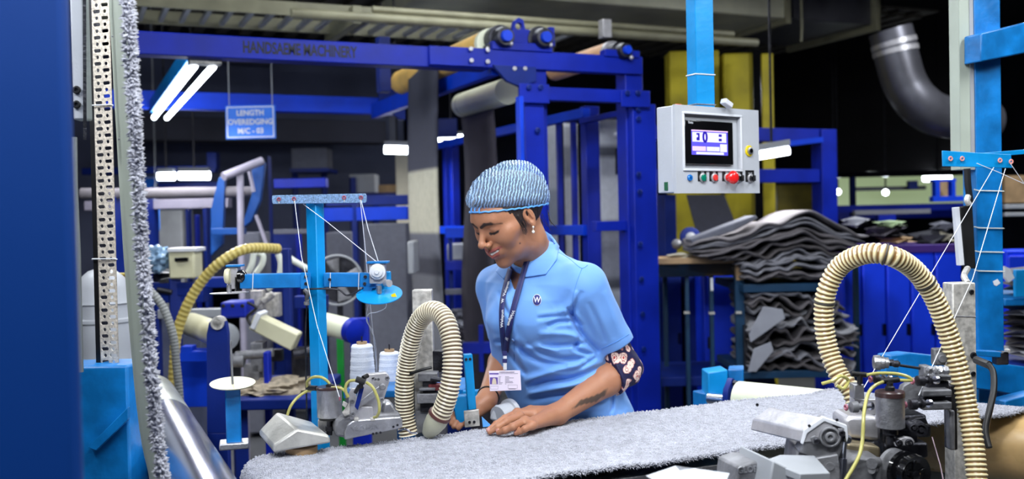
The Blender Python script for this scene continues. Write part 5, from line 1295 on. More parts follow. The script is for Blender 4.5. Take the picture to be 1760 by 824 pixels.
m = MB(); bolt(m, pc, *P5(450, 578), .006, .006, -.004); bolt(m, pc, *P5(608, 527), .006, .006, -.004); bolt(m, pc, *P5(405, 483), .0028, .003, -.002); bolt(m, pc, *P5(78, 352), .003, .003); bolt(m, pc, *P5(577, 445), .0028, .003, -.004); m.build('bolt', M['iron'], t)
m = MB(); m.pp(PDR(1.83, 1440, 6), [P5(*q) for q in ((330, 640), (500, 640), (600, 600), (640, 650), (620, 830), (300, 830))], 0, .12); m.build('lower_casting', M['lead'], t, bevel=.004)
q = hit(PDR(1.80, 1420, 6), *P5(530, 733)); MB().lathe([(.03, .018), (-.006, .018), (-.008, .014), (-.003, .013), (-.003, .008), (-.012, .0075)], q, n5, 28).build('oil_plug', M['lead'], t)
MB().pp(PDR(1.79, 1420, 6), [P5(*q) for q in ((440, 690), (590, 665), (610, 840), (560, 850), (470, 790))], 0, .03).build('bearing_bracket', M['lead'], t, bevel=.003)
# bright casting behind
m = MB(); m.pp(PDR(1.93, 1480, 0), [P5(*q) for q in ((622, 452), (660, 424), (830, 424), (862, 470), (862, 590), (650, 560))], 0, .08); m.build('main_casting', M['alu_w'], t, bevel=.008)
m = MB(); m.pp(PDR(1.9, 1480, 0), [P5(*q) for q in ((640, 590), (860, 620), (860, 700), (640, 670))], 0, .1); m.build('brass_casting', mat('brassy casting', (150, 138, 112), .4, metal=.6, var=.3, scale=25), t, bevel=.006)
m = MB(); m.pp(PDR(1.84, 1480, 0), [P5(*q) for q in ((640, 720), (700, 680), (780, 690), (860, 690), (870, 840), (620, 840))], 0, .1); m.build('front_casting', M['lead'], t, bevel=.005)
m = MB(); m.cyl(at(*P5(800, 725), 1.82), at(*P5(840, 715), 1.86), .010, 16); m.cyl(at(*P5(800, 765), 1.82), at(*P5(830, 760), 1.86), .007, 14); m.build('cap_screw', M['lead'], t)
# joint rod
m = MB(); m.cyl(at(*P5(632, 560), 1.8), at(*P5(615, 830), 1.8), .004, 12); m.lathe([(-.008, .006), (-.004, .008), (.004, .008), (.008, .006)], at(*P5(645, 570), 1.8), n5, 18); m.cyl(at(*P5(622, 690), 1.8), at(*P5(612, 830), 1.8), .0065, 12)
m.build('ball_joint_rod', M['steel'], t)
# can
a, b = at(*P5(918, 498), 1.88), at(*P5(916, 300), 1.88); H = b.z-a.z
cn = thing('motor_can', 'tall silver motor can with brown lid on the right sewing head', 'motor', a)
MB().lathe([(0, .023), (.002, .0262), (H, .0262)], a, (0, 0, 1), 36).build('can_body', M['alu'], cn)
MB().lathe([(H, .0272), (H+.0085, .0272), (H+.011, .025)], a, (0, 0, 1), 36).build('can_lid', M['brown'], cn)
MB().lathe([(H+.011, .009), (H+.018, .009), (H+.02, .006), (H+.026, .006)], a, (0, 0, 1), 16).build('lid_fitting', M['black'], cn)
m = MB(); m.cyl(a, at(*P5(915, 600), 1.88), .008, 14); m.lathe([(-.012, .014), (0, .014)], a, (0, 0, 1), 16); m.build('drive_shaft', M['iron'], cn)
# thread guide knobs
for i, (X, Y, d) in enumerate(((725, 365, 1.87), (1140, 200, 1.93), (1095, 348, 1.9), (860, 190, 1.92))):
    q = at(*P5(X, Y), d); axk = (hdir(-10)); m = MB(); k = .8 if i == 3 else 1
    m.lathe([(-.020*k, .005*k), (-.018*k, .010*k), (-.006*k, .011*k), (-.004*k, .006*k), (.004*k, .006*k), (.005*k, .010*k), (.010*k, .009*k), (.012*k, .004*k), (.020*k, .004*k)], q, axk, 20); m.build('looper_knob', M['iron'] if i else M['lead'], t)
    m = MB(); m.lathe([(.020*k, .008*k), (.026*k, .008*k), (.028*k, .003)], q, axk, 14); m.build('knob_nut', M['steel'], t)
    m = MB(); m.torus(q-axk*.028*k, axk, .0045, .0022, 14, 6); m.build('thread_eyelet', M['pinkc'], t)
MB().brect(PD(1.93), *P5(690, 225), *P5(755, 320), 0, .03).build('guide_block', M['alu'], t, bevel=.002)
MB().brect(PD(1.95), *P5(690, 320), *P5(830, 420), 0, .03).build('guide_block', M['alu_w'], t, bevel=.002)
MB().pp(PDR(1.97, 1550, 0), [P5(*q) for q in ((985, 280), (1000, 235), (1090, 185), (1125, 250), (1110, 300), (1085, 340), (1010, 340))], 0, .02).build('guide_or_lit_side', M['lead'], t, bevel=.002)
for X0, Y0_, X1, Y1_, d, dep, mm_ in ((1130, 110, 1185, 190, 2.0, .03, 'lead'), (1180, 170, 1305, 200, 1.98, .05, 'lead'), (1150, 205, 1290, 255, 1.99, .05, 'iron'), (1120, 262, 1310, 300, 1.96, .06, 'lead'), (1130, 300, 1310, 340, 1.98, .05, 'iron'), (1120, 340, 1310, 385, 1.96, .05, 'lead'), (1005, 335, 1095, 385, 1.95, .03, 'alu'), (1195, 0, 1270, 105, 2.04, .02, 'lead'), (1290, 230, 1345, 640, 2.02, .03, 'iron'), (1292, 390, 1330, 640, 1.98, .02, 'lead')):
    MB().brect(PD(d), *P5(X0, Y0_), *P5(X1, Y1_), 0, dep).build('linkage_block', M[mm_], t, bevel=.003)
m = MB(); 
for k in range(9): m.lathe([(0, .007), (.004, .009), (.008, .006)], at(*P5(1175+k*11, 140+6*math.sin(k*2)), 1.97), Vector((math.sin(k), math.cos(k*2), .5)), 8)
m.build('wing_nut', M['alu'], t)
q = at(*P5(1233, 60), 2.03); MB().lathe([(0, .012), (-.006, .012), (-.007, .008), (-.012, .007)], q, PD(1)[1], 24).build('adjust_disc', M['lead'], t)
for X0, Y0_, X1, Y1_, d in ((870, 500, 1100, 620, 1.93), (1000, 420, 1150, 480, 1.95), (880, 600, 1160, 690, 1.92), (950, 470, 1060, 520, 1.9), (1050, 480, 1180, 560, 1.97), (870, 690, 960, 840, 1.9)):
    MB().brect(PD(d), *P5(X0, Y0_), *P5(X1, Y1_), 0, .06).build('looper_block', M['iron'], t, bevel=.005)
m = MB()
for X, Y, r in ((1105, 505, .012), (1060, 495, .008), (1030, 590, .007), (968, 590, .006)): m.lathe([(.02, r*1.1), (-.008, r*1.1), (-.009, r*.75), (-.003, r*.7), (-.003, r*.4), (-.012, r*.35)], at(*P5(X, Y), 1.87), n5, 20)
m.build('round_boss', M['iron'], t)
MB().pp(PDR(1.865, 1555, 5), [P5(*q) for q in ((945, 600), (960, 575), (1010, 555), (1060, 565), (1075, 590), (1060, 605), (1000, 612), (955, 620))], 0, .012).build('clamp_lever', M['alu_w'], t, bevel=.002)
MB().brect(PD(1.99), *P5(1040, 396), *P5(1090, 440), 0, .02).build('needle_bar_clamp', M['iron'], t, bevel=.002)
MB().pp(PD(1.93), [P5(*q) for q in ((1085, 440), (1140, 430), (1160, 478), (1130, 470), (1020, 470))], 0, .02).build('presser_plate', M['iron'], t, bevel=.002)
# pulley
q = at(*P5(1065, 795), 1.82); axp = (PD(1)[1]+hdir()*-.45+Vector((0, 0, .05))).normalized()
pu_ = thing('pulley', 'glossy black spoked pulley at the bottom of the right sewing head', 'pulley', q)
MB().lathe([(.0, .024), (-.004, .030), (-.006, .036), (.004, .038), (.008, .030), (.016, .030), (.020, .038), (.028, .038), (.034, .030), (.04, .020)], q, axp, 48).build('pulley_rim', M['blackm'], pu_, smooth=30)
MB().lathe([(.006, .009), (-.008, .009), (-.010, .006)], q, axp, 24).build('hub', M['blackm'], pu_)
for k in range(5):
    a = 2*PI*k/5+.5; e1 = axp.orthogonal().normalized(); e2 = axp.cross(e1); d_ = e1*math.cos(a)+e2*math.sin(a)
    MB().beam(q+d_*.006, q+d_*.027, .007, .006, up=axp).build('spoke', M['blackm'], pu_, bevel=.001)
MB().lathe([(.042, .030), (.046, .037), (.054, .037), (.058, .02)], q, axp, 40).build('belt_flange', M['lead'], pu_)
# knob with rod
kb = thing('thread_tensioner', 'round grey knurled knob left of the blue bracket above the right head', 'knob', at(1512, 623, 2.0))
q = at(1516, 624, 2.02); axk = hdir(12)
MB().lathe([(-.018, .010), (-.016, .015), (-.004, .016), (-.003, .013), (.004, .013), (.005, .011), (.012, .011), (.013, .006), (.02, .006)], q, axk, 28).build('knob_body', M['alu'], kb)
MB().lathe([(.014, .007), (.022, .007)], q, axk, 16).build('shaft_nut', M['iron'], kb)
m = MB(); m.cyl(at(1537, 627, 2.02), at(1590, 635, 2.02), .0028, 10); m.lathe([(0, .004), (.004, .007), (.012, .007), (.016, .003)], at(1533, 626, 2.0), axk, 16); m.build('threaded_rod', M['iron'], kb)
t3 = thing('knob_bracket', 'thin light blue bracket plate beside the grey knurled knob', 'bracket', at(1535, 650, 2.05))
MB().pp(PDR(2.06, 1535, 30), [(1523, 622), (1543, 617), (1543, 650), (1523, 655)], 0, .004).build('bracket_plate', M['sky_d'], t3, bevel=.0008)
# tubing of the right head
for pts, lab in ((((1490, 645, 1.9), (1510, 642, 1.9), (1540, 643, 1.9), (1560, 648, 1.9), (1566, 654, 1.9), (1545, 654, 1.9)), 'yellow tube bowing between the two black tee fittings'),
                 (((1517, 657, 1.88), (1503, 664, 1.85), (1492, 678, 1.8), (1485, 710, 1.76), (1482, 760, 1.74), (1474, 790, 1.72), (1452, 828, 1.70)), 'long yellow oil tube running down over the right sewing head')):
    tag(MB().tube(pxpath(pts), .0032, 12).build('oil_tube', M['tube'], smooth=80), lab, 'tube')
m = MB(); m.tube([at(1463, 643, 1.93), at(1490, 645, 1.93)], .0052, 12); m.tube([at(1478, 645, 1.93), at(1478, 660, 1.93)], .0052, 12); m.lathe([(0, .006), (.006, .006)], at(1463, 643, 1.93), hdir(), 12)
tag(m.build('tee_fitting', M['black']), 'black tee fitting beside the left leg of the big hose', 'fitting')
m = MB(); m.tube([at(1514, 656, 1.89), at(1545, 653, 1.89)], .0055, 12); m.tube([at(1530, 655, 1.885), at(1530, 666, 1.885)], .0055, 12)
tag(m.build('tee_fitting', M['black']), 'black tee fitting above the tall silver motor can', 'fitting')
m = MB(); m.tube([at(1602, 752, 1.95), at(1616, 800, 1.9), at(1624, 840, 1.88)], .0012, 6)
tag(m.build('chain_thread', mat('speckled thread', (150, 130, 140), .6), smooth=80), 'loose chained thread hanging below the right looper', 'thread')
# junction box
t = thing('junction_box', 'pale grey junction box with a sloped lid at the bottom right of centre', 'junction box', at(1370, 824, 1.66)); t.location.z -= .04; ORG[t.name] = t.location.copy()
pj = PDR(1.66, 1370, -14)
MB().pp(pj, [P5(*q) for q in ((180, 705), (352, 790), (352, 900), (150, 900))], -.0, .12).build('box_left_side', M['greyd'], t, bevel=.003)
m = MB(); tl_, tr_, br_, bl_ = at(*P5(218, 668), 1.80), at(*P5(440, 672), 1.80), at(*P5(538, 782), 1.66), at(*P5(350, 788), 1.62); ll_ = at(*P5(128, 700), 1.70)
m.prism([tl_, tr_, br_, bl_, ll_], Vector((0, 0, -.014))); m.build('box_lid', M['greyd'], t, bevel=.002)
m = MB(); ins = [p_.lerp((tl_+br_)/2, .06)-Vector((0, 0, .012)) for p_ in (tl_, tr_, br_, bl_, ll_)]; m.prism(ins, Vector((0, 0, -.10))); m.build('box_body', M['greyd'], t, bevel=.003)
t = thing('name_casting', 'dark cast housing with raised letters and a round blue cap at the bottom', 'casting', at(1310, 810, 1.68)); t.location.z -= .04; ORG[t.name] = t.location.copy()
pn = PDR(1.70, 1310, -14)
MB().pp(pn, [P5(*q) for q in ((-40, 745), (40, 715), (130, 712), (150, 730), (150, 900), (-60, 900))], 0, .08).build('housing', M['lead'], t, bevel=.004)
MB().pp((pn[0]-pn[1]*.008, pn[1]), [P5(*q) for q in ((140, 745), (215, 750), (255, 800), (262, 900), (140, 900))], 0, .02).build('oil_gauge_frame', M['greyd'], t, bevel=.003)
q = hit((pn[0]-pn[1]*.010, pn[1]), *P5(168, 788)); MB().lathe([(0, .0095), (-.003, .0095), (-.005, .007)], q, pn[1], 24).build('blue_cap', M['bluep'], t)
a, b = hit(pn, *P5(-40, 768)), hit(pn, *P5(128, 752)); rt = (b-a).normalized(); up_ = (-pn[1]).cross(rt); up_ = up_ if up_.z > 0 else -up_
text('raised_lettering', 'GLOBUS', .015, (a+b)/2-pn[1]*.0005, rt, up_, M['alu'], t, depth=.0015, bold=.0003, squeeze=.95)
# white rounded cover at the bottom
c = at(1192, 838, 1.45); m = MB(); m.add(*lump(c, .072, .09, .028, .0, 1)); tag(m.build('round_cover', M['greyp'], smooth=70), 'blurred white rounded cover at the bottom edge below the carpet', 'cover')
q = Vector((c.x, c.y, 0)); tag(MB().box((c.x, c.y, (c.z-.01)/2), (.1, .12, c.z-.01)).build('machine_pedestal', M['navy'], bevel=.004), 'dark pedestal under the blurred white rounded cover', 'pedestal')
# pedestal under the right head
tag(MB().box((1.42, 1.36, .39), (.42, .22, .78)).build('head_pedestal', M['iron'], bevel=.006), 'dark iron pedestal carrying the right sewing head', 'pedestal')

# ---------------------------------------------------------------- cabinets and folded carpets on the right
t = thing('steel_table', 'dark framed steel table with blue lockers seen through it, right of the roller frame', 'table', (at(1200, 600, 5.5).x, at(1200, 600, 5.5).y, 0))
pt_ = PD(5.4)
MB().brect(pt_, 1122, 445, 1280, 452, 0, .3).build('table_top', M['wood'], t, bevel=.004)
MB().brect(PD(5.42), 1122, 452, 1280, 474, 0, .85).build('top_rail', M['blackm'], t, bevel=.003)
def fpost(x0, x1, y, d, m_, par, nm='leg', dep=.04):
    pl = PD(d); a = hit(pl, x0, y); b = hit(pl, x1, y); b.z = a.z
    return MB().prism([a, b, Vector((b.x, b.y, 0)), Vector((a.x, a.y, 0))], pl[1]*dep).build(nm, M[m_] if isinstance(m_, str) else m_, par, bevel=.002)
teal = mat('dark teal paint', (6, 52, 84), .5)
fpost(1264, 1279, 474, 5.4, teal, t); fpost(1127, 1133, 470, 5.4, teal, t); fpost(1178, 1184, 470, 5.45, teal, t); fpost(1220, 1226, 470, 5.45, teal, t)
fpost(1140, 1147, 470, 5.9, teal, t)
MB().brect(PD(5.39), 1265, 447, 1279, 482, 0, .05).build('corner_bracket', M['wood'], t, bevel=.002)
for x, y in ((1224, 539), (1181, 538), (1270, 538)):
    MB().brect(PD(5.38), x-5, y-2, x+5, y+2, 0, .02).build('latch', M['galv'], t, bevel=.001)
MB().brect(PD(5.38), 1221, 478, 1226, 500, 0, .004).build('white_tag', M['whitep'], t)
MB().brect(PD(5.5), 1122, 650, 1280, 662, 0, .6).build('bottom_shelf', M['navy'], t, bevel=.003)
def locker(px0, px1, ytop, d, m_, label, doors=1, dep=.5):
    pl = PD(d); a = hit(pl, px0, ytop); b = hit(pl, px1, ytop); b.z = a.z; dep = min(dep, .3); u = (b-a).normalized(); w = (b-a).length; n = pl[1]
    t = thing('locker', label, 'locker', Vector((a.x, a.y, 0))+u*w/2)
    MB().prism([a, b, Vector((b.x, b.y, 0)), Vector((a.x, a.y, 0))], n*dep).build('cabinet_body', M[m_] if isinstance(m_, str) else m_, t, bevel=.004)
    for k in range(doors):
        f0, f1 = k/doors+.02, (k+1)/doors-.02
        d_ = MB().prism([a+u*w*f0-Vector((0, 0, .03)), a+u*w*f1-Vector((0, 0, .03)), Vector((a.x, a.y, .06))+u*w*f1, Vector((a.x, a.y, .06))+u*w*f0], -n*.015).build('door', M[m_] if isinstance(m_, str) else m_, t, bevel=.004)
        q = a+u*w*(f1-.1*(f1-f0))-n*.02; q.z = a.z*.62
        MB().beam(q, q-Vector((0, 0, .07)), .015, .02).build('handle', M['blackm'], d_)
    return t
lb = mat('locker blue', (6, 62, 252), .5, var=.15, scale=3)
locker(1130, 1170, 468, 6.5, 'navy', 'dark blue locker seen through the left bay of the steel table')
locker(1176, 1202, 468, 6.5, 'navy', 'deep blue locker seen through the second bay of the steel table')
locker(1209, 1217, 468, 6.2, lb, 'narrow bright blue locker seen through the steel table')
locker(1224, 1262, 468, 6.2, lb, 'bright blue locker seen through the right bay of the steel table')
for i, (x0, x1) in enumerate(((1448, 1478), (1481, 1520), (1523, 1562), (1565, 1604), (1607, 1650))):
    locker(x0, x1, 432, 6.1, lb, ['first', 'second', 'third', 'fourth', 'fifth'][i]+' from left of the bright blue lockers behind the big hose', dep=.45)
t = MB().brect(PD(6.08), 1446, 424, 1655, 433, 0, .5).build('long_board', M['purple'], bevel=.003); tag(t, 'purplish board lying across the bright blue lockers', 'board')
locker(1730, 1800, 432, 6.1, lb, 'blue locker right of the right blue stand')
# shelf of folded carpets
SD = 5.3
t = thing('stock_rack', 'dark teal rack holding the two heaps of folded grey carpets', 'rack', (at(1380, 640, SD+.3).x, at(1380, 640, SD+.3).y, 0))
MB().brect(PD(SD-.02), 1278, 490, 1440, 500, 0, .75).build('shelf', teal, t, bevel=.003)
MB().brect(PD(SD), 1278, 640, 1470, 648, 0, .7).build('shelf', teal, t, bevel=.003)
fpost(1278, 1284, 490, SD+.7, teal, t); fpost(1468, 1476, 440, SD+.6, teal, t); fpost(1279, 1285, 560, SD+.05, M['iron'], t)
# folded mats: each its own wavy slab with a rounded fold at the front edge
def mat_slab(xl, xr, yl, ym_, yr, thick, d, dep, seed, m_, label, grp, wav=6, xm=None):
    """folded mat seen edge-on; top height follows three picture heights"""
    xm = xm or (xl+xr)/2
    a, b = at(xl, yl, d), at(xr, yr, d); mid_ = at(xm, ym_, d); u = hdir(); n = PD(1)[1]
    x0, x1 = 0, (b-a).dot(u); fm = (mid_-a).dot(u)/x1
    nx = 36; prof = [(0.0, .0), (-.018, .18), (-.026, .5), (-.018, .82), (0, 1.0), (dep*.5, 1.0), (dep, 1.0), (dep, 0), (dep*.5, 0.0)]
    vs = []
    for i in range(nx+1):
        f = i/nx
        zz = a.z*(1-f)+b.z*f; pk = mid_.z-(a.z*(1-fm)+b.z*fm); zz += pk*((f/fm) if f < fm else (1-f)/(1-fm))**1.1
        zz += wav*.0018*noise.noise(Vector((f*5, seed*1.7, 0)))*2.2+wav*.0018*noise.noise(Vector((f*11, seed*1.1, 5)))*2
        th = thick*(1+.45*noise.noise(Vector((f*7, seed, 9)))); fr = .03*noise.noise(Vector((f*6, seed, 3)))
        end = min(1, .25+min(f, 1-f)*14)
        for dd, hh_ in prof:
            vs.append(a*0+Vector((a.x, a.y, 0))+u*(x1*f)+n*(dd*end+fr+.0)+Vector((0, 0, zz-th*end+th*end*hh_)))
    k = len(prof); fs = [(i*k+j, i*k+(j+1) % k, (i+1)*k+(j+1) % k, (i+1)*k+j) for i in range(nx) for j in range(k)]
    fs += [tuple(range(k)), tuple(nx*k+j for j in reversed(range(k)))]
    m = MB().add(vs, fs); o = m.build('folded_carpet', m_, smooth=70); o.modifiers.new('sub', 'SUBSURF').render_levels = 1
    return tag(o, label, 'carpet', grp)
cg = [mat('folded carpet %d' % i, c, .9, var=.12, scale=20, bump=.4, bscale=120) for i, c in enumerate(((122, 122, 130), (98, 94, 98), (146, 146, 152), (78, 74, 76)))]
ordn = ['topmost', 'second', 'third', 'fourth', 'fifth', 'sixth', 'seventh', 'eighth', 'ninth', 'tenth', 'eleventh', 'twelfth', 'thirteenth', 'lowest']
rng = random.Random(11)
N1 = 13
for i in range(N1):
    f = i/(N1-1)
    # left end moves right going down, peak fades
    yl = 423+f*52; ym_ = 362+f*108; yr = 404+f*72; xl = 1186+(i > 3)*0+90*min(1, max(0, f-.28)/.35); xr = 1496-40*f
    if i == N1-1: ym_, yl, yr = 474, 474, 474; xl = 1283
    mat_slab(xl, xr, yl+rng.uniform(-2, 2), ym_+rng.uniform(-2, 2), yr+rng.uniform(-1, 1), .0245, SD+rng.uniform(-.02, .03), .6, i*.35, cg[rng.randrange(4)], ordn[i if i < N1-1 else 13]+' folded grey carpet of the peaked heap on the upper shelf', 'folded carpets in the upper heap', 7, xm=1388-20*f)
N2 = 12
for i in range(N2):
    f = i/(N2-1); y = 505+f*120; xl = 1283; xr = 1420+60*math.sin(PI*min(1, f*1.2)*.6+.2)
    mat_slab(xl, xr, y+rng.uniform(-3, 3)+(-6 if i < 4 else 4), y+rng.uniform(-5, 5), y+rng.uniform(-2, 2)+6, .026, SD+.04+rng.uniform(-.03, .04), .6, 50+i*.5, cg[rng.randrange(4)], ordn[i if i < N2-1 else 13]+' folded grey carpet of the slumped heap on the lower shelf', 'folded carpets in the lower heap', 16)
for i, (pts, lab) in enumerate(((((1287, 575), (1312, 527), (1345, 532), (1350, 548), (1290, 590)), 'pale turned-back carpet corner high in the lower heap'), (((1285, 640), (1296, 600), (1325, 588), (1330, 604), (1300, 640)), 'pale turned-back carpet corner in the middle of the lower heap'))):
    m = MB(); m.pp(PDR(SD-.05, 1310, 10), pts, 0, .012); tag(m.build('carpet_flap', M['lightg'], bevel=.004), lab, 'carpet')
t = thing('carpet_roll', 'pale folded carpet sheet sloping off the left of the upper heap', 'carpet', at(1240, 420, SD-.05))
MB().pp(PD(SD+.06), [(1188, 412), (1192, 422), (1262, 397), (1303, 376), (1299, 370), (1240, 392)], 0, .2).build('sheet', M['mid'], t, bevel=.006)
q = at(1186, 408, 5.9); ct = thing('cart_wheel', 'dark blue cart wheel left of the peaked heap on the table', 'wheel', q)
MB().lathe([(-.02, .045), (-.015, .06), (.015, .06), (.02, .045)], q, PD(1)[1], 28).build('tyre', M['navy'], ct); MB().lathe([(-.03, .015), (-.022, .03), (.02, .03)], q, PD(1)[1], 20).build('hub', M['greyd'], ct)
q = at(1163, 420, 5.7); MB().ball(q, .03, 8).build('grey_knob', M['lead'], ct)
m = MB(); m.add(*lump(at(1170, 441, 5.5), .11, .08, .022, .3, 3, 2)); tag(m.build('paper_scrap', M['creamc'], smooth=70), 'cream paper scrap lying on the left end of the steel table', 'scrap')
# stock on top of the lockers, behind
rng = random.Random(21)
for i, (x0, x1, y0, y1, m_, lab) in enumerate([(1440, 1500, 372, 392, 'lightg', 'pale rolled cloth above the right end of the peaked heap'), (1478, 1560, 385, 412, 'taupe', 'dark folded cloth on the lockers left'), (1505, 1575, 405, 420, 'wood', 'tan board lying on the lockers'), (1560, 1645, 395, 424, 'darkg', 'dark folded cloth on the lockers right'), (1590, 1642, 398, 420, 'creamc', 'cream sheet sloping on the lockers'), (1600, 1640, 380, 398, 'mid', 'grey crumpled bundle beside the white cable strip'), (1500, 1560, 378, 392, 'paleg', 'pale green far bundle above the lockers')]):
    a, b = at(x0, (y0+y1)/2, 6.25), at(x1, (y0+y1)/2, 6.25); R_ = Matrix.Rotation(-AZ, 3, 'Z'); hh_ = (y1-y0)/1709*6.25/2
    vsl, fsl = lump((0, 0, 0), (b-a).length/2, .15, hh_, .35, 2.2, i*4)
    m = MB().add([R_ @ v_+(a+b)/2 for v_ in vsl], fsl); tag(m.build('cloth_bundle', M[m_], smooth=70), lab, 'bundle')
# far bay right: pale green cladding, its brightness put in as glow, beams
struct(MB().brect(PD(14), 1440, 296, 1660, 356, 0, .1).build('glowing_cladding_1', mat('pale cladding with added glow', (190, 206, 168), .5, emit=(176, 196, 150), es=.55, var=.1, scale=1), bevel=0, smooth=0))
struct(MB().brect(PD(13.9), 1410, 356, 1700, 372, 0, .1).build('trim_5', M['royal'], smooth=0))
for i, (x0, y0, x1, y1, d, m_, lab) in enumerate([(1438, 296, 1660, 301, 9, 'blackm', 'black far beam along the top of the pale cladding'), (1464, 296, 1472, 372, 9, 'navy', 'thin navy far post in front of the pale cladding'), (1430, 354, 1660, 361, 8.8, 'royal', 'royal blue far beam under the pale cladding'), (1470, 362, 1600, 367, 8.7, 'lightg', 'lavender far rail under the pale cladding'),
    (1470, 322, 1592, 326, 13, 'mid', 'thin grey far rail across the pale cladding'), (1562, 311, 1578, 325, 12.8, 'navy', 'small dark far box hung in front of the pale cladding'), (1604, 308, 1644, 312, 8, 'royal_b', 'blue far window rail, upper'), (1604, 338, 1700, 345, 8, 'royal_b', 'blue far window rail, lower'), (1608, 308, 1616, 340, 8, 'royal_b', 'blue far window mullion, left'), (1636, 308, 1643, 340, 8, 'royal_b', 'blue far window mullion, right'),
    (1727, 302, 1790, 348, 8.5, 'wood', 'dull tan far board right of the right blue stand'), (1727, 352, 1790, 358, 7, 'greyd', 'pale far rail right of the right blue stand'), (1727, 366, 1790, 371, 7, 'greyd', 'second pale far rail right of the right blue stand'), (1616, 310, 1636, 340, 8.2, 'wood', 'tan far board behind the blue window rails'),
    (1510, 370, 1540, 384, 8.0, 'royal', 'blue and white far carton above the lockers')]):
    cam_box('far_beam', x0, y0, x1, y1, d, .08, m_, lab, 'beam', .003)
# stock seen right of the blue stand
rk = thing('side_rack', 'blue rack with dark crumpled carpets right of the right blue stand', 'rack', (at(1750, 560, 3.9).x, at(1750, 560, 3.9).y, 0))
MB().brect(PD(3.9), 1727, 514, 1830, 524, 0, .5).build('shelf', M['sky_d'], rk, bevel=.003)
fpost(1800, 1815, 440, 3.9, 'sky_d', rk)
MB().brect(PD(3.88), 1745, 464, 1790, 510, 0, .02).build('side_plate', M['sky'], rk, bevel=.003)
for i in range(7):
    y = (470, 492, 534, 552, 570, 588, 604)[i]
    a = at(1765, y, 4.05); R_ = Matrix.Rotation(-AZ, 3, 'Z'); vsl, fsl = lump((0, 0, 0), .11, .15, .026, .5, 2.5, i*7+1)
    tag(MB().add([R_ @ v_+a for v_ in vsl], fsl).build('crumpled_carpet', cg[i % 4], smooth=70), ['topmost', 'second', 'third', 'fourth', 'fifth', 'sixth', 'lowest'][i]+' dark crumpled carpet in the rack at the right edge', 'carpet', 'crumpled carpets in the right rack')
m = MB(); m.pp(PD(3.86), [(1727, 458), (1736, 462), (1744, 478), (1734, 486), (1727, 476)], 0, .02); tag(m.build('paper_tag', M['whitep']), 'white paper corner sticking out behind the right blue stand', 'paper')
q = at(1765, 612, 3.95); tag(MB().box((q.x, q.y+.15, q.z/2-.02), (.4, .3, q.z-.04)).build('stock_bin', M['navy'], bevel=.01), 'dark bin under the crumpled carpets at the right edge', 'bin')
# ---------------------------------------------------------------- the seamstress
A3 = lambda v: np.array(tuple(v), dtype=np.float64)
def Wp(px, py, d): return A3(at(px, py, d))
RH_, DH_, ZH_ = A3(hdir()), A3(PD(1)[1]), np.array([0, 0, 1.])
def smin(a, b, k):
    h = np.clip(.5+.5*(b-a)/k, 0, 1); return b*(1-h)+a*h-k*h*(1-h)
def smax(a, b, k): return -smin(-a, -b, k)
def cap(P, a, b, ra, rb):
    a, b = np.asarray(a, float), np.asarray(b, float); ab = b-a
    t = np.clip(((P-a)@ab)/(ab@ab), 0, 1); return np.linalg.norm(P-a-t[:, None]*ab, axis=1)-(ra+(rb-ra)*t)
def chain(P, pts, rs, k=.004):
    d = None
    for i in range(len(pts)-1):
        e = cap(P, pts[i], pts[i+1], rs[i], rs[i+1]); d = e if d is None else smin(d, e, k)
    return d
def ell(P, c, r, R=None):
    q = P-np.asarray(c, float)
    if R is not None: q = q@R
    r = np.asarray(r, float); k0 = np.linalg.norm(q/r, axis=1); k1 = np.linalg.norm(q/(r*r), axis=1)+1e-9
    return k0*(k0-1)/k1
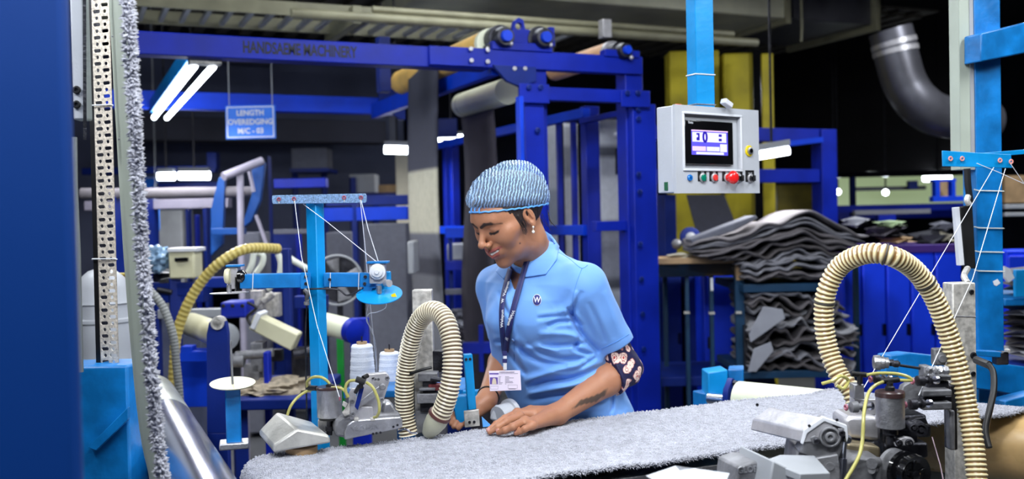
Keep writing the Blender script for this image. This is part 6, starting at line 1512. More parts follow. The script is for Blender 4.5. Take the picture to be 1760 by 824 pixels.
def surfnet(f, lo, hi, h, blk=12):
    lo = np.array(lo); n = np.ceil((np.array(hi)-lo)/h/blk).astype(int); N = n*blk+1
    V = np.full(N, 1.0, np.float32)
    bc = np.stack(np.meshgrid(*[np.arange(k) for k in n], indexing='ij'), -1).reshape(-1, 3)
    ctr = lo+(bc+.5)*blk*h; dv = f(ctr); rad = blk*h*.5*math.sqrt(3)*1.35+.012
    o = np.stack(np.meshgrid(*[np.arange(blk+1)]*3, indexing='ij'), -1).reshape(-1, 3)
    for b, d in zip(bc, dv):
        if d < -rad: s = b*blk; V[s[0]:s[0]+blk+1, s[1]:s[1]+blk+1, s[2]:s[2]+blk+1] = -1
    act = bc[np.abs(dv) <= rad]; step = 220
    for i in range(0, len(act), step):
        g = (act[i:i+step, None, :]*blk+o[None]).reshape(-1, 3)
        V[g[:, 0], g[:, 1], g[:, 2]] = f(lo+g*h)
    ins = V < 0
    c8 = [(a, b, c) for a in (0, 1) for b in (0, 1) for c in (0, 1)]
    M_ = [k-1 for k in N]
    sl = lambda a: tuple(slice(a[i], a[i]+M_[i]) for i in range(3))
    cnt = sum(ins[sl(c)].astype(np.int8) for c in c8); cells = np.argwhere((cnt > 0) & (cnt < 8))
    idx = np.full(M_, -1, np.int32); idx[tuple(cells.T)] = np.arange(len(cells))
    acc = np.zeros((len(cells), 3)); num = np.zeros(len(cells))
    for a in range(3):
        for c in c8:
            if c[a]: continue
            e = list(c); e[a] = 1; p0 = cells+np.array(c); p1 = cells+np.array(e)
            v0 = V[tuple(p0.T)].astype(float); v1 = V[tuple(p1.T)].astype(float); m = (v0 < 0) != (v1 < 0)
            t = np.where(m, v0/np.where(m, v0-v1, 1), 0); q = p0+t[:, None]*(p1-p0); acc[m] += q[m]; num[m] += 1
    X = lo+acc/num[:, None]*h
    Q = []
    for a in range(3):
        b, c = (a+1) % 3, (a+2) % 3
        s0 = [slice(1, M_[0]), slice(1, M_[1]), slice(1, M_[2])]; s0[a] = slice(0, M_[a]); s1 = list(s0); s1[a] = slice(1, M_[a]+1)
        i0, i1 = ins[tuple(s0)], ins[tuple(s1)]; e = np.argwhere(i0 != i1); fl = i0[tuple(e.T)]
        off = np.array([1, 1, 1]); off[a] = 0; e = e+off
        def at_(db, dc):
            w = e.copy(); w[:, b] -= db; w[:, c] -= dc; return idx[tuple(w.T)]
        q = np.stack([at_(1, 1), at_(0, 1), at_(0, 0), at_(1, 0)], 1)
        q[~fl] = q[~fl][:, ::-1]; Q.append(q)
    Q = np.concatenate(Q); Q = Q[(Q >= 0).all(1)]
    return X, Q
def npmesh(name, V, Q, m, parent, cols=None, smooth=True):
    me = bpy.data.meshes.new(name); og = np.array(ORG[parent.name]) if parent is not None else np.zeros(3)
    me.vertices.add(len(V)); me.vertices.foreach_set('co', (V-og).astype(np.float32).ravel())
    k = Q.shape[1]; me.loops.add(Q.size); me.loops.foreach_set('vertex_index', Q.astype(np.int32).ravel())
    me.polygons.add(len(Q)); me.polygons.foreach_set('loop_start', (np.arange(len(Q))*k).astype(np.int32)); me.update(calc_edges=True)
    if smooth: me.polygons.foreach_set('use_smooth', [True]*len(Q))
    if cols is not None:
        ca = me.color_attributes.new('Col', 'FLOAT_COLOR', 'POINT'); ca.data.foreach_set('color', np.concatenate([cols, np.ones((len(V), 1))], 1).astype(np.float32).ravel())
    me.materials.append(m); o = bpy.data.objects.new(name, me); COL.objects.link(o)
    if parent is not None: o.parent = parent; ORG[o.name] = ORG[parent.name]
    return o
def grad(f, P, e=.0015):
    g = np.stack([f(P+np.eye(3)[i]*e)-f(P-np.eye(3)[i]*e) for i in range(3)], 1); return g/(np.linalg.norm(g, axis=1)[:, None]+1e-9)

# ---- skeleton places
yaw = math.radians(50); pit = math.radians(28)
def camv(x, y, z): return RH_*x+DH_*y+ZH_*z
FWD = camv(-math.sin(yaw)*math.cos(pit), -math.cos(yaw)*math.cos(pit), -math.sin(pit))
UPV = camv(-math.sin(yaw)*math.sin(pit), -math.cos(yaw)*math.sin(pit), math.cos(pit))
LFT = np.cross(UPV, FWD)
HC = Wp(872, 376, 2.50); HR = np.stack([LFT, FWD, UPV], 1)
def hl(x, y, z): return HC+LFT*x+FWD*y+UPV*z
FH = camv(-math.sin(yaw), -math.cos(yaw), 0); SH_ = camv(math.cos(yaw), -math.sin(yaw), 0)
SL, EL, WL = Wp(1000, 494, 2.50), Wp(1073, 634, 2.58), Wp(957, 713, 2.435)
SR, ER, WR = Wp(856, 494, 2.72), Wp(874, 598, 2.74), Wp(836, 690, 2.535)
NB = Wp(922, 455, 2.60)
tyaw = math.radians(42); TF = camv(-math.sin(tyaw), -math.cos(tyaw), 0); TL = camv(math.cos(tyaw), -math.sin(tyaw), 0)
secs = [(2000/1, 0, 0, 0, 0)]
sec = [(800, 990, 2.68, .185, .135), (740, 986, 2.68, .182, .132), (700, 981, 2.68, .176, .128), (650, 960, 2.66, .172, .126), (600, 942, 2.64, .166, .124), (550, 931, 2.61, .160, .118), (510, 928, 2.60, .154, .105), (485, 925, 2.60, .150, .090), (465, 924, 2.60, .115, .070), (448, 922, 2.60, .062, .052), (430, 918, 2.595, .045, .042)]
sc_ = [Wp(x, y, d) for y, x, d, a, b in sec]; sz = np.array([c[2] for c in sc_]); so = np.argsort(sz)
sz = sz[so]; sxy = np.array(sc_)[so][:, :2]; sa = np.array([s[3] for s in sec])[so]; sb = np.array([s[4] for s in sec])[so]
def torso(P, off=0):
    z = P[:, 2]; cx = np.interp(z, sz, sxy[:, 0]); cy = np.interp(z, sz, sxy[:, 1]); a = np.interp(z, sz, sa)-off; b = np.interp(z, sz, sb)-off
    dx, dy = P[:, 0]-cx, P[:, 1]-cy; u = dx*TL[0]+dy*TL[1]; v = dx*TF[0]+dy*TF[1]
    k = ((np.abs(u)/a)**2.3+(np.abs(v)/b)**2.3)**(1/2.3)
    d = (k-1)*np.minimum(a, b)*.95
    d = np.maximum(d, z-sz[-1]-.01); return d
BL, BR = Wp(916, 545, 2.545), Wp(886, 548, 2.585)
def bust(P, d, o=0):
    d = smin(d, ell(P, BL, np.array([.068, .068, .062])-o), .04); return smin(d, ell(P, BR, np.array([.066, .066, .062])-o), .04)

# hand joints
def hz(px, py, z): return A3(hit(PZ(z), px, py))
FING = [  # left hand: knuckle, middle joints, tip, radii
 ([hz(889, 711, .946), hz(868, 720, .943), hz(853, 730, .934), hz(840, 740, .924)], [.0105, .0090, .0082, .0066]),
 ([hz(893, 716, .948), hz(870, 726, .944), hz(855, 735, .934), hz(842, 743, .924)], [.0108, .0092, .0084, .0068]),
 ([hz(902, 724, .944), hz(881, 734, .939), hz(868, 740, .931), hz(857, 744, .924)], [.0102, .0088, .0080, .0065]),
 ([hz(915, 732, .937), hz(902, 738, .933), hz(894, 742, .927), hz(887, 745, .923)], [.0092, .0078, .0072, .0060])]
THUMB = ([Wp(938, 708, 2.45), Wp(912, 706, 2.475), Wp(890, 712, 2.475), Wp(876, 719, 2.45)], [.015, .0125, .0105, .008])
KR = Wp(806, 712, 2.50)
FR_ = [([Wp(806, 704, 2.51), Wp(792, 707, 2.50), Wp(781, 714, 2.48), Wp(775, 722, 2.47)], [.010, .009, .008, .0066]),
       ([Wp(805, 710, 2.50), Wp(790, 714, 2.49), Wp(780, 721, 2.47), Wp(776, 729, 2.46)], [.010, .009, .008, .0066]),
       ([Wp(806, 716, 2.49), Wp(792, 721, 2.48), Wp(783, 728, 2.46), Wp(780, 734, 2.45)], [.010, .009, .008, .0066]),
       ([Wp(808, 722, 2.49), Wp(797, 727, 2.47), Wp(790, 733, 2.46), Wp(788, 737, 2.45)], [.009, .008, .007, .006])]
TH_R = ([Wp(820, 708, 2.50), Wp(810, 720, 2.475), Wp(800, 728, 2.465)], [.013, .011, .009])
lip_u = [hl(-.039, .0670, -.0345), hl(-.018, .0850, -.0428), hl(0, .0910, -.0450), hl(.018, .0850, -.0428), hl(.039, .0670, -.0345)]
lip_l = [hl(-.038, .0665, -.0360), hl(-.019, .0825, -.0540), hl(0, .0870, -.0605), hl(.019, .0825, -.0540), hl(.038, .0665, -.0360)]
lip_m = [(a_+b_)/2+FWD*(.004 if 0 < i_ < 4 else 0) for i_, (a_, b_) in enumerate(zip(lip_u, lip_l))]
def headsdf(P):
    q = (P-HC)@HR; d = ell(q, (0, -.018, .030), (.074, .090, .082))
    qa = np.abs(q[:, :1]); qs = np.concatenate([qa, q[:, 1:]], 1)
    d = smin(d, ell(q, (0, .028, -.010), (.062, .058, .086)), .022)
    d = smin(d, ell(q, (0, .030, .034), (.060, .056, .050)), .02)
    d = smin(d, ell(q, (0, .028, -.060), (.050, .044, .040)), .022)
    d = smin(d, ell(q, (0, .064, -.090), (.018, .016, .015)), .022)
    d = smin(d, ell(qs, (.040, .055, -.020), (.024, .022, .024)), .016)
    d = smin(d, ell(qs, (.051, .040, -.006), (.020, .024, .018)), .016)
    d = smin(d, cap(qs, (0, .076, .027), (.036, .068, .031), .010, .008), .014)
    d = smax(d, -ell(qs, (.031, .092, .011), (.017, .013, .012)), .010)
    d = smin(d, ell(qs, (.0305, .0675, .010), (.0155, .0135, .0125)), .004)
    d = smin(d, cap(q, (0, .079, .018), (0, .102, -.015), .0064, .0084), .009)
    d = smin(d, ell(q, (0, .1045, -.0190), (.0100, .0095, .0088)), .005)
    d = smin(d, ell(qs, (.0132, .0935, -.0230), (.0074, .0100, .0074)), .004)
    d = smax(d, -ell(qs, (.0064, .099, -.0300), (.0032, .005, .0032)), .002)
    d = smin(d, ell(q, (0, .076, -.048), (.027, .014, .018)), .010)
    d = smin(d, ell(q, (0, .073, -.051), (.034, .012, .018)), .010)
    d = smin(d, chain(P, lip_u, [.0018, .0034, .0036, .0034, .0018], .002), .003)
    d = smin(d, chain(P, lip_l, [.0018, .0046, .0052, .0046, .0018], .002), .003)
    d = smax(d, -chain(P, lip_m, [.0004, .0040, .0050, .0040, .0004], .001), .0012)
    # smile crease
    d = d+.0016*np.exp(-(cap(qs, (.018, .090, -.023), (.043, .066, -.030), 0, 0)/.0035)**2)
    # ears
    tl = math.radians(12); ee = qs-np.array([.073, -.010, .000]); ye = ee[:, 1]*math.cos(tl)-ee[:, 2]*math.sin(tl); ze = ee[:, 1]*math.sin(tl)+ee[:, 2]*math.cos(tl)
    e3 = np.stack([ee[:, 0]-np.abs(ye+.0)*.0, ye, ze], 1)
    ear = ell(e3, (0, 0, .002), (.0075, .0165, .0285)); ear = smin(ear, ell(e3, (.001, .004, -.024), (.005, .007, .008)), .004)
    ear = smax(ear, -ell(e3, (.0078, .002, .002), (.0070, .0108, .0195)), .002)
    ear = smin(ear, cap(e3, (.004, -.004, -.008), (.004, -.003, .014), .0026, .0022), .002)
    ear = smin(ear, cap(e3, (.003, .010, -.004), (.003, .009, .003), .0028, .002), .003)
    return smin(d, ear, .004)
def armL(P, o=0):
    mid = EL+(WL-EL)*.28
    d = chain(P, [SL, EL], [.036+o, .034+o]); d = smin(d, chain(P, [EL, mid, WL], [.036+o, .0385+o, .0245+o], .012), .02); return d
def handsdf(P):
    pal = [(FING[0][0][0]+WL)/2, (FING[3][0][0]+WL)/2]
    d = chain(P, [WL, (FING[0][0][0]*.5+FING[1][0][0]*.5)], [.0225, .0125]); d = smin(d, chain(P, [WL, (FING[2][0][0]+FING[3][0][0])/2], [.0225, .0115]), .016)
    d = smin(d, chain(P, [WL, FING[3][0][0]], [.020, .010]), .010); d = smin(d, chain(P, [WL, FING[0][0][0]], [.020, .011]), .010)
    fg = None
    for pts, rs in FING+[THUMB]:
        e = chain(P, pts, rs, .003)
        for j in (1, 2): e = smin(e, np.linalg.norm(P-pts[j], axis=1)-rs[j]*1.0, .003)
        fg = e if fg is None else smin(fg, e, .0015)
    d = smin(d, fg, .006)
    for pts, rs in FING: d = smin(d, np.linalg.norm(P-(pts[0]+np.array([0, 0, .002])), axis=1)-rs[0]*1.0, .006)
    return d
def handR(P):
    d = chain(P, [WR, KR], [.024, .021]); d = smin(d, chain(P, [WR, FR_[0][0][0]], [.022, .012]), .01); d = smin(d, chain(P, [WR, FR_[3][0][0]], [.022, .011]), .01)
    fg = None
    for pts, rs in FR_+[TH_R]:
        e = chain(P, pts, rs, .003); fg = e if fg is None else smin(fg, e, .0015)
    return smin(d, fg, .006)
def body(P):
    d = np.full(len(P), 9.)
    d = headsdf(P)
    nk = chain(P, [hl(0, -.030, -.035), hl(0, -.028, -.075), NB+np.array([0, 0, .01])], [.050, .048, .053], .02)
    # tendon and throat
    d = smin(d, nk, .022)
    t = torso(P, .026); t = bust(P, t, .026); t = smin(t, cap(P, SL, NB, .040, .05), .03); t = smin(t, cap(P, SR, NB, .040, .05), .03)
    d = smin(d, t, .02)
    a = smin(armL(P), handsdf(P), .012); d = smin(d, a, .02)
    r = smin(chain(P, [SR, ER], [.048, .036]), chain(P, [ER, ER+(WR-ER)*.3, WR], [.036, .037, .0245], .012), .02); r = smin(r, handR(P), .012)
    return smin(d, r, .02)
allp = np.array([HC+[.2]*3, HC-[.2]*3, EL, WL, SR, KR, sc_[0]]+[p for f_ in FING+FR_ for p in f_[0]])
lo_, hi_ = allp.min(0)-.06, allp.max(0)+.06; lo_[2] = .80; hi_[2] = HC[2]+.14
hi_[0] = max(hi_[0], EL[0]+.08)
V, Q = surfnet(body, lo_, hi_, .0021)
# colours of skin, lips, brows, lashes, mole, tattoo
L3_ = lambda c: np.array(lin(c)[:3])
skin = L3_((174, 121, 91)); cols = np.tile(skin, (len(V), 1))
def paint(dist, r, soft, c):
    w = np.clip((r-dist)/soft, 0, 1)[:, None]; cols[:] = cols*(1-w)+L3_(c)*w
ql = (V-HC)@HR; qs = np.concatenate([np.abs(ql[:, :1]), ql[:, 1:]], 1)
near = np.linalg.norm(ql, axis=1) < .17
paint(np.where(near, np.minimum(chain(V, lip_u, [0]*5), chain(V, lip_l, [0]*5)), 9), .0062, .0016, (158, 84, 76))
paint(np.where(near, chain(qs, [(.008, .0905, .024), (.022, .0885, .030), (.038, .0795, .029), (.055, .060, .019)], [.0030, .0034, .0024, .0004]), 9), .0022, .0022, (48, 32, 28))
paint(np.where(near, chain(qs, [(.015, .0785, .0060), (.022, .0805, .0015), (.032, .0810, .0008), (.042, .0745, .0035), (.049, .066, .0080)], [.0004, .0010, .0012, .0008, .0002]), 9), .0024, .0012, (28, 18, 18))
paint(np.where(near, np.linalg.norm(ql-np.array([.054, .036, -.050]), axis=1), 9), .0045, .001, (52, 34, 40))
paint(np.where(near, np.linalg.norm(ql-np.array([0, .089, .026]), axis=1), 9), .0025, .001, (60, 30, 34))
pxv, pyv = to_px(V)
dpt = (V-np.array(CAM))@DH_
axd = np.interp(pxv, [957, 1073], [WL@DH_-np.array(CAM)@DH_, EL@DH_-np.array(CAM)@DH_])
frontside = (dpt < axd-.004)
tat = [(984, 703, .6), (1000, 692, 4.5), (1022, 686, 5.5), (1036, 678, 4), (1044, 668, .6)]
td = np.full(len(V), 99.)
for (x0, y0, r0), (x1, y1, r1) in zip(tat, tat[1:]):
    ab = np.array([x1-x0, y1-y0], float); t = np.clip(((pxv-x0)*ab[0]+(pyv-y0)*ab[1])/(ab@ab), 0, 1); td = np.minimum(td, np.hypot(pxv-x0-t*ab[0], pyv-y0-t*ab[1])-(r0+(r1-r0)*t))
td = np.where(frontside & (V[:, 2] < 1.1), td+.7*np.sin(pxv*.9+pyv*.6), 99)
paint(td, 1.0, 2.4, (86, 68, 56))
# nails
for pts, rs in FING: 
    tp = pts[3]+np.array([0, 0, rs[3]*.8])+(pts[3]-pts[2])*.15; paint(np.linalg.norm(V-tp, axis=1), .0055, .001, (206, 150, 140))
skm = mat('skin', (255, 250, 250), .5, var=.05, scale=30, bump=.12, bscale=260, attr='Col', sss=.12)
feet = (Wp(985, 740, 2.68)); PO = Vector((feet[0], feet[1], 0))
person = thing('person', 'smiling woman in light blue work shirt and hair net leaning over the grey carpet', 'person', PO)
bo = npmesh('body', V, Q, skm, person, cols)
bo['label'] = 'bare face, neck, arms and hands, smiling and looking down'
# ---- shirt
folds = [  # picture polylines, depth (+ valley), width in px
 ([(1000, 500), (984, 540), (1000, 575), (1030, 607)], .004, 5), ([(975, 528), (985, 545), (1000, 562)], .004, 4), ([(940, 562), (960, 553), (990, 553)], .0045, 5), ([(922, 548), (950, 545), (985, 541)], .003, 4),
 ([(930, 594), (965, 594), (1010, 590)], .003, 4), ([(880, 588), (905, 608), (930, 622), (975, 628)], .005, 6), ([(905, 590), (935, 610), (970, 618), (1010, 616)], .004, 5),
 ([(868, 600), (892, 630), (905, 645)], .004, 5), ([(905, 668), (940, 655), (985, 650), (1040, 628)], .005, 6), ([(900, 690), (940, 682), (985, 676), (1030, 668)], .004, 5), ([(950, 640), (990, 636), (1025, 615)], .003, 4),
 ([(858, 500), (868, 530), (880, 545)], .003, 4), ([(1050, 665), (1053, 690), (1050, 712)], .0025, 3), ([(960, 705), (1000, 695), (1040, 690)], .003, 5), ([(848, 588), (866, 588)], .003, 4),
 ([(1012, 520), (1030, 560), (1040, 590)], .002, 5), ([(1000, 575), (990, 600), (1020, 610)], .003, 4),
 ([(925, 575), (970, 575), (1000, 582)], -.004, 7), ([(900, 600), (935, 598), (960, 606)], -.003, 6), ([(900, 655), (950, 640), (1000, 630)], -.004, 7), ([(905, 678), (960, 668), (1010, 655)], -.004, 7), ([(960, 540), (985, 520), (990, 500)], -.003, 7),
 ([(880, 560), (890, 600), (900, 640)], -.002, 6), ([(1040, 500), (1055, 540), (1068, 580)], -.002, 8)]
def poly2(px, py, pts, fade=False):
    d = np.full(len(px), 1e3); s = np.zeros(len(px)); n = len(pts)-1
    P_ = smoothpath([Vector((x, y, 0)) for x, y in pts], 5); n = len(P_)-1
    for i in range(n):
        x0, y0, x1, y1 = P_[i].x, P_[i].y, P_[i+1].x, P_[i+1].y
        ab = np.array([x1-x0, y1-y0], float); t = np.clip(((px-x0)*ab[0]+(py-y0)*ab[1])/(ab@ab+1e-9), 0, 1); e = np.hypot(px-x0-t*ab[0], py-y0-t*ab[1])
        m = e < d; d[m] = e[m]; s[m] = (i+t[m])/n
    return (d, np.sqrt(np.clip(np.sin(PI*s), 0, 1))) if fade else d
UA = (EL-SL)/np.linalg.norm(EL-SL); UR = (ER-SR)/np.linalg.norm(ER-SR)
hemc = Wp(1061, 596, 2.56); hn = camv(.42, .0, -.80); hn /= np.linalg.norm(hn)
AX_N = (NB-hl(0, -.028, -.075)); AX_N /= np.linalg.norm(AX_N)
NC = NB+np.array([0, 0, .012])
def shirt_core(P):
    d = bust(P, torso(P)); d = smin(d, cap(P, SL, NB, .056, .055), .035); d = smin(d, cap(P, SR, NB, .054, .055), .035)
    sl = chain(P, [SL+camv(.004, 0, 0), hemc], [.062, .047]); sl = np.maximum(sl, (P-hemc)@hn)
    sr = chain(P, [SR, ER], [.060, .050]); sr = np.maximum(sr, (P-(SR+(ER-SR)*.80))@UR)
    d = smin(d, sl, .018); d = smin(d, sr, .02)
    return d
def collar(P):
    # stand around the neck, open at the front
    q = P-NC; ax = -AX_N; h = q@ax; rad = q-h[:, None]*ax; r = np.linalg.norm(rad, axis=1)
    fr = (rad@TF)/(r+1e-9)
    rr = .064-.10*(h-.0)*.35
    s = np.maximum(np.abs(r-rr)-.0028, np.abs(h-.012)-.024); return np.maximum(s, (fr-.80)*.06)
def shirt(P):
    d = shirt_core(P)
    d = smax(d, -cap(P, NB+np.array([0, 0, .0]), hl(0, -.028, -.06), .052, .052), .006)
    nr = np.abs(d) < .06
    if nr.any():
        px, py = to_px(P[nr]); vx = np.array([870, 908, 899, 885, 875.]); vy = np.array([446, 446, 470, 500, 474.]); sd = np.full(len(px), -99.)
        for i in range(5):
            j = (i+1) % 5; ex, ey = vx[j]-vx[i], vy[j]-vy[i]; sd = np.maximum(sd, ((px-vx[i])*ey-(py-vy[i])*ex)/math.hypot(ex, ey))
        cv = np.maximum(sd*.00148, -(d[nr]+.031)); dpp = (P[nr]-np.array(CAM))@DH_; cv = np.where(dpp < 2.62, cv, 9); d[nr] = smax(d[nr], -cv, .003)
    near = np.abs(d) < .03
    if near.any():
        Pn = P[near]; px, py = to_px(Pn); add = np.zeros(len(Pn))
        dp = (Pn-np.array(CAM))@DH_; w = np.clip((2.62-dp)/.06, 0, 1)
        for pts, a, wd in folds:
            q_, fd = poly2(px, py, pts, True); add += fd*(a*2.0*np.exp(-(q_/(wd*.8))**2)-.6*a*np.exp(-((q_-wd*1.9)/wd)**2))*w
        add += .0012*np.sin(Pn[:, 2]*62+3*np.sin(Pn[:, 0]*22)+2*np.sin(Pn[:, 1]*17))*np.clip((1.22-Pn[:, 2])/.1, 0, 1)
        add += .0012*np.sin(Pn@np.array([70, 40, 55]))*np.sin(Pn@np.array([-30, 60, 25]))
        d[near] += add
    d = smin(d, collar(P), .004)
    return np.maximum(d, .80-P[:, 2])
pl_ = np.array([SL, SR, EL, ER, NB, sc_[0], sc_[4], BL, BR, hemc])
lo_, hi_ = pl_.min(0)-.11, pl_.max(0)+.10; lo_[2] = .79; hi_[2] = NB[2]+.09
V, Q = surfnet(shirt, lo_, hi_, .0027)
shirt_m = mat('sky blue poplin', (108, 160, 230), .62, var=.03, scale=6, bump=.12, bscale=700, sheen=.15)
so_ = npmesh('shirt', V, Q, shirt_m, person)
def trace(px, py, f=shirt, off=0, d0=2.2, dm=2.9):
    px, py = np.atleast_1d(px).astype(float), np.atleast_1d(py).astype(float)
    r = A3(_F)[None]*F_PX+A3(_R)[None]*(px-CX)[:, None]-A3(_U)[None]*(py-CY)[:, None]; r /= np.linalg.norm(r, axis=1)[:, None]
    t = np.full(len(px), d0)
    for _ in range(60): t += np.clip(f(np.array(CAM)+r*t[:, None]), -.02, .05)*.8; t = np.minimum(t, dm)
    return np.array(CAM)+r*t[:, None]-r*off
def sh0(P): return np.maximum(shirt_core(P), .8-P[:, 2])
def patch(name, poly, m, off, thick, parent, f=sh0, step=1.6, dm=2.9):
    """a piece of cloth lying on the shirt, outlined by a picture polygon"""
    bm = bmesh.new(); vs = [bm.verts.new((x, y, 0)) for x, y in poly]; fc = bm.faces.new(vs)
    bmesh.ops.triangulate(bm, faces=[fc])
    for _ in range(5):
        es = [e for e in bm.edges if e.calc_length() > step*2]
        if not es: break
        bmesh.ops.subdivide_edges(bm, edges=es, cuts=1); bmesh.ops.triangulate(bm, faces=bm.faces[:])
    bm.verts.index_update(); xs_ = np.array([v.co.x for v in bm.verts]); ys_ = np.array([v.co.y for v in bm.verts]); fs = [tuple(v.index for v in g.verts) for g in bm.faces]; bm.free()
    P = trace(xs_, ys_, f, off, dm=dm)
    m_ = MB(); m_.add([Vector(p) for p in P], fs); o = m_.build(name, m, parent, smooth=60)
    md = o.modifiers.new('thick', 'SOLIDIFY'); md.thickness = thick; md.offset = 0; return o
cl = patch('collar', [(903, 477), (938, 472), (957, 446), (961, 424), (947, 404), (934, 395), (926, 412), (915, 434), (902, 456), (894, 470)], shirt_m, .005, .0024, so_, lambda P: np.minimum(sh0(P), collar(P)), dm=2.60)
patch('collar', [(852, 467), (866, 481), (874, 470), (878, 458), (870, 452), (860, 455)], shirt_m, .006, .0024, so_)
# stitched seam lines of the sleeve and yoke
def seam(pts, m, r=.0009, off=.0005, f=shirt):
    P = [Vector((x, y, 0)) for x, y in pts]; P = smoothpath(P, 8); q = trace([p.x for p in P], [p.y for p in P], f, off)
    return MB().tube([Vector(p) for p in q], r, 5).build('seam', m, so_, smooth=80)
sm_ = mat('seam blue', (84, 140, 214), .7)
seam([(1000, 462), (990, 490), (984, 520), (990, 548)], sm_); seam([(957, 432), (980, 446), (999, 461), (1010, 456)], sm_); seam([(1034, 600), (1055, 590), (1081, 575)], sm_)
seam([(881, 510), (883, 560), (884, 620)], sm_)
# badge
lg_ = patch('badge', [(923+7.6*math.cos(a), 516+10*math.sin(a)) for a in [2*PI*i/28 for i in range(28)]], M['whitep'], .0012, .0006, so_, shirt)
patch('badge_disc', [(923+6.7*math.cos(a), 516+9*math.sin(a)) for a in [2*PI*i/28 for i in range(28)]], mat('navy badge', (22, 26, 110), .5), .0020, .0006, so_, shirt)
q = trace([923, 931, 923, 923], [516, 516, 508, 516], shirt, .0032); rt = Vector(q[1]-q[0]).normalized(); up_ = Vector(q[2]-q[0]).normalized(); up_ = (up_-rt*up_.dot(rt)).normalized()
text('badge_letter', 'W', .0215, Vector(q[0]), rt, up_, M['whitep'], so_, depth=.0003, bold=.0002, squeeze=.75)
# buttons
for x, y in ((880, 540), (882, 585), (884, 690)):
    q = trace([x], [y], shirt, .001)[0]; g_ = grad(shirt, np.array([q]))[0]; MB().lathe([(0, .0045), (.0015, .0045), (.002, .003)], Vector(q), Vector(g_), 14).build('button', M['sky_s'] if False else mat('button blue', (130, 170, 225), .3), so_)
# ---- printed inner sleeve
def arm_in(P): return armL(P, .0075)
fh_c = Wp(1044, 649, 2.555); FA = (WL-EL)/np.linalg.norm(WL-EL); FA2 = FA+camv(.0, 0, .12)
def inner(P):
    d = armL(P, .0085)+.0012*np.sin(P@np.array([90, 60, 130])); d = np.maximum(d, (P-fh_c)@(FA2/np.linalg.norm(FA2))); d = np.maximum(d, -((P-(hemc-hn*.03))@hn)); return d
V, Q = surfnet(inner, np.minimum(EL, hemc)-.09, np.maximum(EL, hemc)+.09, .0022)
pm = bpy.data.materials.new('paisley print'); pm.use_nodes = True; nt = pm.node_tree; b = nt.nodes['Principled BSDF']; b.inputs['Roughness'].default_value = .7
tc = nt.nodes.new('ShaderNodeTexCoord'); nz_ = nt.nodes.new('ShaderNodeTexNoise'); nz_.inputs['Scale'].default_value = 14
mixv = nt.nodes.new('ShaderNodeMix'); mixv.data_type = 'RGBA'; mixv.inputs['Factor'].default_value = .035; nt.links.new(tc.outputs['Object'], mixv.inputs[6]); nt.links.new(nz_.outputs['Color'], mixv.inputs[7]); nt.links.new(tc.outputs['Object'], nz_.inputs['Vector'])
mp = nt.nodes.new('ShaderNodeMapping'); mp.inputs['Rotation'].default_value = (.4, .7, .5); mp.inputs['Scale'].default_value = (1, 2.0, 1); nt.links.new(mixv.outputs[2], mp.inputs['Vector'])
vo = nt.nodes.new('ShaderNodeTexVoronoi'); vo.inputs['Scale'].default_value = 34; vo.inputs['Randomness'].default_value = .65; nt.links.new(mp.outputs['Vector'], vo.inputs['Vector'])
r1 = nt.nodes.new('ShaderNodeValToRGB'); nt.links.new(vo.outputs['Distance'], r1.inputs['Fac']); e = r1.color_ramp; e.interpolation = 'CONSTANT'
e.elements[0].position = 0; e.elements[0].color = lin((196, 70, 70)); e.elements[1].position = .12; e.elements[1].color = lin((240, 222, 206))
for p_, c_ in ((.20, (190, 90, 90)), (.25, (238, 215, 200)), (.42, (190, 120, 120)), (.46, (22, 20, 66))): k_ = e.elements.new(p_); k_.color = lin(c_)
vo2 = nt.nodes.new('ShaderNodeTexVoronoi'); vo2.inputs['Scale'].default_value = 190; nt.links.new(tc.outputs['Object'], vo2.inputs['Vector'])
r2 = nt.nodes.new('ShaderNodeValToRGB'); nt.links.new(vo2.outputs['Distance'], r2.inputs['Fac']); r2.color_ramp.interpolation = 'CONSTANT'; r2.color_ramp.elements[0].color = (.35, .08, .1, 1); r2.color_ramp.elements[1].position = .32; r2.color_ramp.elements[1].color = (1, 1, 1, 1)
mm_ = nt.nodes.new('ShaderNodeMix'); mm_.data_type = 'RGBA'; mm_.blend_type = 'MULTIPLY'; mm_.inputs['Factor'].default_value = .8; nt.links.new(r1.outputs['Color'], mm_.inputs[6]); nt.links.new(r2.outputs['Color'], mm_.inputs[7]); nt.links.new(mm_.outputs[2], b.inputs['Base Color'])
io = npmesh('printed_sleeve', V, Q, pm, person); io['label'] = 'navy sleeve lining with cream and red paisley print'
# ---- trousers and shoes
hipc = Wp(985, 742, 2.68)
def trou(P):
    L, R_ = hipc+TL*.085, hipc-TL*.085; d = ell(P, hipc+np.array([0, 0, -.03]), (.17, .17, .13))
    for h_ in (L, R_):
        k = np.array([h_[0], h_[1], .46])+TF*.01; a = np.array([h_[0], h_[1], .05])-TF*.01; d = smin(d, chain(P, [h_-[0, 0, .05], k, a], [.088, .070, .062], .02), .03)
    return np.maximum(d, P[:, 2]-.86)
V, Q = surfnet(trou, np.array([hipc[0]-.28, hipc[1]-.28, -.02]), np.array([hipc[0]+.28, hipc[1]+.28, .9]), .008)
npmesh('trousers', V, Q, mat('navy trousers', (26, 30, 58), .8), person)
for s_ in (1, -1):
    h_ = hipc+TL*.085*s_; c0_ = np.array([h_[0], h_[1], .04])
    V, Q = surfnet(lambda P: np.maximum(smin(cap(P, c0_-TF*.05, c0_+TF*.12, .042, .036), cap(P, c0_+[0, 0, .03], c0_-[0, 0, .0], .04, .04), .02), .0-P[:, 2]), c0_-.2, c0_+.2, .006)
    npmesh('shoe', V, Q, M['black'], person)
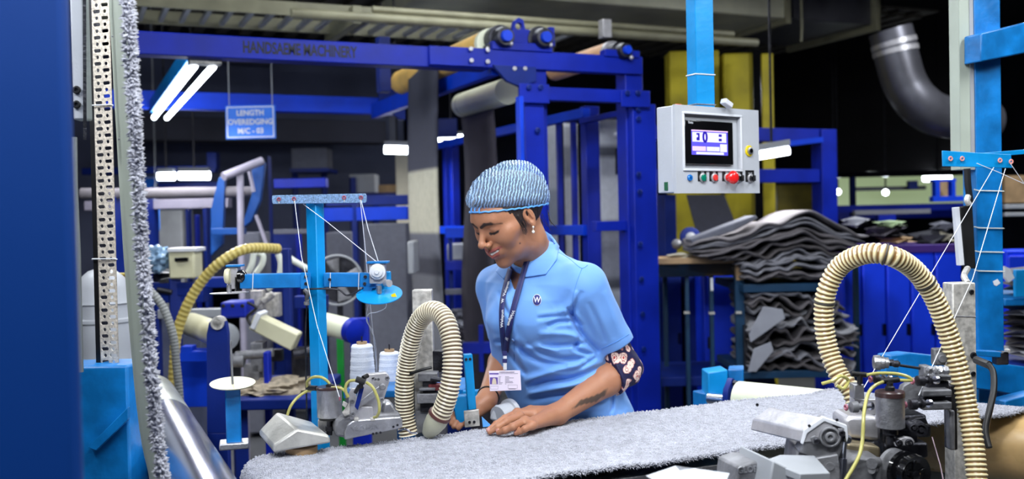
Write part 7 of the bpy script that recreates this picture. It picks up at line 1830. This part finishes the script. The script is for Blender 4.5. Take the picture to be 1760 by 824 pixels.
# ---- teeth, hair, hair net, jewellery
V, Q = surfnet(lambda P: chain(P, [p_-FWD*.0085+UPV*.0012 for p_ in lip_m[:]], [.0004, .0050, .0060, .0050, .0004], .002), hl(0, .08, -.055)-.045, hl(0, .08, -.055)+.045, .0014)
npmesh('teeth', V, Q, mat('teeth', (240, 236, 228), .25, var=.02), person)
hair_m = mat('black brown hair', (34, 25, 24), .38, var=.4, scale=90, bump=.6, bscale=300)
def hair(P):
    q = (P-HC)@HR; d = ell(q, (0, -.018, .030), (.0785, .0945, .0865)); y, z = q[:, 1], q[:, 2]
    d = smin(d, ell(q, (0, -.095, .030), (.050, .045, .045)), .03)
    d = smin(d, ell(q, (0, .030, .037), (.0635, .0600, .0530)), .01)
    wz = (P-HC)@ZH_-(.0285-.10*((P-HC)@FH))-.004
    d = np.maximum(d, (y-(.022+1.1*np.clip(z-.012, -9, .02)+5*np.maximum(wz, 0)))*.35)
    low = np.where(y < -.022, -.062, -.024+.0*(y)); d = np.maximum(d, (low-z)*.9)
    sd = ell(q*np.array([1, 1, 1]), (0, 0, 0), (1, 1, 1))
    d = smin(d, cap(np.concatenate([np.abs(q[:, :1]), q[:, 1:]], 1), (.0685, .020, .015), (.0680, .012, -.018), .004, .0015), .006)
    return d+.0004*np.sin(q[:, 1]*520+q[:, 2]*160)
V, Q = surfnet(hair, HC-.17, HC+.17, .0021); npmesh('hair', V, Q, hair_m, person)
rng = random.Random(9); m = MB()
for i in range(12):
    x0 = rng.uniform(-.02, .055); p = [hl(x0, -.085+rng.uniform(-.01, .02), -.02+rng.uniform(-.03, .01)), hl(x0*1.1, -.082, -.05+rng.uniform(-.01, .01)), hl(x0*1.15, -.072+rng.uniform(-.02, .01), -.075+rng.uniform(-.012, .012))]
    m.tube(smoothpath([Vector(v) for v in p], 5), .0006, 4)
for i in range(14):
    a_ = rng.uniform(0, 1); p = [hl(.068, .028-a_*.02, .018), hl(.0715, .022-a_*.015+rng.uniform(-.004, .004), -.008), hl(.0705, .016+rng.uniform(-.008, .01), -.030+rng.uniform(-.01, .006))]
    m.tube(smoothpath([Vector(v) for v in p], 5), .0006, 4)
m.build('loose_hair', hair_m, person, smooth=80)
RIMZ = .0285
PLX = camv(.96, .1, -.22); PLX /= np.linalg.norm(PLX)
def net(P):
    q = P-HC; a, s, z = q@FH, q@SH_, q@ZH_; L = np.stack([a, s, z], 1)
    d = smin(ell(L, (.012, 0, .030), (.104, .084, .098)), ell(L, (-.030, 0, .046), (.088, .084, .103)), .03)
    w = np.clip((z-RIMZ)/.03, 0, 1); b_ = q@PLX
    pl = np.sin((b_+.0035*np.sin(z*75+a*20)+.002*np.sin(z*170))*2*PI/.0078)
    d = d+.0010*pl*w+.0022*np.sin(a*70+3*np.sin(z*33))*np.sin(s*60+z*50)*w
    d += .012*np.clip((RIMZ+.022-z)/.022, 0, 1.2)**2
    return d
V, Q = surfnet(net, HC-.19, HC+np.array([.19, .19, .18]), .0019)
zz = (V-HC)@ZH_; aa = (V-HC)@FH; rimh = RIMZ+.010*(-aa/.1)
keep = (zz[Q] > (rimh-.004)[Q]).all(1); Q = Q[keep]; used = np.unique(Q); rem = np.full(len(V), -1); rem[used] = np.arange(len(used)); V = V[used]; Q = rem[Q]
nm = bpy.data.materials.new('hair net film'); nm.use_nodes = True; nt = nm.node_tree; b = nt.nodes['Principled BSDF']; b.inputs['Roughness'].default_value = .35; b.inputs['Base Color'].default_value = lin((166, 200, 242))
tc = nt.nodes.new('ShaderNodeTexCoord'); mp = nt.nodes.new('ShaderNodeMapping'); nt.links.new(tc.outputs['Object'], mp.inputs['Vector'])
mp.vector_type = 'POINT'; mp.inputs['Rotation'].default_value = Matrix((Vector(PLX), Vector(PLX).cross(Vector((0, 0, 1))).normalized(), Vector(PLX).cross(Vector(PLX).cross(Vector((0, 0, 1)))).normalized())).to_euler()
wv = nt.nodes.new('ShaderNodeTexWave'); wv.bands_direction = 'X'; wv.inputs['Scale'].default_value = 41; wv.inputs['Distortion'].default_value = 5.0; wv.inputs['Detail'].default_value = 3; wv.inputs['Detail Scale'].default_value = 1.6; wv.inputs['Detail Roughness'].default_value = .6
nt.links.new(mp.outputs['Vector'], wv.inputs['Vector'])
rp = nt.nodes.new('ShaderNodeMapRange'); nt.links.new(wv.outputs['Fac'], rp.inputs['Value']); rp.inputs['From Min'].default_value = .5; rp.inputs['From Max'].default_value = 1.0; rp.inputs['To Min'].default_value = .22; rp.inputs['To Max'].default_value = .92; nt.links.new(rp.outputs['Result'], b.inputs['Alpha'])
bp = nt.nodes.new('ShaderNodeBump'); bp.inputs['Strength'].default_value = .6; bp.inputs['Distance'].default_value = .003; nt.links.new(wv.outputs['Fac'], bp.inputs['Height']); nt.links.new(bp.outputs['Normal'], b.inputs['Normal'])
no_ = npmesh('hair_net', V, Q, nm, person); no_['label'] = 'translucent pale blue pleated hair net'
# elastic rim
P = []
for i in range(80):
    th = 2*PI*i/80; dirv = FH*math.cos(th)+SH_*math.sin(th); t = .02
    for _ in range(40):
        p = HC+dirv*t; p = p+ZH_*(RIMZ-.002+.010*(-(dirv@FH)*t/.1)); t += float(min(net(p[None])[0], headsdf(p[None])[0]-.002, hair(p[None])[0]-.0015))*-.7
    P.append(Vector(p)+Vector((0, 0, .0012*math.sin(i*2.1))))
P.append(P[0]); P.append(P[1])
MB().tube(P, .0022, 8, caps=False).build('elastic_rim', mat('blue elastic', (92, 164, 236), .5), no_, smooth=80)
m = MB()
c_ = Vector(P[0]); 
for k in range(3):
    a_ = -.5+k*.17; i = int((k*2-2) % 80); m.tube([P[i], P[i]+Vector(ZH_*.006)+Vector(FH*.003), P[i]+Vector(ZH_*.014)-Vector(FH*.000)], [.0026, .002, .0008], 6)
m.build('gathered_knot', mat('blue elastic', (92, 164, 236)), no_, smooth=80)
gold = mat('gold jewellery', (226, 196, 120), .2, metal=1)
MB().torus(Vector(hl(.0172, .1000, -.0270)), Vector(FWD*.5+LFT), .0046, .0006, 24, 6).build('nose_ring', gold, person)
m = MB(); e0 = Vector(hl(.079, -.004, -.027)); m.ball(e0, .0028, 6); m.tube([e0, e0-Vector((0, 0, .008))], .0006, 6); m.ball(e0-Vector((0, 0, .012)), .0040, 8); m.build('earring', M['white'] if False else mat('pearl', (240, 236, 224), .15, coat=.5), person)
# wrist band
dr_ = (WR-ER)/np.linalg.norm(WR-ER); m = MB(); m.torus(Vector(WR-dr_*.018), Vector(dr_+camv(.0, 0, .25)), .0275, .0028, 32, 8); m.build('wrist_band', M['black'], person)
# ---- lanyard and card
nv_ = mat('navy ribbon', (28, 32, 92), .6)
def ribbon(pts, w, off, name='lanyard', f=sh0):
    P = smoothpath([Vector((x, y, 0)) for x, y in pts], 8); xs_ = [p.x for p in P]; ys_ = [p.y for p in P]
    q = trace(xs_, ys_, f, off); out = []; 
    for i in range(len(P)):
        t = (P[min(i+1, len(P)-1)]-P[max(i-1, 0)]).normalized(); out.append((-t.y*w/2, t.x*w/2))
    ql_ = trace([x+o[0] for x, o in zip(xs_, out)], [y+o[1] for y, o in zip(ys_, out)], f, off); qr_ = trace([x-o[0] for x, o in zip(xs_, out)], [y-o[1] for y, o in zip(ys_, out)], f, off)
    vs = [Vector(v) for v in np.concatenate([ql_, qr_])]; n = len(P); m = MB().add(vs, [(i, i+1, n+i+1, n+i) for i in range(n-1)])
    o = m.build(name, nv_, person, smooth=60); md = o.modifiers.new('thick', 'SOLIDIFY'); md.thickness = .0012; return o
ln1 = ribbon([(877, 462), (869, 490), (863, 520), (862, 555), (865, 590), (867, 608)], 8.5, .010)
ln2 = ribbon([(908, 440), (899, 470), (889, 505), (880, 540), (873, 575), (869, 606)], 9, .012)
def surf_text(s_, x, y, ang, size, parent, f=sh0, off=.014):
    c, sn = math.cos(ang), math.sin(ang); q = trace([x, x+6*c, x+6*sn], [y, y+6*sn, y-6*c], f, off); rt = Vector(q[1]-q[0]).normalized(); up = Vector(q[2]-q[0]); up = (up-rt*up.dot(rt)).normalized()
    text('lanyard_lettering', s_, size, Vector(q[0]), rt, up, M['whitep'], parent, depth=.0002, bold=.0003)
surf_text('Welspun', 869.5, 498, math.radians(-72), .0125, ln1, off=.0125); surf_text('W', 864, 517, math.radians(-80), .012, ln1, off=.0125); surf_text('Welspun', 863, 548, math.radians(-268+180), .0125, ln1, off=.0125)
surf_text('Welspun', 878, 547, math.radians(-250), .0118, ln2, off=.0145); surf_text('W', 870.5, 583, math.radians(-255), .012, ln2, off=.0145)
cz = trace([878], [640], sh0, .012)[0]; dc_ = min(2.455, float((cz-np.array(CAM))@DH_))
pcd = PDR(dc_, 868, -4); 
MB().rect(pcd, 863.5, 604, 871.5, 612, -.001, .001).build('lanyard_end', nv_, person)
MB().rect(pcd, 865, 610, 871, 636, -.0006, .0006).build('clear_strap', M['whitep'], person)
MB().rect(pcd, 863.5, 617, 871.5, 624, -.0014, .0014).build('strap_clip', nv_, person)
cd = MB().pp(pcd, [(840, 638), (894, 637), (896, 671), (842, 673)], -.0008, .0008).build('id_card', mat('id card', (232, 222, 240), .3, var=.02), person, bevel=.0004); cd['label'] = 'white identity card with a small portrait'
pu_c = mat('card violet', (98, 74, 160), .5); gx = mat('card grey print', (96, 90, 110), .6)
MB().rect(pcd, 841, 641.5, 857, 644, -.0012, -.0008).build('card_band', pu_c, person)
MB().rect(pcd, 842, 649, 855.5, 661, -.0012, -.0008).build('card_photo', pu_c, person)
m = MB(); m.pp(pcd, [(845.5, 660.8), (846, 655), (847, 651), (849.5, 650), (852, 651.5), (853, 656), (853.5, 660.8)], -.0015, -.0012); m.build('photo_figure', mat('card figure', (214, 200, 180), .5), person)
m = MB()
for i in range(7):
    y = 647.5+i*2.1; m.rect(pcd, 857, y, 857+(4.2, 3.2, 3, 3, 3.2, 7, 5.5)[i], y+.7, -.0011, -.0008); m.rect(pcd, 868, y, 868+(7, 15, 7, 7, 13, 14, 2)[i], y+.7, -.0011, -.0008)
m.rect(pcd, 858, 639.5, 884, 640.6, -.0011, -.0008); m.rect(pcd, 858, 642.2, 890, 642.9, -.0011, -.0008); m.rect(pcd, 874, 668.6, 886, 669.4, -.0011, -.0008)
for x0, y0, x1, y1 in ((843, 664, 856, 669), (873, 662, 889, 668)):
    m.rect(pcd, x0, y0, x1, y0+.3, -.0011, -.0008); m.rect(pcd, x0, y1, x1, y1+.3, -.0011, -.0008); m.rect(pcd, x0, y0, x0+.3, y1, -.0011, -.0008); m.rect(pcd, x1, y0, x1+.3, y1, -.0011, -.0008)
m.build('card_print', gx, person, smooth=0)
